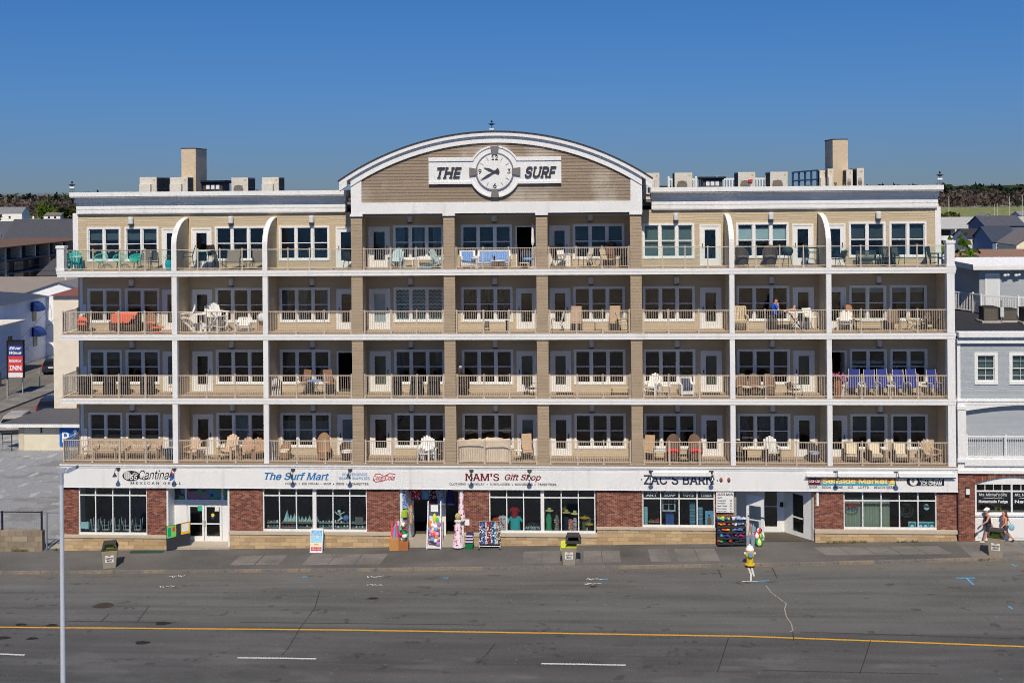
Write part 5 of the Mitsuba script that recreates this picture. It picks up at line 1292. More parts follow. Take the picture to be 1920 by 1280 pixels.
# houses at the edge of the marsh
for i, (x, y, w, hgt, rc, lab) in enumerate(((-408, 742, 26, 9, (120, 122, 126), 'big white farmhouse with a grey roof at the left edge of the marsh'), (-372, 740, 12, 5, (112, 106, 104), 'small white house with a brown roof beside the farmhouse'), (-340, 720, 12, 4, (92, 92, 96), 'low grey white house among the marsh trees'),
                                                  (-318, 715, 12, 5, (96, 92, 92), 'small white house left of the dark evergreens'), (-300, 735, 9, 9, (110, 110, 112), 'steep white gabled house among dark trees near the wing'))):
    box_house('marsh_house', lab, x - w / 2, x + w / 2, y, y + 12, -1, hgt * .55, hgt, (236, 234, 230), rc, 'x' if i != 4 else 'y', [(x - w / 4, x - w / 4 + 1.6, .8, 2.6), (x + w / 8, x + w / 8 + 1.6, .8, 2.6)], group=None)
def pole(label, x, y, z0, h, c, cross=False, transformer=False, group=None):
    k = thing('utility_pole', label, 'utility pole', group)
    put('shaft', B(c).lathe([(.19, 0), (.13, h), (.001, h)], 0, 0, 8).move(x, y, z0), 'mat_plain', k)
    if cross: put('crossarm', B((170, 160, 146)).box(x - 1.3, x + 1.3, y - .08, y + .08, z0 + h - .5, z0 + h - .35), 'mat_plain', k)
    if transformer: put('transformer', B((196, 204, 206)).lathe([(.3, 0), (.34, .1), (.34, 1.0), (.2, 1.15), (.08, 1.2), (.07, 1.5), (.001, 1.5)], x - .55, y - .2, 12).move(z=z0 + h * .55), 'mat_plain', k)
    return k
pole('mottled pale utility pole with a grey transformer in front of the brown motel', -62.5, 78, -1, 10.6, (206, 198, 186), True, True)
pole('pale wooden pole in front of the bungalow roof', -88, 150, -1, 12.0, (190, 186, 180), False)
pole('thin dark pole behind the white post block', -66.4, 98, -1, 7, (84, 82, 80))
for i, (x, y, h) in enumerate(((186, 520, 14), (200.5, 480, 14.5), (214, 500, 15), (253, 640, 9), (262, 670, 8))):
    pole(('pale pole rising above the long grey motel roof, nearest the beige wing', 'second pale pole above the long motel roof', 'pale pole close beside the second one above the motel roof', 'short pole standing out in the marsh', 'small pole far out in the marsh')[i], x, y, -1, h, (196, 192, 186), False, False, 'poles beyond the motel roof')
single('channel_marker', B((236, 236, 234)).box(-338, -337, 640, 641, -1, 4.4), 'white marker post standing in the brown marsh', 'post')
wk = B((40, 42, 46))
for (xa, ya, za_), (xb, yb, zb_) in (((-62.5, 78, 8.6), (-36, 60, 10.5)), ((-62.5, 78, 7.2), (-59.6, 58, 2.0)), ((-62.5, 78, 6.6), (-42, 40, 3.2)), ((-62.5, 78, 4.6), (-53, 40, 1.2)), ((-62.5, 78, 9.0), (-95, 70, 9.0))):
    wk.tube([(xa + (xb - xa) * s, ya + (yb - ya) * s, za_ + (zb_ - za_) * s - .5 * math.sin(PI * s)) for s in np.linspace(0, 1, 9)], .022, 4)
single('power_line', wk, 'black overhead wires strung across the side street', 'power line', kind='stuff')

# ---------------------------------------------------------------- right side beyond the neighbour
mk = thing('long_motel', 'long motel with a pale grey roof and two rows of white balconies', 'building')
put('wall', B((150, 150, 152)).box(70, 112, 234, 246, -1, 7.6), 'mat_plain', mk)
put('roof', B((166, 166, 164)).poly_yz([(231.5, 7.7), (250, 7.7), (241, 10.4)], 66, 160), 'mat_plain', mk)
put('far_wing', B((168, 164, 160)).box(112.2, 158, 238, 246, -1, 7.6), 'mat_plain', mk)
for z0 in (3.4, 6.0): put('gallery', B(WHITE).box(70, 107.2, 231.6, 234, z0 - 1.1, z0 - .9).box(70, 107.2, 231.6, 231.7, z0 - .9, z0), 'mat_white', mk)
put('gallery', B(WHITE).box(70, 107.2, 231.8, 232.2, -1, 2.3), 'mat_white', mk)
for x in np.arange(71, 108, 4.0): put('post', B(WHITE).box(x, x + .3, 231.6, 231.9, 2.3, 7.7), 'mat_white', mk)
for x in np.arange(72, 106, 4.0):
    for z0 in (2.6, 5.3): put('window', B((34, 38, 46)).box(x + .5, x + 2.6, 233.9, 233.98, z0 + .4, z0 + 2.0), 'mat_gloss', mk)
box_house('lilac_house', 'narrow pale lilac house with a black roof beside the blue one', 87.5, 91.4, 200, 210, -1, 6.9, 8.6, (206, 204, 214), (58, 58, 64), 'x', [(89.3, 90.0, 5.0, 6.4), (88.3, 89.0, 1.6, 3.4), (90.4, 91.0, 1.4, 3.0)], oh=.3)
box_house('blue_house', 'slate blue house with white trim and a dark roof', 88.9, 94.6, 189, 202, -1, 6.5, 9.4, (96, 116, 150), (64, 72, 84), 'x', [(89.7, 90.7, 4.4, 6.0), (92.1, 93.0, 4.6, 6.0)], oh=.3)
box_house('blue_house_wing', 'taller slate blue wing with a grey roof to the right of the blue house', 92.3, 101, 203, 214, -1, 9.4, 11.4, (88, 104, 132), (82, 84, 92), 'x', (), oh=.3)
box_house('cream_house', 'cream gabled house at the right picture edge', 86.7, 95, 170, 180, -1, 6.8, 9.6, (232, 220, 190), (112, 108, 106), 'y', (), oh=.3)
box_house('brown_roof_house', 'low house with a wide brown roof behind the penthouse', 66, 90, 138, 150, -1, 4.8, 7.2, (150, 140, 130), (128, 104, 90), 'x', ())
box_house('beige_side_house', 'beige house wall glimpsed beneath the green tree', 33.6, 37.2, 40, 50, -1, 9.6, 11.2, (214, 200, 178), (96, 92, 90), 'y', (), oh=.2)
box_house('grey_slab_house', 'grey blue low roof beside the white roof railing', 25.5, 33.0, 26, 34, -1, 8.6, 10.4, (120, 128, 142), (92, 102, 122), 'x', ())
box_house('green_marsh_house', 'small house with a white gable front at the edge of the marsh', 168, 178, 430, 440, -1, 3.6, 6.6, (190, 204, 204), (120, 120, 122), 'y', [(172, 174, .5, 2.4)])
box_house('marsh_barn', 'pale low house out on the marsh to the right', 236, 262, 560, 572, -1, 2.6, 4.6, (210, 212, 214), (130, 130, 134), 'x', ())

# ---------------------------------------------------------------- trees, woods, hills
def crown(b, x, y, z0, z1, r, cols, n, size, seed, squash=1.0, hole=.25):
    """leaf clumps spread through an uneven crown"""
    rr = np.random.default_rng(seed); zc, hz = (z0 + z1) / 2, (z1 - z0) / 2
    lobes = [(rr.normal(0, .42, 3), rr.uniform(.42, .75)) for _ in range(9)]
    for i in range(n):
        c, q = lobes[i % 9]
        d = rr.normal(size=3); d /= np.linalg.norm(d)
        p = c * .9 + d * q * rr.uniform(.55, 1.05)
        if np.linalg.norm(p) > 1.25: continue
        px, py, pz = x + p[0] * r, y + p[1] * r, zc + p[2] * hz
        a = rr.normal(size=3); a /= np.linalg.norm(a); e = np.cross(a, rr.normal(size=3)); e /= np.linalg.norm(e)
        s = size * rr.uniform(.6, 1.3); o = np.array((px, py, pz))
        b.add([o - a * s, o + e * s * .7, o + a * s, o - e * s * .7], [[0, 1, 2, 3]], cols[rr.integers(len(cols))])
    return b
def tree(name, label, x, y, z0, h, r, cols, n=900, size=.35, trunk=(86, 74, 62), seed=1, group=None, zc=.25):
    k = thing(name, label, 'tree', group)
    t = B(trunk); rr = random.Random(seed)
    t.tube([(x, y, z0), (x + .02 * h, y, z0 + h * .35), (x, y + .02 * h, z0 + h * .8)], [h * .02, h * .015, h * .006], 7)
    for i in range(7):
        a = i * 2.4; q = z0 + h * (.3 + .07 * i); t.tube([(x, y, q), (x + r * .6 * math.cos(a), y + r * .6 * math.sin(a), q + h * .2)], [h * .009, h * .003], 5)
    put('trunk', t, 'mat_plain', k)
    put('crown', crown(B(), x, y, z0 + h * zc, z0 + h, r, cols, n, size, seed), 'mat_leaf', k)
G1 = [(92, 118, 44), (78, 104, 38), (108, 130, 52), (64, 88, 34)]
G2 = [(70, 84, 44), (92, 92, 48), (58, 72, 38)]
G3 = [(38, 52, 36), (30, 42, 32), (48, 60, 40)]
BR = [(112, 92, 58), (96, 84, 52), (88, 92, 46)]
tree('green_tree', 'bright green tree between the white corner post and the penthouse', 33.0, 40, -1, 14.0, 3.1, G1, 1800, .30, seed=3)
tree('green_tree', 'green tree behind the roof railing, lower than its neighbour', 37.0, 46, -1, 12.6, 2.8, G1, 1300, .30, seed=4)
for i, (x, y, h, r, c, lab) in enumerate(((-391, 770, 15, 8, G1, 'bright green round tree behind the small marsh houses'), (-353, 742, 12, 8, G2, 'olive tree standing before the marsh houses'), (-366, 750, 9, 6, G3, 'dark low tree left of the olive one'),
                                            (-326, 760, 15, 9, G1, 'tall yellow green tree in the middle of the marsh edge'), (-312, 752, 16, 9, BR, 'brown budding tree beside the yellow green one'), (-296, 738, 15, 9, BR, 'rust coloured tree next to the steep gable'),
                                            (-288, 700, 10, 6, G3, 'dark evergreen next to the wing of the building'), (-402, 712, 6, 7, G3, 'dark shrub before the farmhouse'), (-330, 716, 7, 5, G3, 'dark shrub between two small marsh houses'),
                                            (-396, 800, 9, 7, G1, 'green tree behind the farmhouse roof'), (160, 440, 9, 6, G2, 'dull tree in front of the marsh beside the beige corner'), (150, 420, 7, 5, G3, 'dark bush behind the long motel roof near the corner'), (181, 436, 6, 3, G3, 'dark bush beside the marsh gable house'))):
    tree('marsh_tree', lab, x, y, -1.2, h, r, c, 420, 1.0, seed=20 + i, group='trees at the marsh edge', zc=.1)
rn = np.random.default_rng(5)
def woods(b, x0, x1, y0, y1, n, h0, h1, pal, seed):
    q = np.random.default_rng(seed)
    for i in range(n):
        x, y = q.uniform(x0, x1), q.uniform(y0, y1); h = q.uniform(h0, h1); r = h * q.uniform(.22, .36)
        c0 = np.array(pal[q.integers(len(pal))]); m = 26
        d = q.normal(size=(m, 3)); d /= np.linalg.norm(d, axis=1, keepdims=True); rad = q.uniform(.3, 1, (m, 1)) ** .5
        o = d * rad * (r, r, h * .46) + (x, y, h * .55 - 1)
        a = q.normal(size=(m, 3)) * .22 * r; e = q.normal(size=(m, 3)) * .22 * r
        col = c0 * q.uniform(.8, 1.2)
        b.add(np.stack([o - a, o + e, o + a, o - e], 1).reshape(-1, 3), np.arange(4 * m).reshape(m, 4), tuple(col))
        b.add([(x - .3, y, -1.2), (x + .3, y, -1.2), (x, y, h * .8)], [[0, 1, 2]], tuple(c0 * .9))
    return b
BARE = [(104, 92, 88), (112, 98, 92), (96, 86, 84), (88, 80, 78), (104, 96, 82)]
EVER = [(42, 54, 44), (50, 62, 46), (38, 48, 42), (60, 66, 48)]
single('woods', woods(woods(B(), -620, -120, 830, 960, 560, 11, 17, BARE, 1), -640, -120, 960, 1040, 420, 15, 21, EVER + BARE[:2], 2), 'grey brown leafless woods beyond the marsh on the left', 'woods', 'mat_leaf', kind='stuff')
single('woods', woods(woods(B(), 240, 640, 1015, 1110, 520, 11, 17, BARE + EVER[3:], 3), 240, 660, 1110, 1180, 420, 17, 22, EVER, 4), 'dark evergreen and bare woods beyond the marsh on the right', 'woods', 'mat_leaf', kind='stuff')
single('woods', woods(B(), -120, 240, 950, 1100, 460, 12, 20, BARE + EVER, 6), 'mixed woods far behind the apartment building', 'woods', 'mat_leaf', kind='stuff')
def hill_col(p, n, uv):
    g = fbm(p.x * 0.05, p.y * 0.05, p.z * 0.1, 3)
    return mix(mi.Color3f(0.035, 0.048, 0.032), mi.Color3f(0.07, 0.075, 0.05), smoothstep(0.4, 0.65, g))
scene['mat_hill'] = two({'type': 'diffuse', 'reflectance': mikit.proc(hill_col)})
hx = np.linspace(-3200, 3200, 260)
def hz_(x, t):
    base = 17 + 6 * math.sin(x * .0021 + .9) + 4 * math.sin(x * .006 + 1.3)
    return max(base, 15) * math.sin(min(t, 1) * PI / 2) + (1.6 * float(meshkit.fbm(np.array([x * .03, t * 3.1, 1.0]), 3)) - .8) * min(t * 3, 1) * 2.2
struct('hills', sheet(B(), hx, np.linspace(0, 1.2, 12), lambda x, t: (x, 1750 + t * 500, -1.3 + hz_(x, t))), 'mat_hill')

# ---------------------------------------------------------------- balcony furniture
def leg4(parts, w, d, h, c, r=.022, splay=.03, z0=0, y0=0):
    for sx in (-1, 1):
        for y, sy in ((y0 - d / 2, -1), (y0 + d / 2, 1)):
            parts.append(('leg', B(c).bar((sx * (w / 2 + splay), y + sy * splay, z0), (sx * w / 2, y, h), r * 2)))
def adirondack(c, tall=0.0, c2=None):
    c2 = c2 or c; p = []; s = .40 + tall
    bk = B(c)
    for i in range(5):
        x = -.24 + .12 * i; t = 1.06 + tall - .06 * abs(i - 2) ** 1.3
        bk.hexa([(x - .05, .26, s - .05), (x - .05, .285, s - .05), (x - .056 + .01 * (i - 2), .52, t), (x - .056 + .01 * (i - 2), .545, t), (x + .05, .26, s - .05), (x + .05, .285, s - .05), (x + .056 + .01 * (i - 2), .52, t), (x + .056 + .01 * (i - 2), .545, t)])
    p.append(('back', bk))
    st = B(c)
    for i in range(5): y = -.3 + .12 * i; st.box(-.27, .27, y, y + .1, s - .02 - .02 * i, s - .0 - .02 * i)
    p.append(('seat', st))
    for sx in (-1, 1):
        p.append(('arm', B(c).box(sx * .34 - .06, sx * .34 + .06, -.36, .4, s + .2, s + .225)))
        p.append(('leg', B(c2).box(sx * .31 - .03, sx * .31 + .03, -.34, -.24, 0, s + .2)))
        p.append(('leg', B(c2).bar((sx * .29, -.2, s - .04), (sx * .29, .52, .0), .05, .1).bar((sx * .31, .3, s + .2), (sx * .31, .42, .0), .05, .05)))
    if tall: p.append(('footrest', B(c2).box(-.3, .3, -.46, -.34, .3, .33)))
    return p
def sling(cf, cb, bar=0.0, high=1.02, w=.56):
    s = .42 + bar; t = high + bar; p = []
    p.append(('back', B(cb).hexa([(-w / 2 + .03, .2, s + .04), (-w / 2 + .03, .225, s + .04), (-w / 2 + .04, .36, t), (-w / 2 + .04, .385, t), (w / 2 - .03, .2, s + .04), (w / 2 - .03, .225, s + .04), (w / 2 - .04, .36, t), (w / 2 - .04, .385, t)])))
    p.append(('seat', B(cb).box(-w / 2 + .03, w / 2 - .03, -.26, .22, s - .015, s + .015)))
    for sx in (-1, 1):
        p.append(('arm', B(cf).tube([(sx * w / 2, -.3, 0), (sx * w / 2, -.27, s + .2), (sx * w / 2, -.2, s + .24), (sx * w / 2, .28, s + .22)], .018, 5)))
        p.append(('leg', B(cf).tube([(sx * w / 2, .32, 0), (sx * w / 2, .2, s), (sx * (w / 2 - .02), .38, t + .01)], .018, 5)))
    return p
def wicker(c, cush=None, high=1.0):
    p = []; n = 14; bk = B(c)
    for i in range(n):
        a0, a1 = math.radians(-10 + 200 * i / n), math.radians(-10 + 200 * (i + 1) / n)
        h = lambda a: .55 + (high - .55) * max(0, math.sin(a)) ** .7
        q = lambda a, r, z: (r * math.cos(a), .02 + r * .85 * math.sin(a), z)
        bk.hexa([q(a0, .33, .3), q(a0, .36, h(a0)), q(a0, .30, .3), q(a0, .33, h(a0)), q(a1, .33, .3), q(a1, .36, h(a1)), q(a1, .30, .3), q(a1, .33, h(a1))])
    p.append(('back', bk))
    p.append(('seat', B(c).lathe([(.001, .1), (.26, .1), (.3, .4), (.001, .4)], 0, 0, 12)))
    if cush: p.append(('cushion', B(cush).lathe([(.001, .4), (.28, .41), (.3, .46), (.26, .52), (.001, .53)], 0, -.02, 12))); 
    for sx in (-1, 1):
        for sy in (-1, 1): p.append(('leg', B(c).bar((sx * .2, sy * .2, 0), (sx * .2, sy * .2, .12), .04)))
    return p
def wire_chair(c, solid=False):
    p = []; s = B(c); n = 18
    ring = [(.36 * math.cos(a), .12 + .12 * math.sin(a) + .14 * max(0, math.sin(a)), .44 + .25 * (1 + math.sin(a)) * .62 + (.08 if math.sin(a) > 0 else 0)) for a in np.arange(n + 1) * 2 * PI / n]
    s.tube(ring, .022, 5)
    for i in range(n): s.tube([(0, -.02, .40), ring[i]], .008 if not solid else .03, 4)
    p.append(('seat', s))
    for a in (.6, 2.5, 4.7): p.append(('leg', B((60, 62, 64)).bar((.24 * math.cos(a), .1 + .24 * math.sin(a), 0), (.1 * math.cos(a), .05 + .1 * math.sin(a), .41), .02)))
    return p
def sofa(w, c, cush, c2=None):
    p = [('base', B(c).box(-w / 2, w / 2, -.38, .38, .12, .3)), ('back', B(c).hexa([(-w / 2, .28, .3), (-w / 2, .36, .3), (-w / 2, .4, .9), (-w / 2, .46, .9), (w / 2, .28, .3), (w / 2, .36, .3), (w / 2, .4, .9), (w / 2, .46, .9)]))]
    for sx in (-1, 1):
        p.append(('arm', B(c).box(sx * (w / 2 - .05) - .05, sx * (w / 2 - .05) + .05, -.38, .36, .3, .62)))
        for y in (-.34, .34): p.append(('leg', B(c2 or c).box(sx * (w / 2 - .06) - .03, sx * (w / 2 - .06) + .03, y - .03, y + .03, 0, .12)))
    n = max(1, round(w / .62))
    for i in range(n):
        a = -w / 2 + .11 + (w - .22) * i / n; e = -w / 2 + .11 + (w - .22) * (i + 1) / n - .015
        p.append(('seat_cushion', B(cush).box(a, e, -.36, .28, .3, .43))); p.append(('back_cushion', B(cush).hexa([(a, .16, .44), (a, .27, .44), (a, .28, .86), (a, .38, .86), (e, .16, .44), (e, .27, .44), (e, .28, .86), (e, .38, .86)])))
    return p
def slat_seat(w, c):
    """slatted teak style armchair or bench"""
    p = []; bk = B(c); st = B(c)
    n = int(w / .075)
    for i in range(n): x = -w / 2 + .05 + (w - .1) * (i + .5) / n; bk.hexa([(x - .025, .24, .46), (x - .025, .26, .46), (x - .025, .36, .95), (x - .025, .38, .95), (x + .025, .24, .46), (x + .025, .26, .46), (x + .025, .36, .95), (x + .025, .38, .95)])
    bk.box(-w / 2, w / 2, .35, .40, .93, .99)
    for i in range(6): y = -.3 + .095 * i; st.box(-w / 2 + .03, w / 2 - .03, y, y + .08, .42, .445)
    st.box(-w / 2 + .04, w / 2 - .04, -.3, -.28, .36, .42)
    p += [('back', bk), ('seat', st)]
    for sx in (-1, 1):
        p.append(('arm', B(c).box(sx * w / 2 - .035, sx * w / 2 + .035, -.33, .34, .62, .65)))
        p.append(('leg', B(c).box(sx * w / 2 - .03, sx * w / 2 + .03, -.32, -.26, 0, .62))); p.append(('leg', B(c).bar((sx * w / 2, .3, 0), (sx * w / 2, .38, .97), .06)))
    p.append(('stretcher', B(c).box(-w / 2, w / 2, -.02, .02, .12, .17)))
    return p
def round_table(ct, r, h, cl=None, kind='leg'):
    p = [('top', B(ct).lathe([(.001, h - .03), (r, h - .03), (r, h), (.001, h)], 0, 0, 20))]
    if kind == 'leg':
        for i in range(4):
            a = PI / 4 + i * PI / 2; p.append(('leg', B(cl or ct).tube([(r * .75 * math.cos(a), r * .75 * math.sin(a), 0), (r * .3 * math.cos(a), r * .3 * math.sin(a), h * .5), (r * .7 * math.cos(a), r * .7 * math.sin(a), h - .03)], .016, 5)))
    else:
        p.append(('pedestal', B(cl or ct).lathe([(r * .7, 0), (r * .7, .03), (.05, .06), (.04, h - .05), (.1, h - .03)], 0, 0, 12)))
    return p
def square_table(ct, w, d, h, cl=None):
    p = [('top', B(ct).box(-w / 2, w / 2, -d / 2, d / 2, h - .03, h))]; leg4(p, w - .08, d - .08, h - .03, cl or ct, .018, 0); return p
def cross_table(ct, cl, w, d, h):
    p = [('top', B(ct).box(-w / 2, w / 2, -d / 2, d / 2, h - .03, h))]
    for y in (-d / 2 + .04, d / 2 - .04):
        for s in (-1, 1): p.append(('leg', B(cl).bar((-s * w / 2 * .9, y, 0), (s * w / 2 * .9, y, h - .03), .035)))
    return p
def drape(w, d, h, c, seed=1, folds=5):
    """a cover thrown over furniture: uneven top, folds down the sides"""
    r = np.random.default_rng(seed); n, m = 40, 10; b = B(c)
    g = np.arange(n) * 2 * PI / n; v = []
    for j in range(m):
        t = j / (m - 1); z = h * (1 - t) + .04
        for i, a in enumerate(g):
            ca, sa = math.cos(a), math.sin(a); q = 1 / max(abs(ca) ** 4 + abs(sa) ** 4, 1e-6) ** .25
            k = .86 + .14 * t + .05 * t * math.sin(folds * a + seed) + .015 * math.sin(11 * a + j)
            zz = z + (.05 * math.sin(2 * a + seed) + .03 * math.sin(5 * a)) * (1 - t)
            v.append((ca * q * w / 2 * k, sa * q * d / 2 * k, zz))
    f = [[j * n + i, (j + 1) * n + i, (j + 1) * n + (i + 1) % n, j * n + (i + 1) % n] for j in range(m - 1) for i in range(n)]
    b.add(v, f); b.add([(0, 0, h + .06)] + v[:n], [[0, 1 + i, 1 + (i + 1) % n] for i in range(n)])
    return b
def plant_pot(cp, r, h, leaf=None, flowers=None, n=40, seed=2):
    p = [('pot', B(cp).lathe([(r * .75, 0), (r, h * .6), (r * .85, h), (r * .75, h), (r * .7, h * .9), (.001, h * .9)], 0, 0, 14))]
    if leaf:
        q = np.random.default_rng(seed); b = B()
        for i in range(n):
            a, l, e = q.uniform(0, 2 * PI), q.uniform(.15, .38), q.uniform(.3, 1.4); tip = (l * math.cos(a) * math.cos(e), l * math.sin(a) * math.cos(e), h + l * math.sin(e)); o = (-.03 * math.sin(a), .03 * math.cos(a))
            mid = [t * .55 for t in tip[:2]]; zm = h + (tip[2] - h) * .55
            b.add([(0, 0, h * .9), (mid[0] + o[0], mid[1] + o[1], zm), tip, (mid[0] - o[0], mid[1] - o[1], zm)], [[0, 1, 2, 3]], leaf)
        p.append(('leaf_bunch', b))
    if flowers:
        q = np.random.default_rng(seed + 1); b = B()
        for i in range(26): b.ball(q.uniform(-r, r) * 1.4, q.uniform(-r, r), h + q.uniform(.02, .3), .045, flowers, sub=0)
        p.append(('flower', b))
    return p
PROTO = {}
def setup(fn, *a, **k):
    q = repr((fn.__name__, a, sorted(k.items())))
    if q not in PROTO:
        seen = {}; out = []
        for part, b in fn(*a, **k):
            i = seen.get(part, 0); seen[part] = i + 1
            out.append((part if i == 0 else f'{part}_{i:03d}', b.ply('mat_leaf' if part.startswith('leaf_bunch') else 'mat_plain')))
        PROTO[q] = out
    return PROTO[q]
ROWS = ['lowest row', 'second row from below', 'third row from below', 'top row']
NTH = ['first', 'second', 'third', 'fourth', 'fifth', 'sixth', 'seventh', 'eighth', 'last']
def where(f, i): return f'{ROWS[f]}, {NTH[i]} balcony'
def F(f, i, x, y, rz, name, desc, cat, proto, dz=0, s=1, group=None):
    parts = []
    for part, d in proto: parts.append((part, d))
    return copy_at(name, [(re_part(p), d) for p, d in parts], f'{desc}, {where(f, i)}', cat, x, y, DECK[f] + .004 + dz, rz, group, s)
import re
def re_part(p): return re.sub(r'_\d{3}$', '', p)
def one(f, i, x, y, name, b, desc, cat, dz=0, mat='mat_plain'):
    b.move(x, y, DECK[f] + .004 + dz); single(name, b, f'{desc}, {where(f, i)}', cat, mat)
TEAL, MINT, GRN = (40, 150, 142), (84, 190, 172), (52, 168, 146)
DBR, BRN, TANF, CHAR = (66, 58, 52), (120, 92, 76), (176, 154, 130), (78, 74, 70)
WHT, BLK, ORG, PBL, NVY = (232, 232, 230), (34, 34, 36), (226, 104, 74), (168, 196, 204), (46, 62, 128)
WKB, CREAM = (146, 118, 92), (222, 212, 190)
# top row
F(3, 0, -27.12, 1.0, 20, 'slatted_chair', 'teal slatted chair at the end', 'chair', setup(adirondack, TEAL))
F(3, 0, -26.83, .6, 0, 'side_table', 'small white table beside the teal chair', 'table', setup(square_table, WHT, .45, .45, .75, TEAL))
F(3, 0, -25.73, 1.1, 10, 'wire_chair', 'open mint wire chair, nearest the teal chair', 'chair', setup(wire_chair, MINT))
F(3, 0, -24.76, 1.1, -10, 'wire_chair', 'open mint wire chair in the middle', 'chair', setup(wire_chair, MINT))
F(3, 0, -23.78, 1.0, 0, 'wire_chair', 'filled green wire chair beside the covered one', 'chair', setup(wire_chair, GRN, True))
F(3, 0, -23.13, .7, 0, 'recliner', 'folded recliner in a grey cover', 'recliner', setup(sling, CHAR, (112, 104, 98), 0, 1.05, .6))
F(3, 0, -22.66, .9, 20, 'folding_chair', 'dark folding chair leaning beside the recliner', 'chair', setup(sling, BLK, (60, 62, 60), 0, .95, .4))
F(3, 0, -21.71, .45, 0, 'planter', 'turquoise lattice pot with a leafy plant', 'planter', setup(plant_pot, (38, 160, 176), .2, .55, (86, 104, 78), None, 30))
st_ = B((160, 190, 120))
for q in range(4): st_.ball(0, 0, .3 + .22 * q, .09, (150 + 10 * (q % 2), 196, 130))
st_.lathe([(.2, 0), (.2, .03), (.02, .05), (.02, 1.1)], 0, 0, 10, (190, 200, 180)); one(3, 0, -27.3, .6, 'globe_stand', st_, 'green globe ornament on a stand by the corner', 'ornament')
lb = B((70, 60, 50)); 
lb.tube([(-27.57, .04, 1.1), (-24.95, .04, 1.06), (-21.46, .04, 1.1)], .008, 4)
for q in range(16):
    x = -27.1 + .38 * q; lb.ball(x, .03, 1.0, .035, (236, 220, 180), sub=0)
one(3, 0, 0, 0, 'string_lights', lb, 'string of small bulbs along the glass rail', 'string lights')
F(3, 1, -20.9, 1.2, -70, 'bar_chair', 'dark brown sling bar chair by the fin', 'chair', setup(sling, BLK, DBR, .25))
F(3, 1, -20.02, 1.0, 0, 'bar_table', 'tall dark teal bar table with a pale top', 'table', setup(round_table, (150, 190, 180), .42, 1.0, (30, 58, 66), 'leg'))
F(3, 1, -19.4, 1.1, 60, 'bar_chair', 'dark brown sling bar chair by the bar table', 'chair', setup(sling, BLK, DBR, .28))
F(3, 1, -18.32, .8, 8, 'lounge_chair', 'wide grey sling lounge chair', 'lounge chair', setup(sling, DBR, (128, 120, 110), -.05, 1.05, .75))
F(3, 1, -17.48, .7, 0, 'round_table', 'low dark round table between the lounge chairs', 'table', setup(round_table, (52, 48, 44), .36, .45))
F(3, 1, -16.95, .9, 25, 'lounge_chair', 'grey sling lounge chair behind the white fin', 'lounge chair', setup(sling, DBR, (118, 110, 102), -.05, 1.05, .6))
F(3, 2, -12.02, 1.0, 40, 'folding_chair', 'dark folded chair close to the shingled pier', 'chair', setup(sling, BLK, (44, 44, 46), 0, .9, .45))
F(3, 3, -9.51, .9, -8, 'slatted_chair', 'pale blue slatted chair by the door', 'chair', setup(adirondack, PBL))
F(3, 3, -7.13, .9, 65, 'slatted_chair', 'pale blue slatted chair turned sideways', 'chair', setup(adirondack, PBL))
ot = B((120, 168, 184))
for q in range(7): ot.hexa([(-.32 + .1 * q, -.22, .12 + .03 * q), (-.32 + .1 * q, -.22, .15 + .03 * q), (-.32 + .1 * q, .22, .12 + .03 * q), (-.32 + .1 * q, .22, .15 + .03 * q), (-.25 + .1 * q, -.22, .13 + .03 * q), (-.25 + .1 * q, -.22, .16 + .03 * q), (-.25 + .1 * q, .22, .13 + .03 * q), (-.25 + .1 * q, .22, .16 + .03 * q)])
ot.box(-.3, .3, -.2, -.17, .02, .14).box(-.3, .3, .17, .2, .02, .14); one(3, 3, -7.84, .5, 'footstool', ot, 'blue slatted footstool before the sideways chair', 'footstool')
F(3, 3, -8.88, 1.5, 0, 'side_table', 'white side table under the window', 'table', setup(square_table, WHT, .5, .4, .45))
F(3, 3, -7.96, 1.5, 0, 'console_table', 'long white side table under the window', 'table', setup(square_table, WHT, .9, .4, .6))
BLUEC = (96, 144, 206)
F(3, 4, -5.67, 1.2, 12, 'armchair', 'white armchair with sky blue cushions', 'armchair', setup(sofa, .85, WHT, BLUEC))
F(3, 4, -4.3, 1.3, 0, 'loveseat', 'white loveseat with sky blue cushions', 'sofa', setup(sofa, 1.75, WHT, BLUEC))
F(3, 4, -5.31, .8, 0, 'side_table', 'small white side table by the blue armchair', 'table', setup(square_table, WHT, .4, .4, .55))
F(3, 4, -4.02, .6, 0, 'ottoman', 'round wicker ottoman with a pale top', 'ottoman', setup(round_table, (226, 212, 196), .42, .42, (170, 140, 116), 'pedestal'))
F(3, 4, -4.22, .55, 0, 'small_plant', 'dark little plant on the wicker ottoman', 'plant', setup(plant_pot, (60, 50, 46), .08, .12, (40, 44, 36), None, 18), dz=.42, s=.7)
F(3, 4, -2.45, 1.1, 30, 'armchair', 'dark armchair with a blue seat by the pier', 'armchair', setup(wicker, (52, 60, 84), BLUEC, .95))
F(3, 4, -2.63, .5, 0, 'footstool', 'low pale footstool near the rail', 'footstool', setup(square_table, (210, 196, 176), .5, .4, .3))
um = B((228, 224, 216)); um.lathe([(.03, 0), (.03, 1.2)], 0, 0, 8, (200, 200, 200)).lathe([(.05, 1.2), (.09, 1.35), (.06, 2.0), (.02, 2.35), (.001, 2.36)], 0, 0, 10).lathe([(.22, 0), (.22, .06), (.04, .08)], 0, 0, 12, (210, 210, 208)); one(3, 4, -2.18, .7, 'umbrella', um, 'closed white umbrella standing by the rail', 'umbrella')
F(3, 5, -0.52, 1.1, 40, 'metal_chair', 'thin black metal chair with a white cushion', 'chair', setup(sling, BLK, (226, 224, 220), 0, .9))
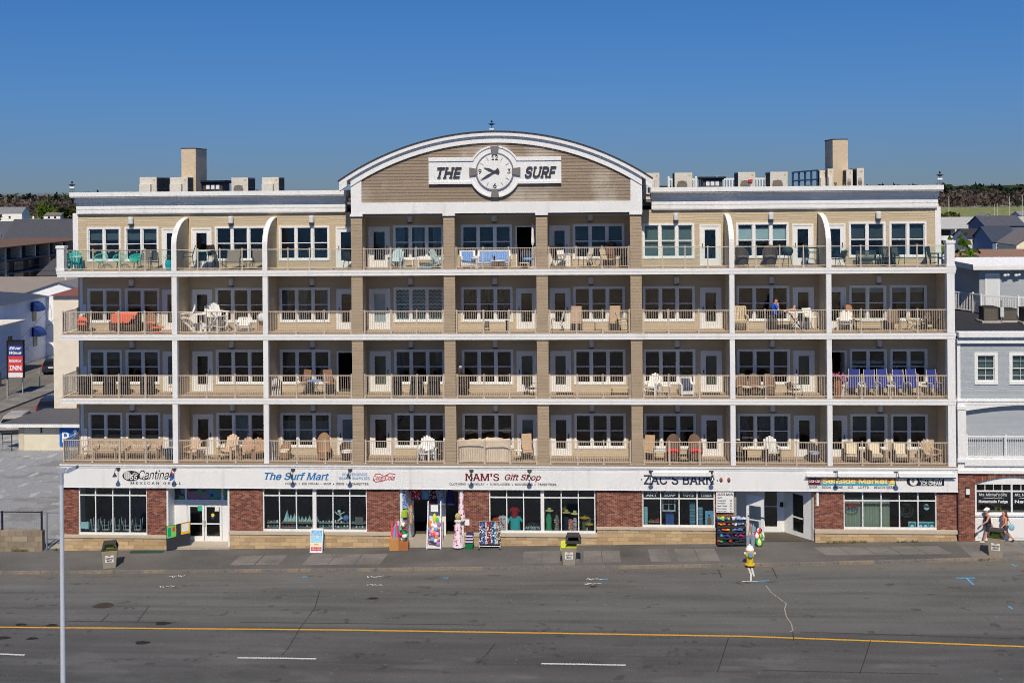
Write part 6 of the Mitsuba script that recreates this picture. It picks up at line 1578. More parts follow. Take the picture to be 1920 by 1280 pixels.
F(3, 5, -0.86, .9, 70, 'sun_lounger', 'dark lounge seat by the door', 'lounge chair', setup(sling, BLK, (80, 64, 58), 0, 1.15, .5))
F(3, 5, 0.61, 1.0, -60, 'metal_chair', 'black and white metal chair facing along the rail', 'chair', setup(sling, BLK, (210, 206, 200), 0, 1.0))
F(3, 5, 1.03, .9, 0, 'side_table', 'small glass topped table with black legs', 'table', setup(round_table, (168, 176, 172), .3, .5, BLK))
F(3, 5, 1.77, 1.1, 50, 'metal_chair', 'black metal chair with a cream seat before the right panes', 'chair', setup(sling, BLK, (206, 190, 160), 0, .95))
F(3, 5, 2, 1.4, 15, 'lounge_chair', 'brown high backed sling chair under the window', 'lounge chair', setup(sling, BLK, (104, 78, 64), .1, 1.2))
one(3, 5, 2.66, .9, 'covered_stack', drape(.55, .5, .95, (38, 36, 38), 4), 'black covered stack beside the pier', 'furniture cover')
F(3, 7, 8.86, 1.0, 25, 'wicker_chair', 'brown wicker chair angled beside the fin', 'armchair', setup(wicker, (84, 74, 66), (100, 90, 82), 1.0), s=1.1)
F(3, 7, 10.3, 1.0, -12, 'wicker_chair', 'brown wicker chair under the middle panes', 'armchair', setup(wicker, (84, 74, 66), (100, 90, 82), 1.0), s=1.12)
gr = B((44, 62, 60)); gr.lathe([(.001, .55), (.22, .6), (.3, .78), (.3, .84), (.24, .98), (.06, 1.05), (.001, 1.06)], 0, 0, 16); gr.tube([(0, 0, 1.05), (.06, 0, 1.1), (0, 0, 1.12)], .012, 5)
for a in (.5, 2.6, 4.7): gr.bar((.3 * math.cos(a), .3 * math.sin(a), 0), (.16 * math.cos(a), .16 * math.sin(a), .62), .03)
one(3, 7, 11.2, .9, 'kettle_grill', gr, 'dark green kettle grill on three legs by the door', 'grill')
F(3, 7, 12.58, 1.2, 75, 'bar_chair', 'dark green bar chair seen from the side', 'chair', setup(sling, (40, 60, 56), (52, 66, 62), .3, .85))
F(3, 8, 13.82, 1.0, -75, 'metal_chair', 'dark green metal chair seen from the side', 'chair', setup(sling, (36, 46, 46), (44, 56, 56), -.05, .85))
F(3, 8, 15.39, 1.2, 0, 'metal_bench', 'dark metal bench under the left windows', 'bench', setup(slat_seat, 1.25, (44, 58, 58)), s=.8)
F(3, 8, 16.38, 1.0, 0, 'lattice_chair', 'dark lattice backed metal chair between the windows', 'chair', setup(slat_seat, .6, (36, 44, 44)))
F(3, 8, 16.91, 1.2, 15, 'metal_chair', 'dark metal chair right of the lattice chair', 'chair', setup(sling, (36, 44, 44), (60, 72, 70), 0, .95))
F(3, 8, 18.8, 1.0, 55, 'metal_chair', 'dark green metal armchair in the end corner', 'chair', setup(slat_seat, .62, (34, 52, 50)))
F(3, 8, 14.43, 1.7, 0, 'small_plant', 'small green plant by the door frame', 'plant', setup(plant_pot, (120, 110, 90), .08, .15, (80, 130, 50), None, 22), dz=.5, s=.8)
# third row
F(2, 0, -26.62, .9, -20, 'wicker_chair', 'dark wicker chair with an orange cushion at the end', 'armchair', setup(wicker, (74, 58, 50), ORG, 1.0))
one(2, 0, -26.6, .72, 'cushion', B(ORG).ball(0, 0, .62, .3, None, (1.0, .35, .85)), 'round orange cushion leaning in the end chair', 'cushion')
F(2, 0, -24.37, 1.1, 0, 'wicker_sofa', 'dark wicker sofa under an orange throw', 'sofa', setup(sofa, 1.5, (64, 52, 46), (84, 62, 52)))
tb = B(ORG); tb.hexa([(-.65, .02, .55), (-.65, .06, .55), (-.6, .42, 1.06), (-.6, .48, 1.06), (.62, .02, .75), (.62, .06, .75), (.62, .42, 1.06), (.62, .48, 1.06)]).hexa([(-.65, .0, .45), (-.65, .03, .45), (-.65, .02, 1.02), (-.65, .07, 1.02), (.3, .0, .5), (.3, .03, .5), (.62, .02, .98), (.62, .07, .98)])
one(2, 0, -24.37, .75, 'throw_blanket', tb, 'bright orange throw hung over the wicker sofa', 'blanket')
F(2, 0, -22.96, 1.0, 15, 'wicker_chair', 'tan wicker chair with a faded orange seat', 'armchair', setup(wicker, (140, 112, 92), (214, 130, 106), 1.0))
F(2, 0, -22.41, .65, 0, 'ottoman', 'low orange ottoman near the door', 'ottoman', setup(round_table, ORG, .34, .3, (196, 90, 62), 'pedestal'))
F(2, 1, -21.01, .9, -70, 'tall_slatted_chair', 'tall white slatted bar chair by the column', 'chair', setup(adirondack, WHT, .42))
F(2, 1, -20.1, .8, 0, 'bar_table', 'tall white round table between the bar chairs', 'table', setup(round_table, WHT, .38, 1.0, WHT, 'pedestal'))
F(2, 1, -19.14, .9, 50, 'tall_slatted_chair', 'tall white slatted bar chair facing the door', 'chair', setup(adirondack, WHT, .5))
F(2, 1, -19.77, 1.4, 20, 'tall_slatted_chair', 'tall white slatted bar chair behind the table', 'chair', setup(adirondack, WHT, .4))
F(2, 1, -17.86, 1.1, 0, 'storage_bench', 'white slatted storage bench under the window', 'bench', setup(slat_seat, .95, WHT), s=.75)
one(2, 1, -16.95, 1.3, 'pillow', B((216, 220, 226)).ball(0, 0, .75, .22, None, (1, .5, 1.1)).box(-.3, .5, .2, .5, 0, .62, (150, 128, 108)), 'pale pillow on a box by the second column', 'pillow')
F(2, 4, -4.7, 1.3, 0, 'black_crate', 'small black slatted stand under the window', 'stand', setup(slat_seat, .5, BLK), s=.5)
one(2, 4, -3.61, 1.3, 'floor_lantern', B(BLK).box(-.06, .06, -.06, .06, 0, .5).box(-.09, .09, -.09, .09, .5, .54), 'thin black lantern near the door', 'lantern')
F(2, 5, -0.92, .9, -80, 'sling_chair', 'white and black sling chair seen from the side', 'chair', setup(sling, BLK, (224, 222, 218), 0, 1.0))
F(2, 5, 0.1, 1.1, 0, 'sling_chair', 'tan high backed sling chair near the door', 'chair', setup(sling, (140, 116, 96), (172, 146, 124), 0, 1.28, .6))
F(2, 5, 1.29, 1.2, 0, 'side_table', 'small glass table with thin legs', 'table', setup(square_table, (200, 204, 198), .5, .4, .5, CHAR))
F(2, 5, 2.16, 1.1, 0, 'sling_chair', 'tan high backed sling chair near the pier', 'chair', setup(sling, (140, 116, 96), (180, 152, 126), 0, 1.3, .6))
F(2, 5, 2.6, .8, 70, 'sling_chair', 'cream sling chair turned along the rail', 'chair', setup(sling, CHAR, (214, 200, 176), 0, 1.0))
F(2, 7, 8.66, 1.0, 0, 'folding_lounger', 'tan webbed folding lounger by the column', 'lounge chair', setup(slat_seat, .62, (200, 180, 148)), s=1.28)
F(2, 7, 10.58, 1.1, 0, 'bar_chair', 'black bar chair under the man in blue', 'chair', setup(sling, BLK, (30, 32, 34), .3, .95, .6))
F(2, 7, 11.59, .9, 0, 'folding_table', 'white topped folding table on crossed black legs', 'table', setup(cross_table, (226, 226, 222), BLK, .8, .5, 1.0))
F(2, 7, 12.41, 1.2, 25, 'bar_chair', 'white bar chair by the door', 'chair', setup(sling, (206, 206, 202), (228, 228, 224), .28, .85))
F(2, 8, 14.15, 1.0, -20, 'slatted_chair', 'white slatted chair draped with towels', 'chair', setup(adirondack, (228, 226, 218)))
one(2, 8, 14.16, .72, 'towel', B((236, 234, 226)).hexa([(-.28, 0, .45), (-.28, .04, .45), (-.2, .1, 1.02), (-.2, .16, 1.02), (.26, 0, .5), (.26, .04, .5), (.3, .1, .98), (.3, .16, .98)]), 'white towel thrown over the slatted chair', 'towel')
F(2, 8, 14.7, 1.3, 35, 'sling_chair', 'brown high backed chair behind the towel chair', 'chair', setup(sling, BRN, (176, 128, 100), .05, 1.25, .5))
F(2, 8, 15.42, 1.1, 0, 'glass_table', 'long glass table with a black frame', 'table', setup(square_table, (196, 200, 190), 1.5, .7, .6, BLK))
F(2, 8, 16.66, 1.0, -10, 'sling_chair', 'brown sling chair at the end of the glass table', 'chair', setup(sling, CHAR, (116, 98, 84), 0, 1.05, .6))
F(2, 8, 17.7, .9, 45, 'folding_chair', 'thin dark chair frame before the right window', 'chair', setup(sling, BLK, (196, 184, 158), -.1, .8, .5))
F(2, 8, 18.49, .9, 10, 'lattice_chair', 'ornate dark metal chair by the end column', 'chair', setup(slat_seat, .66, (54, 48, 44)))
# second row
for n_, (u, w, h, sd) in enumerate(((160, .6, .95, 1), (208, .65, .98, 2), (236, .55, .95, 3), (281, .75, .95, 5))):
    one(1, 0, -26.55 + (u - 160) / 35.2, .9, 'covered_chair', drape(w, .7, h, (44, 42, 44), sd), ('dark covered chair at the corner', 'dark covered chair under the left window', 'narrow dark cover beside the middle', 'widest dark cover near the door')[n_], 'furniture cover')
F(1, 0, -21.81, 1.2, 0, 'ottoman', 'small pinkish stool by the door', 'stool', setup(round_table, (196, 150, 134), .25, .42, (150, 110, 96), 'pedestal'))
zb_ = B((220, 222, 226))
for q in range(9): zb_.bar((-.3 + .07 * q, -.05 + .02 * (q % 2), 0), (-.22 + .05 * q + .06 * (-1) ** q, .1, .95 - .05 * abs(q - 4)), .045, .03, (224, 226, 230) if q % 2 else (52, 54, 58))
one(1, 2, -16, .8, 'folded_loungers', zb_, 'stack of black and white folded loungers', 'folding chairs')
F(1, 2, -14.57, 1.0, -25, 'bar_chair', 'brown sling bar chair left of the blue table', 'chair', setup(sling, DBR, (134, 102, 86), .2, 1.1))
F(1, 2, -13.97, .9, 0, 'mosaic_table', 'round table with a blue tiled top', 'table', setup(round_table, (110, 136, 176), .42, .78, DBR))
F(1, 2, -13.21, 1.0, 25, 'bar_chair', 'brown sling bar chair right of the blue table', 'chair', setup(sling, DBR, (134, 102, 86), .2, 1.1))
for n_, (u, w, sd) in enumerate(((744, .55, 3), (782, .75, 4), (814, .7, 6))):
    one(1, 3, -9.51 + (u - 744) / 35.2, .8, 'covered_chair', drape(w, .7, .98, (46, 46, 48), sd), ('black cover next to the door', 'widest black cover in the middle', 'black cover beside the pier')[n_], 'furniture cover')
F(1, 4, -5.97, .9, 20, 'lounge_chair', 'dark brown padded chair by the pier', 'armchair', setup(wicker, (56, 44, 40), (66, 52, 46), 1.1), s=1.05)
one(1, 4, -6.19, 1.2, 'coat', B((70, 58, 62)).ball(0, 0, 1.25, .16, None, (1, .7, 1.3)).ball(.06, 0, 1.45, .09, (180, 170, 176)).ball(-.02, 0, 1.02, .18, (60, 52, 50)), 'dark bundle with a pale top on the padded chair', 'bundle')
F(1, 4, -2.34, .9, 60, 'metal_chair', 'black metal chair seen from the side', 'chair', setup(sling, BLK, (70, 62, 58), -.05, .95, .5))
F(1, 5, 2.38, 1.1, 0, 'storage_bench', 'low black bench with a tan top', 'bench', setup(square_table, (190, 168, 136), .95, .4, .4, BLK))
one(1, 5, -0.56, 1.4, 'door_mat', B((66, 56, 50)).box(-.45, .45, -.25, .25, 0, .02), 'dark mat before the door', 'mat')
F(1, 6, 4.04, .9, -25, 'sling_chair', 'white chair with a black cushion near the pier', 'chair', setup(adirondack, (236, 236, 232), .06))
F(1, 6, 4.83, 1.1, 0, 'side_table', 'small white table between the white chairs', 'table', setup(square_table, WHT, .45, .4, .5))
F(1, 6, 5.86, .9, 5, 'cushion_chair', 'white chair with navy cushions', 'chair', setup(sofa, .72, WHT, (58, 70, 92)))
one(1, 6, 7.23, 1.4, 'door_mat', B((62, 54, 50)).box(-.45, .45, -.25, .25, 0, .02), 'dark mat before the door', 'mat')
for n_, (u, y, rz) in enumerate(((1390, 1.0, -20), (1415, 1.1, 0), (1442, 1.0, 10))):
    F(1, 7, 8.74 + (u - 1390) / 34.9, y, rz, 'round_back_chair', ('brown round backed chair by the column', 'brown round backed chair in the middle of the three', 'brown round backed chair beside the window edge')[n_], 'chair', setup(wicker, (128, 104, 88), (150, 130, 110), 1.15), s=.95)
F(1, 7, 8.99, .7, 0, 'side_table', 'small pale table between the brown chairs', 'table', setup(round_table, (226, 220, 208), .24, .5, DBR))
F(1, 7, 9.77, .7, 0, 'side_table', 'second small pale table between the brown chairs', 'table', setup(round_table, (226, 220, 208), .24, .5, DBR))
F(1, 7, 11.48, .9, 50, 'rocking_chair', 'dark metal rocking chair near the door', 'chair', setup(sling, (58, 48, 44), (92, 80, 72), -.1, .75, .6))
F(1, 8, 13.65, .5, 0, 'flower_pot', 'pink flowers in a pot at the rail', 'flowers', setup(plant_pot, (150, 104, 76), .24, .95, (70, 96, 56), (224, 84, 150), 30))
F(1, 8, 13.96, .9, 0, 'flower_stand', 'white stand with purple flowers by the door', 'flowers', setup(plant_pot, (226, 222, 226), .14, .6, (92, 110, 70), (178, 120, 200), 24))
for n_, (u, y, rz) in enumerate(((1601, 1.1, -20), (1630, .95, -5), (1657, 1.1, 8), (1683, .95, 0), (1710, 1.1, 10), (1746, .9, 18))):
    F(1, 8, 14.59 + (u - 1601) / 34.8, y, rz, 'blue_chair', ('first of six royal blue sling chairs', 'second of six royal blue sling chairs', 'third of six royal blue sling chairs', 'fourth of six royal blue sling chairs', 'fifth of six royal blue sling chairs', 'last royal blue sling chair, by the end column')[n_], 'chair', setup(sling, (214, 208, 192), (48, 62, 134), .0, 1.3, .58), group='royal blue chairs')
for n_, u in enumerate((1615, 1668, 1725)):
    F(1, 8, 14.93 + (u - 1615) / 34.9, .75, 0, 'side_table', ('small white table after the first blue chair', 'small white table between the middle blue chairs', 'small white table before the last blue chair')[n_], 'table', setup(square_table, (232, 230, 220), .4, .36, .55, (206, 196, 170)))
# lowest row
TK = (178, 156, 132)
for n_, (u, w) in enumerate(((169, .62), (200, 1.1), (231, .62), (259, 1.05), (291, .62))):
    F(0, 0, -26.31 + (u - 169) / 35.2, 1.0, 0, 'teak_armchair' if w < 1 else 'teak_sofa', ('tan slatted armchair at the corner', 'tan slatted sofa left of the middle', 'tan slatted armchair in the middle', 'tan slatted sofa right of the middle', 'tan slatted armchair near the door')[n_], 'chair' if w < 1 else 'sofa', setup(slat_seat, w, TK))
F(0, 0, -21.82, .6, 0, 'planter', 'dark navy planter by the column', 'planter', setup(plant_pot, (40, 62, 84), .26, .62))
F(0, 1, -20.79, 1.0, -25, 'slatted_chair', 'weathered tan slatted chair by the column', 'chair', setup(adirondack, (200, 178, 156)))
F(0, 1, -20.1, .8, 0, 'round_table', 'small tan pedestal table', 'table', setup(round_table, (214, 198, 176), .3, .62, (150, 128, 106), 'pedestal'))
F(0, 1, -18.71, .9, -12, 'slatted_chair', 'largest tan slatted chair under the window', 'chair', setup(adirondack, (206, 180, 154), .06), s=1.12)
F(0, 1, -17.71, 1.0, 10, 'slatted_chair', 'brown slatted chair right of the largest one', 'chair', setup(adirondack, (176, 142, 116)))
F(0, 1, -17.01, 1.0, 25, 'slatted_chair', 'brown slatted chair by the second column', 'chair', setup(adirondack, (170, 138, 114)))
zb2 = B()
for q in range(7): zb2.bar((-.2 + .06 * q, 0, 0), (-.16 + .05 * q + .05 * (-1) ** q, .12, .95), .045, .03, (196, 214, 224) if q % 2 else (52, 58, 66))
one(0, 2, -16.21, .7, 'folded_chairs', zb2, 'blue and white striped folded chairs', 'folding chairs')
F(0, 2, -15.62, .9, -30, 'wicker_chair', 'tan wicker chair with a cream cushion', 'armchair', setup(wicker, WKB, CREAM, .95))
F(0, 2, -13.53, .9, 0, 'wicker_chair', 'tall round backed tan wicker chair', 'armchair', setup(wicker, (158, 126, 98), None, 1.28), s=1.08)
F(0, 2, -12.24, .8, 40, 'wicker_chair', 'dark wicker chair with a white cushion by the pier', 'armchair', setup(wicker, (88, 72, 60), WHT, .9))
for q, (dx, dz) in enumerate(((0, 0), (.28, -.02), (.12, .12))):
    F(0, 3, -8.05 + dx, .8 + .1 * q, 8 * q - 8, 'plastic_chair', ('white plastic slatted chair in front of the stack', 'white plastic slatted chair leaning right in the stack', 'white plastic slatted chair at the top of the stack')[q], 'chair', setup(adirondack, (222, 224, 226)), dz=dz if dz > 0 else 0, group='stacked white chairs')
F(0, 3, -7.14, .9, 20, 'metal_chair', 'black metal chair behind the white stack', 'chair', setup(sling, BLK, (50, 50, 52), 0, .9))
one(0, 4, -5.52, .9, 'table_cover', drape(1.7, 1.1, 1.0, (196, 182, 164), 7, 7), 'big tan tarpaulin over a table at the rail', 'furniture cover')
one(0, 4, -4.13, .95, 'table_cover', drape(1.5, 1.0, 1.06, (204, 190, 172), 9, 6), 'second tan tarpaulin, lighter and taller', 'furniture cover')
F(0, 4, -2.57, 1.0, 10, 'sling_chair', 'tan high backed sling chair before the door', 'chair', setup(sling, CHAR, (190, 162, 134), .02, 1.3, .6))
F(0, 4, -3.04, .8, 0, 'side_table', 'small white table beside the sling chair', 'table', setup(round_table, (236, 232, 222), .24, .55, CHAR))
F(0, 6, 3.87, 1.0, -15, 'sling_chair', 'tan sling chair beside the pier', 'chair', setup(sling, BLK, (182, 152, 122), .02, 1.25, .6))
F(0, 6, 4.39, .85, 0, 'glass_table', 'small glass table by the sling chair', 'table', setup(square_table, (206, 212, 204), .7, .5, .55, (200, 150, 120)))
F(0, 6, 5.14, 1.0, -8, 'wicker_chair', 'round brown wicker chair with a red cushion, left', 'armchair', setup(wicker, (110, 92, 78), (208, 52, 60), 1.22), s=1.1)
F(0, 6, 6.34, 1.0, 12, 'wicker_chair', 'round brown wicker chair with a red cushion, right', 'armchair', setup(wicker, (120, 100, 84), (208, 52, 60), 1.22), s=1.1)
F(0, 6, 5.71, .55, 0, 'footstool', 'dark footstool between the red cushions', 'footstool', setup(square_table, (46, 40, 38), .6, .4, .4))
F(0, 7, 8.62, .9, -20, 'metal_chair', 'black metal chair by the column', 'chair', setup(slat_seat, .58, (44, 40, 38)))
F(0, 7, 9.32, .8, 0, 'bench_table', 'long dark table with a cream top', 'table', setup(square_table, (226, 216, 196), 1.15, .5, .7, (52, 46, 42)))
F(0, 7, 10.33, .95, 5, 'slatted_chair', 'pale grey slatted chair with a dark frame', 'chair', setup(adirondack, (206, 208, 204), .06, (62, 56, 52)), s=1.08)
F(0, 7, 12.47, .9, 30, 'cushion_chair', 'dark chair with a blue floral cushion by the door', 'armchair', setup(wicker, (72, 68, 72), (150, 156, 180), 1.0))
for n_, (u, y, rz) in enumerate(((1598, 1.1, -10), (1640, 1.0, 5), (1685, 1.0, -5))):
    F(0, 8, 14.48 + (u - 1598) / 34.9, y, rz, 'sling_chair', ('cream cushioned sling chair by the door', 'cream cushioned sling chair under the middle window', 'cream cushioned sling chair under the last window')[n_], 'chair', setup(sofa, .78, (110, 96, 82), (216, 204, 178)))
F(0, 8, 18.57, 1.0, 30, 'recliner', 'tan recliner in the end corner', 'recliner', setup(adirondack, (190, 168, 144)))

# ---------------------------------------------------------------- on the roof
AC = (206, 200, 188)
def heat_pump(x0, x1, zt, label, side=1, fan=True, y=5.0, d=.5, depth=.9):
    """outdoor unit: casing, round fan grille or blank cover on the front, finned coil on one side"""
    k = thing('heat_pump', label, 'air conditioner', 'outdoor units on the roof')
    z0 = 17.61; w = x1 - x0
    put('casing', B(AC).box(x0, x1, y, y + depth, z0 + .12, zt), 'mat_plain', k)
    put('base', B((120, 116, 110)).box(x0 + .05, x1 - .05, y + .05, y + depth - .05, z0, z0 + .12), 'mat_plain', k)
    zc = (zt + z0) / 2 + .12
    if fan:
        f = B((112, 104, 96)).shape(shapely.Point(x0 + w * .42, zc - .05).buffer(w * .3, 20), y - .02, y - .002)
        for i in range(9): f.box(x0 + w * .15, x0 + w * .69, y - .03, y - .021, zc - .32 + .065 * i, zc - .305 + .065 * i, (150, 144, 134))
        put('fan_grille', f, 'mat_plain', k)
    else:
        put('cover', B((214, 208, 196)).box(x0 + .02, x0 + w * .68, y - .14, y - .002, zc - .5, zc + .3).box(x0 + w * .68 - .03, x0 + w * .7, y - .13, y - .004, zc - .5, zc + .28, (120, 116, 108)), 'mat_plain', k)
    xs = x1 if side > 0 else x0
    c = B((74, 72, 70)); c.box(min(xs, xs + side * .01), max(xs, xs + side * .01), y + .08, y + depth - .08, z0 + .2, zt - .06)
    for i in range(6): c.box(min(xs + side * .01, xs + side * .016), max(xs + side * .01, xs + side * .016), y + .08, y + depth - .08, z0 + .3 + .13 * i, z0 + .32 + .13 * i, (140, 138, 134))
    put('coil', c, 'mat_plain', k)
    put('brand_mark', B((196, 160, 90)).box(x1 - .2, x1 - .1, y - .004, y - .001, zt - .22, zt - .12), 'mat_plain', k)
    return k
ZA = [19.25, 19.23, 19.18, 19.18, 19.22, 19.22, 19.22, 19.22]
heat_pump(-25.02, -24.03, ZA[0], 'beige outdoor unit with a front cover, first on the roof from the open end', 1, False, depth=2.2)
heat_pump(-23.23, -22.21, ZA[1], 'beige outdoor unit with a front cover standing before the tall beige chimney', 1, False, depth=1.9)
heat_pump(-19.64, -18.68, ZA[2], 'beige outdoor unit with a round fan, alone past the dark roof hut', 1, True, depth=1.5)
heat_pump(-17.86, -16.89, ZA[3], 'beige outdoor unit with a front cover, nearest the arched gable on its near side', 1, False, depth=1.3)
heat_pump(3.9, 4.84, ZA[4], 'beige outdoor unit half hidden by the end of the arched gable', -1, False)
heat_pump(5.7, 6.68, ZA[5], 'beige fan unit with a yellow mark before the white roof fence', -1, True, depth=1.4)
heat_pump(9.24, 10.19, ZA[6], 'beige fan unit with a red tag beside the dark roof hut', -1, True, depth=1.6)
heat_pump(11.02, 11.99, ZA[7], 'beige fan unit next to the blue steel frame', -1, True, depth=1.6)
heat_pump(13.89, 14.31, 19.29, 'narrow pale unit beside the blue steel frame', -1, False, y=5.6)
heat_pump(14.21, 14.52, 19.37, 'tall narrow pale unit touching the chimney', -1, False)
heat_pump(15.28, 15.64, 19.3, 'narrow louvred unit just past the chimney', -1, True, y=5.2, depth=1.1)
heat_pump(15.82, 16.21, 19.38, 'last narrow louvred unit on the roof', -1, True, depth=1.6)
single('red_tag', B((196, 60, 56)).box(9.79, 10.03, 4.9, 4.95, 18.66, 18.81), 'small red tag on the fan grille of a roof unit', 'tag')
for i, (u0, u1, vt) in enumerate(((381, 417, 337.5), (1318, 1354, 330.5))):
    x0, x1, zt = ((-21.95, -20.79, 19.05), (7.5, 8.6, 19))[i]
    k = thing('roof_hut', ('dark roof hut with three white panes next to the near chimney', 'dark roof hut with three white panes before the white roof fence')[i], 'hut', 'dark huts on the roof')
    put('wall', B((72, 72, 78)).box(x0, x1, 7.0, 8.4, 17.61, zt - .1), 'mat_plain', k)
    put('roof', B((30, 40, 54)).box(x0 - .2, x1 + .2, 6.8, 8.6, zt - .1, zt).box(x0 - .1, x1 + .1, 6.9, 8.5, zt - .16, zt - .1), 'mat_plain', k)
    for j in range(3):
        a = x0 + .14 + (x1 - x0 - .28) * (j + .5) / 3; put('pane', B((220, 224, 228)).box(a - .1, a + .1, 6.98, 7.0, zt - .52, zt - .24), 'mat_plain', k)
k = thing('roof_fence', 'white slatted fence behind the fan units on the roof', 'fence')
x0, x1, zt = 5.61, 11.28, 18.92
put('rail', B(WHITE).box(x0, x1, 8.0, 8.05, zt - .1, zt), 'mat_white', k)
bl = B(WHITE)
for x in np.arange(x0, x1, .16): bl.box(x, x + .07, 8.0, 8.04, 17.6, zt - .1)
put('slat', bl, 'mat_white', k, kind='stuff')
for x in (x0, x0 + 1.6, (x0 + x1) / 2, x1 - 1.6, x1): put('post', B(WHITE).box(x - .06, x + .06, 7.96, 8.08, 17.6, zt + .12), 'mat_white', k)
k = thing('steel_frame', 'open dark blue steel frame of square cells on the roof', 'frame')
x0, x1, zt0, zt1 = 12.48, 13.86, 19.22, 19.33
for i in range(5):
    x = x0 + (x1 - x0) * i / 4; zt = zt0 + (zt1 - zt0) * i / 4; put('upright', B((36, 66, 104)).box(x - .05, x + .05, 6.0, 6.12, 17.61, zt), 'mat_plain', k)
for j in range(4):
    za_, zb_ = 17.75 + (zt0 - 17.78) * j / 3, 17.75 + (zt1 - 17.78) * j / 3
    put('crossbar', B((30, 58, 94)).bar((x0, 5.98, za_), (x1, 5.98, zb_), .08, .09), 'mat_plain', k)
put('plate', B((60, 66, 76)).box(x1 + .02, x1 + .3, 5.9, 6.4, 17.61, zt1 - .1), 'mat_plain', k)
single('roof_pipes', B((120, 104, 76)).tube([(14.66, 5.2, 17.6), (14.66, 5.2, 18.5), (14.78, 5.2, 18.3), (14.84, 5.2, 17.7)], .05).tube([(15.02, 5.2, 17.7), (15.05, 5.2, 18.2), (15.19, 5.2, 18.5)], .05).box(14.6, 14.75, 5.15, 5.25, 18.5, 18.6), 'bent brown pipes at the foot of the chimney', 'pipe')
def ornament(label, x, y, z0, z1):
    b = B((86, 90, 98)); b.tube([(x, y, z0), (x, y, z1 - .25)], .02, 5); b.ball(x, y, z1 - .2, .1, (46, 48, 56), (1.4, .6, .7)).bar((x - .2, y, z1 - .18), (x + .2, y, z1 - .18), .04, .03, (46, 48, 56)).ball(x, y, z1 - .05, .06, (46, 48, 56))
    b.box(x - .12, x + .12, y - .05, y + .05, (z0 * .55 + z1 * .45) - .04, (z0 * .55 + z1 * .45) + .04, (226, 228, 230)).bar((x - .12, y, z0), (x - .1, y, z0 * .5 + z1 * .5), .02).bar((x + .12, y, z0), (x + .1, y, z0 * .5 + z1 * .5), .02)
    single('wind_sensor', b, label, 'weather sensor')
ornament('small dark weather sensor at the open end of the white parapet', -27.59, 1.8, 18.4, 19.01)
ornament('small dark weather sensor at the parapet corner beside the grey neighbour', 19.36, 1.8, 18.4, 19.12)
ornament('small dark weather sensor standing above the top of the arch', -4.47, 3.0, 21.3, 22.16)

# ---------------------------------------------------------------- pavement: bins, hydrant, lamp, racks, signs
def bin_(label, x, y, rz, open_=False):
    k = thing('litter_bin', label, 'bin'); m = T().translate([x, y, float(z_walk(x))]).rotate([0, 0, 1], rz)
    def p(n_, b, mat='mat_plain'): return put(n_, b, mat, k, tw=m)
    w0, w1 = .30, .37
    bd = B((146, 138, 124)); bd.hexa([(sx * (w0 if z == 0 else w1), sy * (w0 if z == 0 else w1), z) for sx in (-1, 1) for sy in (-1, 1) for z in (0, .86)]); p('body', bd)
    p('rim', B((176, 178, 60)).box(-.385, .385, -.385, .385, .86, .89))
    o = (0, 0, 0) if not open_ else (.22, .05, .18)
    ld = B((66, 64, 60)); ox, oy, oz = o
    ld.box(-.39 + ox, .39 + ox, -.39 + oy, .39 + oy, .89 + oz, .95 + oz)
    for sx in (-1, 1):
        for sy in (-1, 1): ld.hexa([(ox + sx * .36 - .04, oy + sy * .36 - .04, .95 + oz), (ox + sx * .27 - .04, oy + sy * .27 - .04, 1.2 + oz), (ox + sx * .36 - .04, oy + sy * .36 + .04, .95 + oz), (ox + sx * .27 - .04, oy + sy * .27 + .04, 1.2 + oz), (ox + sx * .36 + .04, oy + sy * .36 - .04, .95 + oz), (ox + sx * .27 + .04, oy + sy * .27 - .04, 1.2 + oz), (ox + sx * .36 + .04, oy + sy * .36 + .04, .95 + oz), (ox + sx * .27 + .04, oy + sy * .27 + .04, 1.2 + oz)])
    ld.box(ox - .31, ox + .31, oy - .31, oy + .31, 1.19 + oz, 1.25 + oz); ld.box(ox - .3, ox + .3, oy + .28, oy + .33, .95 + oz, 1.2 + oz)
    p('lid', ld)
    p('liner', B((196, 204, 60)).box(ox - .2, ox + .2, oy - .1, oy + .25, .93 + oz, 1.05 + oz) if not open_ else B((206, 214, 80)).hexa([(-.42, -.3, .7), (-.4, -.3, 1.0), (-.42, .3, .7), (-.4, .3, 1.0), (-.2, -.36, .85), (-.1, -.34, 1.1), (-.2, .3, .85), (-.1, .3, 1.1)]))
    yl = -.352
    q = B((226, 224, 218)); q.hexa([(-.2, -.328, .3), (-.2, -.358, .72), (-.2, -.30, .3), (-.2, -.30, .72), (.2, -.328, .3), (.2, -.358, .72), (.2, -.30, .3), (.2, -.30, .72)]); p('notice', q)
    t_ = B((110, 70, 66)); letters('HAMPTON', -.17, .17, .48, .075, -.366, (84, 60, 58), depth=.004, b=t_); letters('BEACH', -.12, .12, .36, .075, -.360, (84, 60, 58), depth=.004, b=t_); letters('VISIT', -.08, .08, .62, .05, -.368, (170, 80, 80), depth=.004, b=t_); p('lettering', t_)
bin_('grey square litter bin on the pavement before the grill window', -23.81,-2.61, 18)
bin_('grey litter bin with its lid knocked askew and a yellow liner', -0.38,-2.82, 0, True)
bin_('grey litter bin in front of the two walkers', 20.7,-2.16, -24)
hx_, hy_ = 8.47,-3.33
k = thing('fire_hydrant', 'yellow and white fire hydrant with a pale blue cap at the kerb', 'hydrant'); m = T().translate([hx_, hy_, float(z_walk(hx_))])
put('barrel', B((206, 176, 50)).lathe([(.001, 0), (.24, 0), (.24, .05), (.17, .06), (.16, .42), (.2, .43), (.2, .48), (.001, .48)], 0, 0, 16), 'mat_plain', k, tw=m)
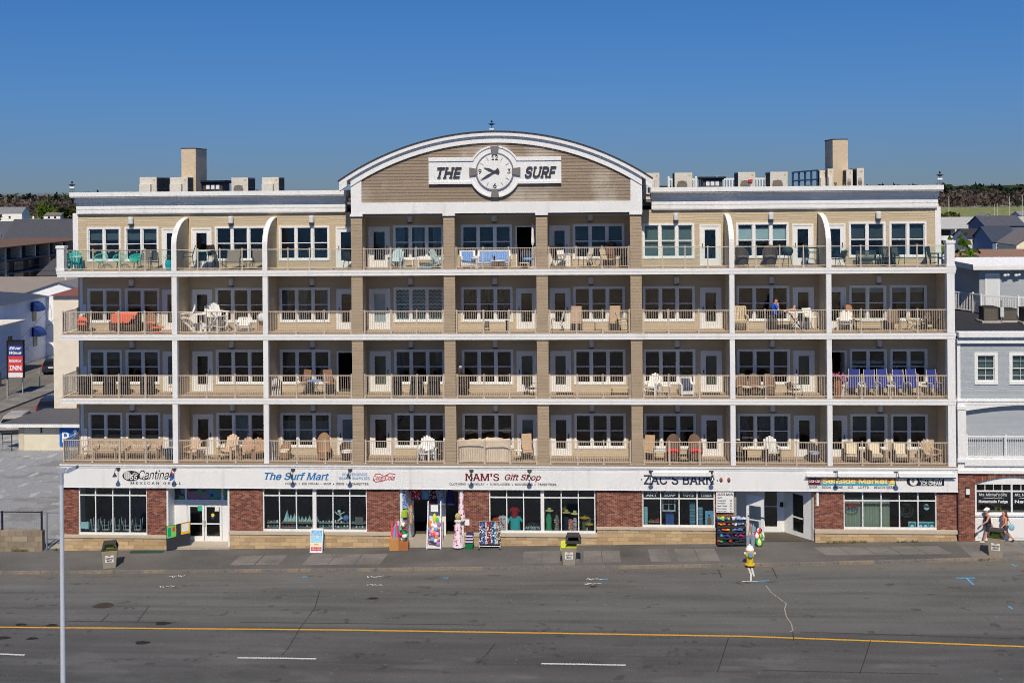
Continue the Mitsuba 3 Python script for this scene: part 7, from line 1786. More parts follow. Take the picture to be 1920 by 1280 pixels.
put('head', B((220, 196, 80)).lathe([(.18, .48), (.19, .62), (.21, .64), (.21, .68), (.001, .68)], 0, 0, 16), 'mat_plain', k, tw=m)
put('bonnet', B((236, 232, 228)).lathe([(.21, .68), (.2, .78), (.14, .9), (.05, .95), (.05, 1.0), (.001, 1.0)], 0, 0, 16).lathe([(.212, .68), (.208, .73)], 0, 0, 16, (206, 110, 100)), 'mat_plain', k, tw=m)
nz = B((104, 146, 176)); nz.tube([(0, -.12, .56), (0, -.3, .56)], .11, 12); put('cap', nz, 'mat_plain', k, tw=m)
for s in (-1, 1): put('outlet', B((200, 206, 190)).tube([(s * .12, 0, .56), (s * .28, 0, .56)], .065, 10), 'mat_plain', k, tw=m)
# street lamp close to the camera
lx, ly = -13.86 - 0.35, -29.0
k = thing('street_lamp', 'tall pale grey lamp post with one short arm, close to the viewer', 'street lamp')
put('post', B((186, 192, 202)).lathe([(.085, 0), (.052, 11.0), (.001, 11.0)], 0, 0, 14).move(lx, ly, -.3), 'mat_gloss', k)
put('collar', B((150, 156, 168)).lathe([(.06, 10.6), (.06, 11.02), (.001, 11.02)], 0, 0, 12).move(lx, ly, -.3).box(lx - .07, lx + .12, ly - .05, ly + .05, 10.62, 10.74), 'mat_gloss', k)
put('arm', B((176, 182, 192)).tube([(lx, ly, 10.6), (lx + .15, ly, 10.68), (lx + .3, ly, 10.72)], .04), 'mat_gloss', k)
put('lamp_head', B((122, 132, 148)).hexa([(lx + .2, ly - .12, 10.62), (lx + .2, ly - .1, 10.74), (lx + .2, ly + .12, 10.62), (lx + .2, ly + .1, 10.74), (lx + .46, ly - .1, 10.74), (lx + .44, ly - .08, 10.83), (lx + .46, ly + .1, 10.74), (lx + .44, ly + .08, 10.83)]), 'mat_gloss', k)
# folding sign of the market
ax_, ay_ = -13.59,-0.44
k = thing('sandwich_board', 'white folding sign board with a blue beach notice by the trinket windows', 'sign'); m = T().translate([ax_, ay_, float(z_walk(ax_))])
for s in (-1, 1): put('frame', B(WHITE).hexa([(-.33, s * .3 - .015, 0), (-.33, s * .04 - .015, 1.18), (-.33, s * .3 + .015, 0), (-.33, s * .04 + .015, 1.18), (.33, s * .3 - .015, 0), (.33, s * .04 - .015, 1.18), (.33, s * .3 + .015, 0), (.33, s * .04 + .015, 1.18)]), 'mat_white', k, tw=m)
pn = B()
def yb(z): return -.3 + .26 * z / 1.18 - .02
for z0, z1, c in ((.82, 1.1, (84, 168, 214)), (.5, .82, (150, 204, 226)), (.3, .5, (232, 216, 186)), (.1, .28, (200, 48, 56))):
    pn.add([(-.28, yb(z0), z0), (.28, yb(z0), z0), (.28, yb(z1), z1), (-.28, yb(z1), z1)], [[0, 1, 2, 3]], c)
put('poster', pn, 'mat_plain', k, tw=m)
lt = B(WHITE)
for s, z, w in (('HAMPTON', 1.0, .2), ("BEACH'S OWN", .9, .24), ('CONVENIENCE', .8, .24), ('STORE', .7, .14)): letters(s, -w, w, z, .07, yb(z) - .012, (238, 244, 246), depth=.005, b=lt)
letters('Coca-Cola', -.24, .24, .15, .09, yb(.12) - .012, (240, 230, 230), True, .3, depth=.005, b=lt); letters('OPEN', -.12, .12, .38, .07, yb(.38) - .012, (206, 150, 60), depth=.005, b=lt)
put('lettering', lt, 'mat_plain', k, tw=m)
# black screen with posters at the grill door
k = thing('menu_screen', 'black panel screen with coloured menus beside the grill doorway', 'sign')
p0, p1 = np.array([-21.72, -.25]), np.array([-20.62, .35])
def spanel(b, s0, s1, z0, z1, o=0.0, c=None, t=.03):
    d_ = (p1 - p0); n_ = np.array([d_[1], -d_[0]]) / np.linalg.norm(d_)
    q = [p0 + d_ * s + n_ * kk for s in (s0, s1) for kk in (o, o - t)]; zg = lambda s: -.66 + .1 * s
    return b.hexa([(q[0][0], q[0][1], zg(s0) + z0), (q[0][0], q[0][1], zg(s0) + z1), (q[1][0], q[1][1], zg(s0) + z0), (q[1][0], q[1][1], zg(s0) + z1), (q[2][0], q[2][1], zg(s1) + z0), (q[2][0], q[2][1], zg(s1) + z1), (q[3][0], q[3][1], zg(s1) + z0), (q[3][0], q[3][1], zg(s1) + z1)], c)
put('panel', spanel(B((52, 54, 60)), 0, 1, .02, 1.32), 'mat_plain', k)
put('poster', spanel(spanel(spanel(B((120, 196, 90)), .02, .4, .68, 1.3, .012), .06, .2, .74, 1.22, .016, (20, 150, 110), .003), .24, .36, .98, 1.22, .016, (206, 70, 60), .003), 'mat_plain', k)
put('poster', spanel(spanel(B((226, 176, 60)), .6, .98, .72, 1.3, .012), .64, .92, .86, 1.26, .016, (220, 222, 226), .003), 'mat_plain', k)
# hanging price board of the barn
bx0, bx1, bz0, bz1 = 7.26,8.16,1.51,2.57
k = thing('price_board', 'white price board hung below the dark barn lettering', 'sign')
put('panel', B((236, 234, 238)).box(bx0, bx1, .0, .06, bz0, bz1), 'mat_white', k)
lt = B(NAVY); letters("ZAC'S BARN", bx0 + .06, bx1 - .05, bz1 - .17, .12, -.012, NAVY, depth=.008, b=lt)
for i, s in enumerate(('Gift', 'Sunglasses', 'Souvenirs', 'Beach Towels', 'Body Boards', 'Beach Chairs')):
    letters(s, bx0 + .06, bx0 + .2 + .03 * len(s), bz1 - .32 - .14 * i, .07, -.012, (110, 108, 120), depth=.008, b=lt)
    if i: letters('$%d' % (5 + 3 * i), bx1 - .2, bx1 - .08, bz1 - .32 - .14 * i, .07, -.012, (110, 108, 120), depth=.008, b=lt)
put('lettering', lt, 'mat_plain', k)
PAL = [(206, 60, 60), (230, 130, 50), (240, 200, 60), (70, 160, 80), (60, 120, 190), (220, 120, 170), (236, 236, 232), (110, 80, 160), (60, 180, 190), (40, 60, 110)]
gr_ = random.Random(21)
def wire_rack(label, x, y, w, cols):
    """black wire rack with sloping shelves of small goods"""
    k = thing('wire_rack', label, 'rack'); z = float(z_walk(x)) + .01
    fr_ = B((46, 46, 50))
    for sx in (-1, 1):
        for yy in (-.18, .25): fr_.bar((x + sx * w / 2, y + yy, z), (x + sx * w / 2, y + .25 if yy > 0 else y - .05, z + 1.45), .03)
    put('frame', fr_, 'mat_plain', k)
    for i, zz in enumerate((.12, .4, .68, .96, 1.22)):
        put('shelf', B((54, 54, 58)).hexa([(x - w / 2, y - .22 + .03 * i, z + zz), (x - w / 2, y - .22 + .03 * i, z + zz + .03), (x - w / 2, y + .22, z + zz + .1), (x - w / 2, y + .22, z + zz + .13), (x + w / 2, y - .22 + .03 * i, z + zz), (x + w / 2, y - .22 + .03 * i, z + zz + .03), (x + w / 2, y + .22, z + zz + .1), (x + w / 2, y + .22, z + zz + .13)]), 'mat_plain', k)
        g = B(); pal = cols[i % len(cols)]
        for j in range(16):
            gx, gy = gr_.uniform(-w / 2 + .06, w / 2 - .06), gr_.uniform(-.16, .14)
            g.ball(x + gx, y + gy + .02 * i, z + zz + .12 + gr_.uniform(0, .08), gr_.uniform(.05, .085), gr_.choice(pal), (1.2, .9, .8), sub=1)
        single('rack_goods', g, f'{("lowest", "second", "middle", "fourth", "top")[i]} shelf of small coloured beach goods, {label.split(",")[-1].strip()}', 'toys', kind='stuff')
wire_rack('black wire rack of beach toys, on the rack beside the barn window', 7.61, -.35, .72, [[(70, 160, 80), (196, 60, 60), (230, 200, 60)], [(70, 60, 150), (60, 170, 180), (230, 190, 70)], [(240, 190, 60), (60, 90, 160), (220, 90, 60)], [(232, 110, 50), (240, 150, 60), (206, 70, 50)], [(190, 214, 60), (120, 190, 80), (70, 80, 170)]])
wire_rack('black wire rack of blue goods, on the rack nearest the grey tubs', 8.35, -.35, .7, [[(46, 46, 52), (60, 60, 66)], [(60, 60, 160), (190, 50, 110), (90, 70, 170)], [(110, 140, 180), (80, 110, 160), (150, 170, 200)], [(90, 140, 200), (236, 200, 190), (230, 226, 220)], [(170, 182, 214), (206, 212, 226), (140, 160, 200)]])
for i, u in enumerate((0, 1)):
    x = (8.8, 9.06)[i]; z = float(z_walk(x))
    single('grey_tub', B((138, 150, 164)).lathe([(.001, 0), (.1, 0), (.13, .55), (.14, .58), (.001, .58)], x, -.4, 14).move(z=z), ('pale grey tub beside the wire rack', 'pale grey tub nearest the beach balls')[i], 'tub')
    for j in range(5):
        a = gr_.uniform(0, 2 * PI); c = gr_.choice([(180, 190, 222), (206, 190, 220), (90, 160, 110), (226, 90, 80), (150, 170, 210)])
        single('rolled_umbrella', B(c).tube([(x + .04 * math.cos(a), -.4 + .04 * math.sin(a), z + .3), (x + .12 * math.cos(a), -.4 + .1 * math.sin(a), z + gr_.uniform(.95, 1.25))], [.03, .02], 6), 'rolled beach umbrella standing in the ' + ('first' if i == 0 else 'second') + ' grey tub', 'umbrella', group='rolled umbrellas in the grey tubs')
def ball(x, y, z, r, cols, label, group):
    m_ = trimesh.creation.uv_sphere(radius=r, count=[8, 12]); b = B(); v = np.array(m_.vertices); f = np.array(m_.faces)
    seg = ((np.arctan2(v[f].mean(1)[:, 1], v[f].mean(1)[:, 0]) + PI) / (2 * PI) * 6).astype(int) % len(cols)
    for i, c in enumerate(cols):
        if (seg == i).any(): b.add(v + (x, y, z), f[seg == i], c)
    single('beach_ball', b, label, 'ball', group=group)
bx_ = 9.37; bz_ = float(z_walk(bx_))
ball(bx_, -.45, bz_ + .2, .2, [(50, 150, 90), (210, 230, 120), (40, 130, 80)], 'green striped beach ball on the pavement by the open door', None)
ball(bx_ - .1, -.35, bz_ + .52, .17, [(206, 50, 60), (240, 236, 236), (206, 50, 60)], 'red and white beach ball above the green one', None)
ball(bx_ + .16, -.3, bz_ + .48, .15, [(230, 220, 90), (90, 170, 90), (240, 240, 236)], 'yellow and green beach ball beside the red one', None)
ball(bx_ + .05, -.3, bz_ + .78, .14, [(236, 236, 236), (206, 60, 70), (60, 60, 70)], 'white beach ball on top of the pile', None)
# gift shop goods outside
def box_of(label, x, y, w, h, c, n, kind_, pal, r0, cat, group, top=.0):
    z = float(z_walk(x)); single('goods_box', B(c).box(x - w / 2, x + w / 2, y - w / 2, y + w / 2, z, z + h), label, 'box')
    for i in range(n):
        px_, py_ = x + gr_.uniform(-w / 2, w / 2) * .9, y + gr_.uniform(-w / 2, w / 2) * .8; c2 = gr_.choice(pal)
        if kind_ == 'stick': b = B(c2).tube([(px_, py_, z + h * .5), (px_ + gr_.uniform(-.1, .1), py_, z + h + gr_.uniform(.5, .95))], [.045, .05], 6)
        else: b = B(c2).ball(px_, py_, z + h + gr_.uniform(.05, top), gr_.uniform(r0 * .7, r0 * 1.2), None, (1, .9, .9), sub=1)
        single(cat.replace(' ', '_'), b, group[0], cat, group=group[1])
box_of('brown carton of rolled beach toys beside the brick panel', -9.52, -.3, .5, .62, (186, 134, 82), 12, 'stick', [(210, 210, 230), (226, 90, 110), (120, 170, 210), (236, 220, 190), (180, 90, 140)], .05, 'foam noodle', ('rolled beach toy standing in the brown carton', 'toys in the first carton'))
box_of('small brown carton under a heap of plush toys at the white doorway', -9.02, -.3, .48, .4, (164, 106, 66), 14, 'ball', [(40, 140, 90), (232, 150, 60), (236, 236, 232), (226, 120, 60), (90, 180, 120), (206, 60, 60)], .12, 'plush toy', ('plush toy heaped above the small brown carton', 'plush toys at the doorway'), 1.0)
k = thing('display_stand', 'tall white display stand between the two dark doorways', 'stand')
sx_, sy_ = -7.46, -.35; sz_ = float(z_walk(sx_))
for s in (-1, 1): put('upright', B(WHITE).bar((sx_ + s * .36, sy_, sz_), (sx_ + s * .33, sy_ + .5, sz_ + 2.35), .06), 'mat_white', k); put('upright', B(WHITE).bar((sx_ + s * .36, sy_ + .7, sz_), (sx_ + s * .33, sy_ + .6, sz_ + 2.35), .06), 'mat_white', k)
put('tray', B((214, 212, 210)).box(sx_ - .36, sx_ + .36, sy_ - .05, sy_ + .6, sz_ + .05, sz_ + .1), 'mat_plain', k)
put('notice', B((234, 234, 236)).box(sx_ - .18, sx_ + .2, sy_ + .38, sy_ + .4, sz_ + 1.85, sz_ + 2.2), 'mat_plain', k)
for i in range(30):
    t_ = gr_.uniform(0, 1); single('plush_toy', B(gr_.choice([(226, 160, 190), (236, 232, 228), (120, 160, 210), (200, 90, 120), (170, 120, 180), (230, 150, 70), (90, 100, 130)])).ball(sx_ + gr_.uniform(-.3, .3), sy_ + .05 + t_ * .2 + gr_.uniform(-.05, .1), sz_ + .2 + t_ * 1.05, gr_.uniform(.08, .13), None, (1, .9, 1.1), sub=1), 'plush toy piled on the tall white stand', 'plush toy', group='plush toys on the white stand')
for i, (dx, z, c, nm) in enumerate(((-.2, 1.1, (226, 130, 60), 'orange'), (.02, 1.45, (214, 220, 60), 'yellow'), (.16, 1.25, (80, 190, 70), 'green'), (.2, .95, (226, 110, 60), 'rust'))):
    single('hanging_toy', B(c).ball(sx_ + dx, sy_ + .3, sz_ + z + .1, .12, None, (.8, .5, 2.0)), f'{nm} toy hanging on the white stand above the plush heap', 'toy')
# garments
def garment(name, label, x, y, ztop, h, w, c, kind_='dress', spots=None, group=None, d=.1, cat=None):
    b = B(c)
    if kind_ == 'dress': prof = [(.16, 0), (.2, -.06), (.3, -.18), (.26, -.42), (.36, -.62), (.5, -1.0)]
    elif kind_ == 'top': prof = [(.2, 0), (.46, -.06), (.48, -.2), (.42, -.5), (.44, -1.0)]
    else: prof = [(.3, 0), (.34, -.3), (.38, -.6), (.36, -1.0)]
    n = 12; g = np.arange(n) * 2 * PI / n; v = []
    for r, t_ in prof:
        for a in g: v.append((x + r * w * math.cos(a) * (1 + .06 * math.sin(5 * a) * -t_), y + d * math.sin(a) * (1 + .5 * -t_), ztop + t_ * h))
    f = [[i * n + j, (i + 1) * n + j, (i + 1) * n + (j + 1) % n, i * n + (j + 1) % n] for i in range(len(prof) - 1) for j in range(n)]
    b.add(v, f)
    if kind_ == 'top':
        for s in (-1, 1): b.hexa([(x + s * w * .4, y - .04, ztop - .02), (x + s * w * .4, y - .04, ztop - .02 - .22 * h), (x + s * w * .4, y + .04, ztop - .02), (x + s * w * .4, y + .04, ztop - .02 - .22 * h), (x + s * w * .66, y - .03, ztop - .3 * h), (x + s * w * .6, y - .03, ztop - .5 * h), (x + s * w * .66, y + .03, ztop - .3 * h), (x + s * w * .6, y + .03, ztop - .5 * h)])
    if spots:
        for i in range(26):
            t_ = gr_.uniform(.12, .95); a = gr_.uniform(PI + .3, 2 * PI - .3); r = .3 + .12 * t_
            b.ball(x + r * w * math.cos(a), y + d * (1 + .5 * t_) * math.sin(a), ztop - t_ * h, gr_.uniform(.025, .05), gr_.choice(spots), (1, .5, 1), sub=0)
    return single(name, b, label, cat or ('dress' if kind_ == 'dress' else 'shirt'), group=group)
for u, kd, w, h, c, sp, lab in ((0, 'top', .6, .75, (176, 40, 52), [(236, 220, 220)], 'red long sleeved shirt hung at the head of the clothes doorway'), (1, 'top', .5, .7, (84, 176, 190), [(210, 90, 160)], 'turquoise shirt with pink print beside the red one'),
                                (2, 'dress', .55, .95, (66, 30, 48), [(206, 190, 190), (150, 60, 80)], 'dark red flowered dress hung between the two doorways'), (3, 'dress', .55, .95, (150, 168, 190), [(90, 110, 150)], 'pale blue flowered dress hung over the post'), (4, 'dress', .55, 1.0, (42, 40, 86), None, 'navy dress hung at the far doorway')):
    x = (-8.56, -8.04, -7.64, -7.18, -6.69)[u]
    garment('hanging_shirt' if kd == 'top' else 'hanging_dress', lab, x, 1.0, 2.58, h, w, c, kd, sp)
garment('hanging_dress', 'blue and white patterned dress on the white side wall of the doorway', XA[7] + .16, .35, 2.5, .95, .5, (120, 150, 190), 'dress', [(230, 234, 240), (60, 90, 150)])
garment('hanging_shirt', 'lime green top under the patterned dress at the doorway', XA[7] + .2, .3, 1.5, .4, .45, (150, 180, 60), 'top')
garment('hanging_dress', 'dark grey wrap hung low beside the white doorway wall', XA[7] + .22, .45, 1.15, 1.0, .45, (116, 120, 128), 'skirt')
garment('hanging_scarf', 'rainbow striped scarf hung at the edge of the dark doorway', -8.77, .6, 1.6, .9, .25, (210, 140, 120), 'skirt', [(80, 160, 180), (226, 180, 80)], cat='scarf')
garment('hanging_dress', 'white dress with red flowers hung high by the brick edge', XA[8] - .12, .05, 2.5, 1.5, .42, (232, 222, 226), 'dress', [(206, 60, 100), (190, 40, 80)])
garment('mannequin_dress', 'long white dress with pink flowers on the stand by the doorway', -6.18, -.3, 1.0, 1.28, .62, (236, 224, 230), 'dress', [(206, 50, 110), (220, 90, 140), (190, 40, 90)], d=.16)
mn = B((196, 176, 150)); xm_ = -6.18; mn.ball(xm_, -.3, 1.3, .16, (176, 166, 110), (1, .8, 1.2)).lathe([(.05, 1.0), (.06, 1.14)], xm_, -.3, 8).ball(xm_, -.3, 1.06, .2, (210, 206, 190), (1, .6, .5)).tube([(xm_ - .3, -.3, -.25), (xm_ + .3, -.3, -.25)], .04, 6, (50, 50, 54)).tube([(xm_, -.3, -.28), (xm_, -.3, .2)], .03, 6, (50, 50, 54))
single('mannequin', mn, 'dress stand with a green straw hat beside the clothes doorway', 'mannequin')
single('paper_notice', B((232, 230, 236)).box(-5.86, -5.62, .06, .085, 0.74, 1.05), 'white paper notice on the brick beside the clothes doorway', 'notice')
tx_ = -5.59; tz_ = float(z_walk(tx_))
single('green_basket', B((30, 120, 76)).hexa([(tx_ - .16, -.46, tz_), (tx_ - .22, -.52, tz_ + .3), (tx_ - .16, -.14, tz_), (tx_ - .22, -.08, tz_ + .3), (tx_ + .16, -.46, tz_), (tx_ + .22, -.52, tz_ + .3), (tx_ + .16, -.14, tz_), (tx_ + .22, -.08, tz_ + .3)]), 'green basket on the pavement before the clothes rack', 'basket')
for i in range(7): single('folded_towel', B([(60, 56, 90), (222, 214, 226)][i % 2]).box(tx_ - .21 + .01 * i, tx_ + .21 - .01 * (i % 3), -.5, -.1, tz_ + .3 + .075 * i, tz_ + .365 + .075 * i), 'folded striped towel stacked in the green basket', 'towel', group='towels in the green basket')
k = thing('clothes_rack', 'wheeled chrome clothes rack full of hanging scarves', 'clothes rack')
rx0, rx1 = -5.06, -3.97; rz0 = float(z_walk(rx0)) + .02
put('frame', B((170, 174, 180)).tube([(rx0, -.35, rz0 + .12), (rx0, -.35, rz0 + 1.4), (rx1, -.35, rz0 + 1.4), (rx1, -.35, rz0 + .12)], .02).tube([(rx0, -.35, rz0 + .12), (rx1, -.35, rz0 + .12)], .025).tube([(rx0, -.6, rz0 + .1), (rx0, -.1, rz0 + .1)], .025).tube([(rx1, -.6, rz0 + .1), (rx1, -.1, rz0 + .1)], .025), 'mat_gloss', k)
for x in (rx0, rx1):
    for y in (-.6, -.1): put('castor', B((40, 40, 44)).ball(x, y, rz0 + .04, .05), 'mat_plain', k)
for i, c in enumerate(((90, 80, 120), (96, 120, 170), (70, 100, 150), (206, 200, 206), (170, 60, 66), (130, 70, 76), (120, 120, 128), (60, 90, 150), (150, 206, 226), (190, 160, 140), (110, 110, 100))):
    x = rx0 + .06 + (rx1 - rx0 - .12) * i / 10
    garment('hanging_scarf', 'patterned scarf hanging on the wheeled clothes rack', x, -.35, rz0 + 1.36, 1.1, .16, c, 'skirt', [(220, 220, 226), tuple(int(v * .5) for v in c)], 'scarves on the clothes rack', .09, 'scarf')
# goods behind the shop windows
def shelf(x0, x1, y, z, n, pal, label, hgt=.14):
    b = B((150, 146, 140)); b.box(x0, x1, y - .12, y + .12, z - .03, z)
    single('shop_shelf', b, f'pale shelf {label}', 'shelf')
    g = B()
    for i in range(n):
        x = x0 + .06 + (x1 - x0 - .12) * i / max(n - 1, 1); s = gr_.uniform(.5, 1)
        if gr_.random() < .5: g.ball(x, y + gr_.uniform(-.06, .04), z + hgt * .45 * s, hgt * .42 * s, gr_.choice(pal), sub=1)
        else: g.box(x - .04, x + .04, y - .05, y + .05, z, z + hgt * s, gr_.choice(pal))
    single('trinkets', g, f'row of small trinkets {label}', 'trinkets', kind='stuff')
TP = [(210, 226, 226), (120, 190, 200), (226, 200, 190), (90, 110, 130), (236, 232, 220), (176, 90, 90), (70, 140, 160)]
for r_, z in enumerate((.42, .68, .94)):
    shelf(XA[5] + .1, -13.98, .6, z - .25, 16, TP, f'in the left trinket window, {("lowest", "middle", "upper")[r_]} row')
    shelf(-13.72, XA[6] - .1, .6, z - .25, 16, TP, f'in the right trinket window, {("lowest", "middle", "upper")[r_]} row')
for i in range(9):
    x = -15.43 + .2 * i; h = (.62, .4, .46, .36, .3, .3, .34, .3, .36)[i]
    single('model_sailboat', B((196, 226, 220)).poly_xz([(x - .13 * h / .4, .76), (x + .03, .76), (x + .03, .76 + h)], .5, .52).poly_xz([(x + .05, .76), (x + .12, .76), (x + .05, .76 + h * .8)], .5, .52).box(x - .1, x + .1, .48, .56, .7, .75, (150, 120, 90)), ('tallest white model sailboat in the trinket window' if i == 0 else 'small white model sailboat in the trinket window'), 'model boat', group=None if i == 0 else 'model sailboats in the window')
single('mermaid_figure', B((226, 228, 222)).ball(-12.61, .5, 1.3, .09).tube([(-12.61, .5, 1.2), (-12.47, .5, .95), (-12.7, .5, .8)], [.09, .08, .03], 8).bar((-12.7, .5, 1.15), (-12.84, .5, 1.3), .04).bar((-12.55, .5, 1.15), (-12.32, .5, 1.28), .04), 'white mermaid figure hanging in the trinket window', 'ornament')
single('blue_globe', B((90, 140, 190)).ball(-12.24, .5, .95, .16), 'blue ball ornament beside the mermaid figure', 'ornament')
rb2 = B()
for i, c in enumerate([(206, 80, 60), (230, 150, 60), (226, 206, 80), (90, 170, 90), (60, 130, 170)]): rb2.box(-11.75, -11.32, .46, .52, 1.0 - .075 * i - .07, 1.0 - .075 * i)
single('rainbow_box', rb2, 'rainbow striped box in the right trinket window', 'box')
single('colour_box', B((60, 130, 170)).box(-11.58, -11.32, .46, .55, -.12, .12).box(-11.95, -11.58, .46, .55, -.12, .08, (196, 70, 60)), 'red and blue boxes on the sill of the trinket window', 'box')
for u, kd, zt, h, w, c, sp, lab, nm in ((0, 'top', 1.0, .55, .42, (226, 90, 50), None, 'orange shirt in the clothes window', 'display_shirt'), (1, 'top', 1.1, .8, .5, (226, 214, 214), [(40, 50, 90), (190, 50, 60)], 'striped flag shirt in the clothes window', 'display_shirt'),
                                    (2, 'top', 1.1, .7, .6, (64, 180, 180), None, 'turquoise sweater in the clothes window', 'display_shirt'), (3, 'top', 1.55, .5, .4, (170, 40, 50), None, 'red cap and shirt hung high in the clothes window', 'display_shirt'),
                                    (4, 'top', .75, .7, .55, (44, 48, 62), None, 'dark football shirt beside the middle post', 'display_shirt'), (5, 'dress', 1.25, 1.6, .5, (70, 170, 120), None, 'long green dress in the right clothes window', 'display_dress'),
                                    (6, 'dress', 1.15, 1.6, .42, (150, 130, 120), [(206, 196, 190), (120, 60, 60)], 'brown patterned dress beside the green one', 'display_dress'), (7, 'skirt', 1.1, 1.5, .42, (44, 56, 74), None, 'navy overalls in the right clothes window', 'display_dress'),
                                    (8, 'dress', 1.05, 1.5, .4, (206, 190, 192), [(140, 60, 90), (90, 100, 110)], 'pale flowered dress with a straw hat', 'display_dress'), (9, 'top', .95, .6, .3, (226, 120, 130), [(240, 210, 120)], 'pink and orange top between the overalls and the flowered dress', 'display_shirt')):
    x = (-4.22, -3.88, -3.23, -3.26, -2.29, -1.45, -1.03, -0.52, -0.07, -0.32)[u]
    garment(nm, lab, x, .6, zt, h, w, c, kd, sp)
single('shirt_lettering', letters('PATRIOTS', -2.67, -1.93, .46, .13, .44, (226, 228, 230), depth=.01), 'white capital letters across the dark football shirt', 'lettering')
for i, (u, z, c) in enumerate(((0, 1.45, (206, 186, 130)), (1, 1.36, (196, 170, 110)), (2, 1.3, (226, 206, 140)))):
    x = (-1.42, -0.52, -0.08)[i]
    single('straw_hat', B(c).lathe([(.22, 0), (.1, .03), (.09, .14), (.001, .15)], x, .6, 14).move(z=z - .06), ('straw hat above the green dress', 'straw hat above the navy overalls', 'pale straw hat above the flowered dress')[i], 'hat')
for i, x in enumerate((-3.48, -2.94, -2.49)):
    single('printed_bag', B([(150, 196, 190), (190, 130, 80), (150, 200, 196)][i]).box(x - .22, x + .22, .42, .5, -.12, .32), ('pale green printed bag under the striped shirt', 'brown box of bracelets under the turquoise sweater', 'pale green bag under the football shirt')[i], 'bag')
single('sail_ornament', B((226, 228, 226)).poly_xz([(0.46, .1), (0.65, .1), (0.57, .62)], .5, .52).box(0.35, 0.74, .46, .56, .0, .08), 'white toy yacht in the corner of the clothes window', 'model boat')
single('hat_stand', B((120, 90, 50)).box(0.32, 0.77, .66, .7, .2, 1.0, (96, 104, 70)).lathe([(.26, 1.0), (.1, 1.04), (.001, 1.1)], 0.44, .7, 12, (206, 150, 60)).lathe([(.22, .7), (.09, .74), (.001, .8)], 0.69, .55, 12, (206, 150, 60)), 'hat stand with golden straw hats in the clothes window', 'stand')
# grill window: upturned chairs on tables, posters along the sill
for i in range(6):
    x = -26.57 + .58 * i; b = B((176, 182, 184))
    b.box(x - .18, x + .18, .7, 1.0, .12, .15)
    for sx in (-1, 1):
        for sy in (-1, 1): b.bar((x + sx * .16, .85 + sy * .13, .14), (x + sx * .2, .85 + sy * .17, .66 + .1 * (i % 2)), .035)
    b.bar((x - .18, .72, .4), (x + .18, .72, .4), .02)
    single('upturned_chair', b, 'grey chair upturned on a table behind the grill window', 'chair', group='upturned chairs behind the grill window')
single('dining_table', B((90, 70, 60)).box(XA[1] + .2, XA[2] - .2, .55, 1.15, .02, .1).box(XA[1] + .3, XA[1] + .4, .8, .9, -.7, .02).box(XA[2] - .4, XA[2] - .3, .8, .9, -.7, .02), 'long dark table under the upturned chairs behind the grill window', 'table')
for i, (c, s, c2) in enumerate((((22, 26, 28), 'TACO TUES', (60, 170, 150)), ((24, 20, 20), 'MARGARITAS', (170, 70, 60)), ((20, 26, 22), 'TEX MEX', (110, 180, 90)), ((26, 24, 20), 'BURRITOS', (190, 160, 80)))):
    a = (-26.63, -25.69, -24.76, -23.82)[i]
    kk = thing('window_poster', f'black poster with {("teal", "red", "green", "yellow")[i]} lettering along the sill of the grill window', 'poster')
    put('sheet', B(c).box(a, a + .78, .26, .27, -.12, .28), 'mat_plain', kk)
    put('lettering', letters(s, a + .12, a + .7, .04, .12, .245, c2, depth=.008), 'mat_plain', kk)
single('window_notice', B((196, 222, 226)).box(-26.57, -26.16, .27, .28, .36, .72), 'pale blue notice behind the first pane of the grill window', 'notice')
# barn window
for i, (s1, s2) in enumerate((('GIFTS', 'ART'), ('CANDLES', 'SOAP'), ('DECOR', 'TOYS'), ('BEACH', 'ITEMS'))):
    a, e = ((3.5, 4.36), (4.46, 5.32), (5.42, 6.26), (6.36, 7.18))[i]
    kk = thing('transom_sign', f'black transom panel lettered {s1.lower()} and {s2.lower()} over the barn window', 'sign')
    put('panel', B((46, 48, 52)).box(a, e, .215, .24, 2.26, 2.60), 'mat_plain', kk)
    put('lettering', letters(s2, a + .14, e - .14, 2.28, .16, .2, (232, 232, 230), True, 0, True, depth=.012, b=letters(s1, a + .1, e - .1, 2.47, .12, .2, (200, 200, 198), True, 0, True, depth=.012)), 'mat_plain', kk)
for i, (u0, u1, z0, z1, c, lab) in enumerate(((0, 0, .55, 1.75, (150, 200, 206), 'pale teal hanging at the edge of the barn window'), (1, 1, .62, 1.3, (64, 96, 160), 'navy chair in the barn window'), (2, 2, .5, 1.9, (110, 150, 170), 'stack of blue boxes in the barn window'), (3, 3, .5, 1.6, (130, 170, 190), 'stack of pale boxes beside the beach picture'))):
    a, e = ((3.57, 3.74), (4.69, 5.11), (5.94, 6.22), (6.39, 6.61))[i]
    b = B(c)
    nst = 9 if i >= 2 else 1
    for j in range(nst): b.box(a, e, .5, .75, z0 + (z1 - z0) * j / nst + .01, z0 + (z1 - z0) * (j + .88) / nst, tuple(int(v * (1 - .12 * (j % 2))) for v in c))
    if i == 1: b.box(a + .05, e - .05, .7, .76, 1.25, 1.3).box(a - .05, e + .05, .45, .75, .3, .4)
    single('display_item', b, lab, 'goods')
single('old_window_frame', B((214, 220, 222)).box(4.52, 5.19, .5, .54, 1.42, 1.48).box(4.52, 5.19, .5, .54, 2.1, 2.16).box(4.52, 4.56, .5, .54, 1.48, 2.1).box(5.14, 5.19, .5, .54, 1.48, 2.1).box(4.84, 4.87, .5, .54, 1.48, 2.1).box(4.52, 5.19, .505, .535, 1.78, 1.81), 'old white window frame hung as decoration in the barn window', 'frame')
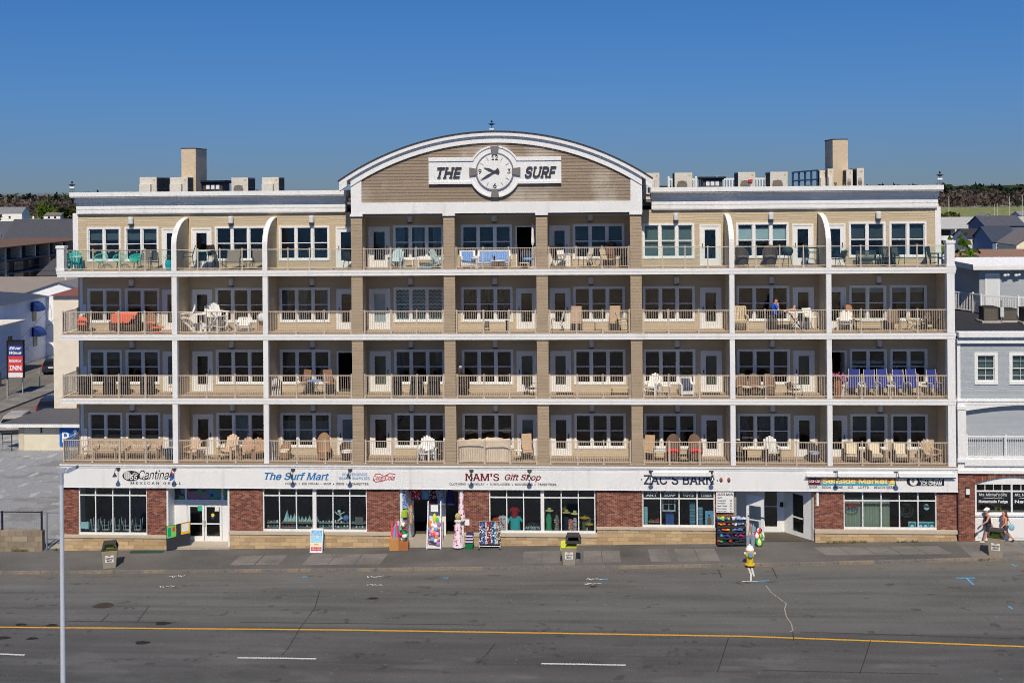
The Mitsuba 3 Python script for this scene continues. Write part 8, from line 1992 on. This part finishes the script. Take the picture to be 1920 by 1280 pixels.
pc = B((120, 180, 214)); xa_, xb_ = 6.72, 7.16; pc.box(xa_, xb_, .33, .36, .5, 1.5); pc.box(xa_ + .01, xb_ - .01, .325, .33, .5, .75, (206, 190, 150)); pc.ball((xa_ + xb_) / 2, .33, .95, .12, (150, 96, 60), (1, .2, 2.2)).ball((xa_ + xb_) / 2 - .02, .325, 1.28, .06, (120, 70, 50), (1, .3, 1))
single('beach_picture', pc, 'painted beach picture with a standing figure in the barn window', 'picture')
for r_, z in enumerate((.55, .85)): shelf(3.79, 4.35, .62, z, 6, [(196, 70, 60), (120, 160, 90), (226, 200, 190)], f'in the first pane of the barn window, {("lower", "upper")[r_]} row', .16)
# market window
soft('shop_curtain', XA[16] + .1, 16.25, .1, 2.2, .5, (170, 170, 150), wave=.04)
sn = thing('open_sign', 'red and blue open sign in the market window', 'sign')
put('lettering', letters('OPEN', 13.93, 14.61, 1.76, .2, .262, (190, 60, 70), True, 0, depth=.02), 'mat_plain', sn)
put('ring', B((70, 110, 160)).tube([(13.93, .27, 1.72), (14.07, .27, 1.6), (14.28, .27, 1.56), (14.5, .27, 1.6), (14.61, .27, 1.72)], .02), 'mat_plain', sn)
wc = thing('wall_clock', 'large round openwork clock hanging in the market window', 'clock'); wx, wz = 17.15,1.52
put('rim', B((70, 64, 56)).shape(shapely.Point(wx, wz).buffer(.36, 24).difference(shapely.Point(wx, wz).buffer(.3, 24)), .58, .62), 'mat_plain', wc)
for i in range(12): a = i * PI / 6; put('numeral', B((70, 64, 56)).bar((wx + .2 * math.cos(a), .6, wz + .2 * math.sin(a)), (wx + .3 * math.cos(a), .6, wz + .3 * math.sin(a)), .05, .02), 'mat_plain', wc)
put('ring', B((70, 64, 56)).shape(shapely.Point(wx, wz).buffer(.2, 20).difference(shapely.Point(wx, wz).buffer(.16, 20)), .58, .62), 'mat_plain', wc)
single('round_plate', B((206, 224, 222)).shape(shapely.Point(18.16, 1.7).buffer(.15, 18), .58, .62), 'pale round plate in the last pane of the market window', 'plate')
for i, x in enumerate((17.36, 17.79, 18.04, 18.36)):
    single('framed_picture', B((150, 206, 200)).box(x - .19, x + .19, .38, .42, .42, 1.0).box(x - .14, x + .14, .375, .38, .48, .94, (56, 120, 146)).ball(x, .376, .74, .1, (214, 232, 232), (1, .1, 1.2)), ('first of four teal wave pictures in the market window', 'second of four teal wave pictures in the market window', 'third of four teal wave pictures in the market window', 'last of four teal wave pictures in the market window')[i], 'picture')
for a, e, z0, z1, y, c, lab in ((-20.46, -20.22, 1.12, 1.4, 1.075, (60, 180, 140), 'green sticker on the left glass door of the grill'), (-19.52, -19.3, 1.11, 1.4, 1.075, (226, 222, 220), 'white notice on the right glass door of the grill')):
    single('door_sticker', B(c).box(a, e, y, y + .01, z0, z1), lab, 'sticker')
single('round_sticker', B((226, 206, 60)).shape(shapely.Point(-19.64, 0.9).buffer(.09, 16), 1.075, 1.085).shape(shapely.Point(-19.64, 0.79).buffer(.08, 16), 1.08, 1.09, (60, 80, 150)), 'yellow and blue round sticker on the right glass door of the grill', 'sticker')
single('pavement_grate', B((44, 70, 62)).box(-.9, .9, -.2, .2, 0, .008).move(-22.74,-0.32, float(z_walk(-22)) + .006), 'worn green patch on the pavement before the black menu screen', 'patch')

# ---------------------------------------------------------------- people
import manifold3d as mf
def limb_body(bones, L=.03, it=12):
    """one continuous surface round a chain of joints: hulls of spheres, joined, refined and smoothed"""
    solids = []
    for (p, r), (q, s) in bones:
        a = mf.Manifold.sphere(r, 16).translate(list(p)); b = mf.Manifold.sphere(s, 16).translate(list(q))
        solids.append(mf.Manifold.batch_hull([a, b]))
    m = mf.Manifold.batch_boolean(solids, mf.OpType.Add).refine_to_length(L)
    g = m.to_mesh(); t = trimesh.Trimesh(g.vert_properties[:, :3], g.tri_verts, process=True)
    trimesh.smoothing.filter_taubin(t, iterations=it)
    return t
def hand(wr, d, n, curl=.5, r=.009):
    """palm, four fingers of unequal length and a thumb; d points along the hand, n out of the palm"""
    wr, d, n = np.array(wr, float), np.array(d, float), np.array(n, float); d /= np.linalg.norm(d); n -= d * (n @ d); n /= np.linalg.norm(n); s = np.cross(d, n)
    out = [((tuple(wr), .026), (tuple(wr + d * .05 + s * .018), .02)), ((tuple(wr), .026), (tuple(wr + d * .05 - s * .018), .02)), ((tuple(wr + d * .05 + s * .018), .02), (tuple(wr + d * .08 - s * .015), .018))]
    for o, l in ((-.03, .058), (-.011, .072), (.009, .076), (.028, .068)):
        k0 = wr + d * .085 + s * o; k1 = k0 + (d * math.cos(curl) + n * math.sin(curl)) * l * .55; k2 = k1 + (d * math.cos(curl * 2.2) + n * math.sin(curl * 2.2)) * l * .45
        out += [((tuple(wr + d * .05 + s * o * .7), .014), (tuple(k0), r + .001)), ((tuple(k0), r + .001), (tuple(k1), r)), ((tuple(k1), r), (tuple(k2), r * .85))]
    t0 = wr + d * .03 + s * .03; t1 = t0 + (d * .6 + s * .6 + n * .35) * .04; t2 = t1 + (d * .9 + s * .1 + n * .4) * .03
    return out + [((tuple(t0), .014), (tuple(t1), .011)), ((tuple(t1), .011), (tuple(t2), .009))]
SK = (206, 158, 132)
def person(label, P, skin, clothes, hair_c, hair, feet_c, tw, cat='person'):
    """P: joints; clothes: (part name, bones, colour); hair: bones"""
    k = thing('person', label, cat)
    def p(n_, b, par=k): return put(n_, b, 'mat_plain', par, smooth=True, tw=tw)
    J = lambda a: np.array(P[a], float)
    hd = J('head'); fw = np.array(P['face'], float); fw /= np.linalg.norm(fw); up = np.array(P.get('headup', (0, 0, 1)), float); sd_ = np.cross(up, fw)
    bones = [((P['pelvis'], .125), (P['chest'], .135)), ((P['chest'], .135), (P['neck'], .07)), ((P['neck'], .055), (tuple(hd - up * .08), .055)),
             ((tuple(hd + up * .03 - fw * .01), .092), (tuple(hd - up * .06 + fw * .02), .07)), ((tuple(hd - up * .07 + fw * .035), .045), (tuple(hd - up * .1 + fw * .045), .035)),
             ((tuple(hd + fw * .085 - up * .0), .014), (tuple(hd + fw * .108 - up * .03), .017))]
    for s in (1, -1): bones.append(((tuple(hd + sd_ * s * .088 - up * .0), .016), (tuple(hd + sd_ * s * .09 - up * .04), .014)))
    for s in 'lr':
        bones += [((P['chest'], .11), (P['sho' + s], .062)), ((P['sho' + s], .058), (P['elb' + s], .042)), ((P['elb' + s], .040), (P['wri' + s], .028)),
                  ((P['pelvis'], .115), (P['hip' + s], .095)), ((P['hip' + s], .092), (P['kne' + s], .058)), ((P['kne' + s], .058), (tuple(J('kne' + s) * .6 + J('ank' + s) * .4), .055)), ((tuple(J('kne' + s) * .6 + J('ank' + s) * .4), .055), (P['ank' + s], .036)),
                  ((P['ank' + s], .034), (P['toe' + s], .03))]
        bones += hand(P['wri' + s], J('wri' + s) - J('elb' + s) if 'hd' + s not in P else P['hd' + s], P.get('pn' + s, (0, 1, 0)), .5)
    p('body', B(skin).mesh(limb_body(bones, .022, 8)))
    for nm, bo, c in clothes: p(nm, B(c).mesh(limb_body(bo, .035, 8)))
    p('hair', B(hair_c).mesh(limb_body(hair, .03, 6)))
    for s in (1, -1): p('eye', B((40, 34, 32)).ball(*(hd + fw * .083 + sd_ * s * .034 + up * .012), .012))
    p('mouth', B((150, 84, 78)).ball(*(hd + fw * .086 - up * .062), .018, None, (1.2, .8, .4)))
    for s in 'lr': p('shoe', B(feet_c).mesh(limb_body([((tuple(J('ank' + s) + (0, 0, -.03)), .045), (tuple(J('toe' + s) + (0, 0, -.0)), .042))], .03, 4)))
    return k
Tm = lambda x, y, z, rz: T().translate([x, y, z]).rotate([0, 0, 1], rz)
# the man in blue on the balcony: seated high, hand at his face, feet up on the table (in his own axes he faces +x)
P = dict(pelvis=(0, 0, .84), chest=(-.08, 0, 1.22), neck=(-.05, 0, 1.42), head=(.0, -.02, 1.58), face=(.55, -.83, -.05), shol=(-.06, .19, 1.36), elbl=(.1, .26, 1.1), wril=(.3, .18, 1.02), shor=(-.04, -.2, 1.35), elbr=(.06, -.34, 1.13), wrir=(.06, -.2, 1.37),
         hdr=(.02, .08, .2), pnr=(0, 1, 0), hipl=(.05, .1, .85), knel=(.5, .1, 1.04), ankl=(.93, .06, 1.08), toel=(.97, .06, 1.26), hipr=(.05, -.1, .85), kner=(.52, -.08, 1.06), ankr=(.95, -.06, 1.12), toer=(1.0, -.06, 1.3))
J = lambda a: P[a]
bl_ = [((J('pelvis'), .15), (J('chest'), .165)), ((J('chest'), .165), ((-.06, 0, 1.36), .1)), ((J('chest'), .13), (J('shol'), .085)), ((J('chest'), .13), (J('shor'), .085)), ((J('shol'), .08), ((.02, .23, 1.23), .07)), ((J('shor'), .08), ((.02, -.28, 1.22), .07))]
sh_ = [((J('pelvis'), .15), (J('hipl'), .12)), ((J('pelvis'), .15), (J('hipr'), .12)), ((J('hipl'), .115), ((.36, .1, .98), .085)), ((J('hipr'), .115), ((.36, -.09, .99), .085))]
hr_ = [(((-.02, -.0, 1.66), .09), ((-.05, .01, 1.60), .095)), (((.02, -.04, 1.67), .07), ((-.06, .02, 1.56), .08))]
person('man in a royal blue shirt lounging with his feet up on the third row balcony', P, SK, [('shirt', bl_, (40, 92, 200)), ('shorts', sh_, (44, 48, 56))], (62, 36, 30), hr_, (196, 150, 128), Tm(10.59, 1.05, DECK[2], 4))
# two walkers heading left past the fudge shop (they face -x)
P = dict(pelvis=(0, 0, .92), chest=(-.03, 0, 1.25), neck=(-.04, 0, 1.45), head=(-.06, 0, 1.60), face=(-1, -.35, -.12), shol=(-.02, -.19, 1.38), elbl=(-.16, -.27, 1.14), wril=(-.38, -.28, 1.0), shor=(-.03, .19, 1.38), elbr=(.14, .26, 1.12), wrir=(.24, .22, .9),
         hipl=(0, -.1, .9), knel=(-.14, -.1, .5), ankl=(-.26, -.1, .08), toel=(-.44, -.1, .05), hipr=(0, .1, .9), kner=(.08, .1, .5), ankr=(.34, .1, .16), toer=(.26, .1, .04), pnl=(0, 0, -1), pnr=(0, -1, 0))
J = lambda a: P[a]
vest = [((J('pelvis'), .145), (J('chest'), .155)), ((J('chest'), .15), ((-.03, -.1, 1.36), .06)), ((J('chest'), .15), ((-.03, .1, 1.36), .06))]
shorts = [((J('pelvis'), .15), (J('hipl'), .115)), ((J('pelvis'), .15), (J('hipr'), .115)), ((J('hipl'), .11), ((-.09, -.1, .62), .085)), ((J('hipr'), .11), ((.05, .1, .62), .085))]
hair = [(((-.02, 0, 1.66), .085), ((.02, 0, 1.58), .075))]
wx_, wy_ = 21.01,-0.2
person('woman walking in a black vest and sun visor, carrying sandals', P, (196, 140, 120), [('vest', vest, (34, 34, 38)), ('shorts', shorts, (48, 52, 62)), ('visor', [(((-.08, -.02, 1.68), .1), ((-.2, -.06, 1.665), .05)), (((-.08, -.02, 1.70), .09), ((.0, 0, 1.69), .088))], (236, 232, 226))], (96, 62, 44), hair, (214, 196, 172), Tm(wx_, wy_, float(z_walk(wx_)), 0))
kk = thing('sandals', 'grey sandals held in the hand of the woman in the visor', 'sandals')
for s in (0, 1): put('sole', B((84, 96, 116)).hexa([(-.42 - .04 * s, -.3 + .06 * s, .92), (-.42 - .04 * s, -.28 + .06 * s, .95), (-.42, -.22 + .06 * s, .92), (-.42, -.2 + .06 * s, .95), (-.62, -.34 + .06 * s, .74), (-.62, -.32 + .06 * s, .77), (-.62, -.26 + .06 * s, .74), (-.62, -.24 + .06 * s, .77)]), 'mat_plain', kk, tw=Tm(wx_, wy_, float(z_walk(wx_)), 0))
P = dict(pelvis=(0, 0, .86), chest=(-.04, 0, 1.18), neck=(-.06, 0, 1.36), head=(-.08, 0, 1.5), face=(-1, -.3, -.1), shol=(-.04, -.17, 1.29), elbl=(-.1, -.24, 1.04), wril=(-.24, -.2, .88), shor=(-.04, .17, 1.29), elbr=(.08, .22, 1.04), wrir=(.02, .2, .8),
         hipl=(0, -.09, .84), knel=(-.12, -.09, .48), ankl=(-.2, -.09, .07), toel=(-.36, -.09, .045), hipr=(0, .09, .84), kner=(.12, .09, .46), ankr=(.42, .09, .16), toer=(.34, .09, .045), pnl=(0, 0, -1), pnr=(0, -1, 0))
J = lambda a: P[a]
dress = [((J('pelvis'), .14), (J('chest'), .13)), ((J('chest'), .125), ((-.03, -.08, 1.26), .05)), ((J('chest'), .125), ((-.03, .08, 1.26), .05))]
short2 = [((J('pelvis'), .145), (J('hipl'), .105)), ((J('pelvis'), .145), (J('hipr'), .105)), ((J('hipl'), .105), ((-.05, -.09, .7), .085)), ((J('hipr'), .105), ((.05, .09, .7), .085))]
hair = [(((-.04, 0, 1.56), .09), ((.0, 0, 1.46), .09)), (((.0, 0, 1.46), .085), ((.1, .02, 1.2), .06)), (((.0, -.05, 1.44), .07), ((.08, -.06, 1.18), .05))]
wx_, wy_ = 21.84,-0.32
person('long haired brunette walking behind the bin with a pale blue bag', P, (206, 150, 124), [('top', dress, (206, 140, 110)), ('shorts', short2, (70, 74, 84))], (92, 56, 40), hair, (48, 44, 44), Tm(wx_, wy_, float(z_walk(wx_)), 0))
single('shoulder_bag', B((136, 184, 206)).ball(wx_ + .22, wy_ - .2, float(z_walk(wx_)) + .86, .16, None, (1, .5, 1.15)).tube([(wx_ + .2, wy_ - .2, float(z_walk(wx_)) + 1.0), (wx_ + .02, wy_ - .16, float(z_walk(wx_)) + 1.32)], .015, 5, (60, 62, 70)), 'pale blue shoulder bag of the long haired walker', 'bag')
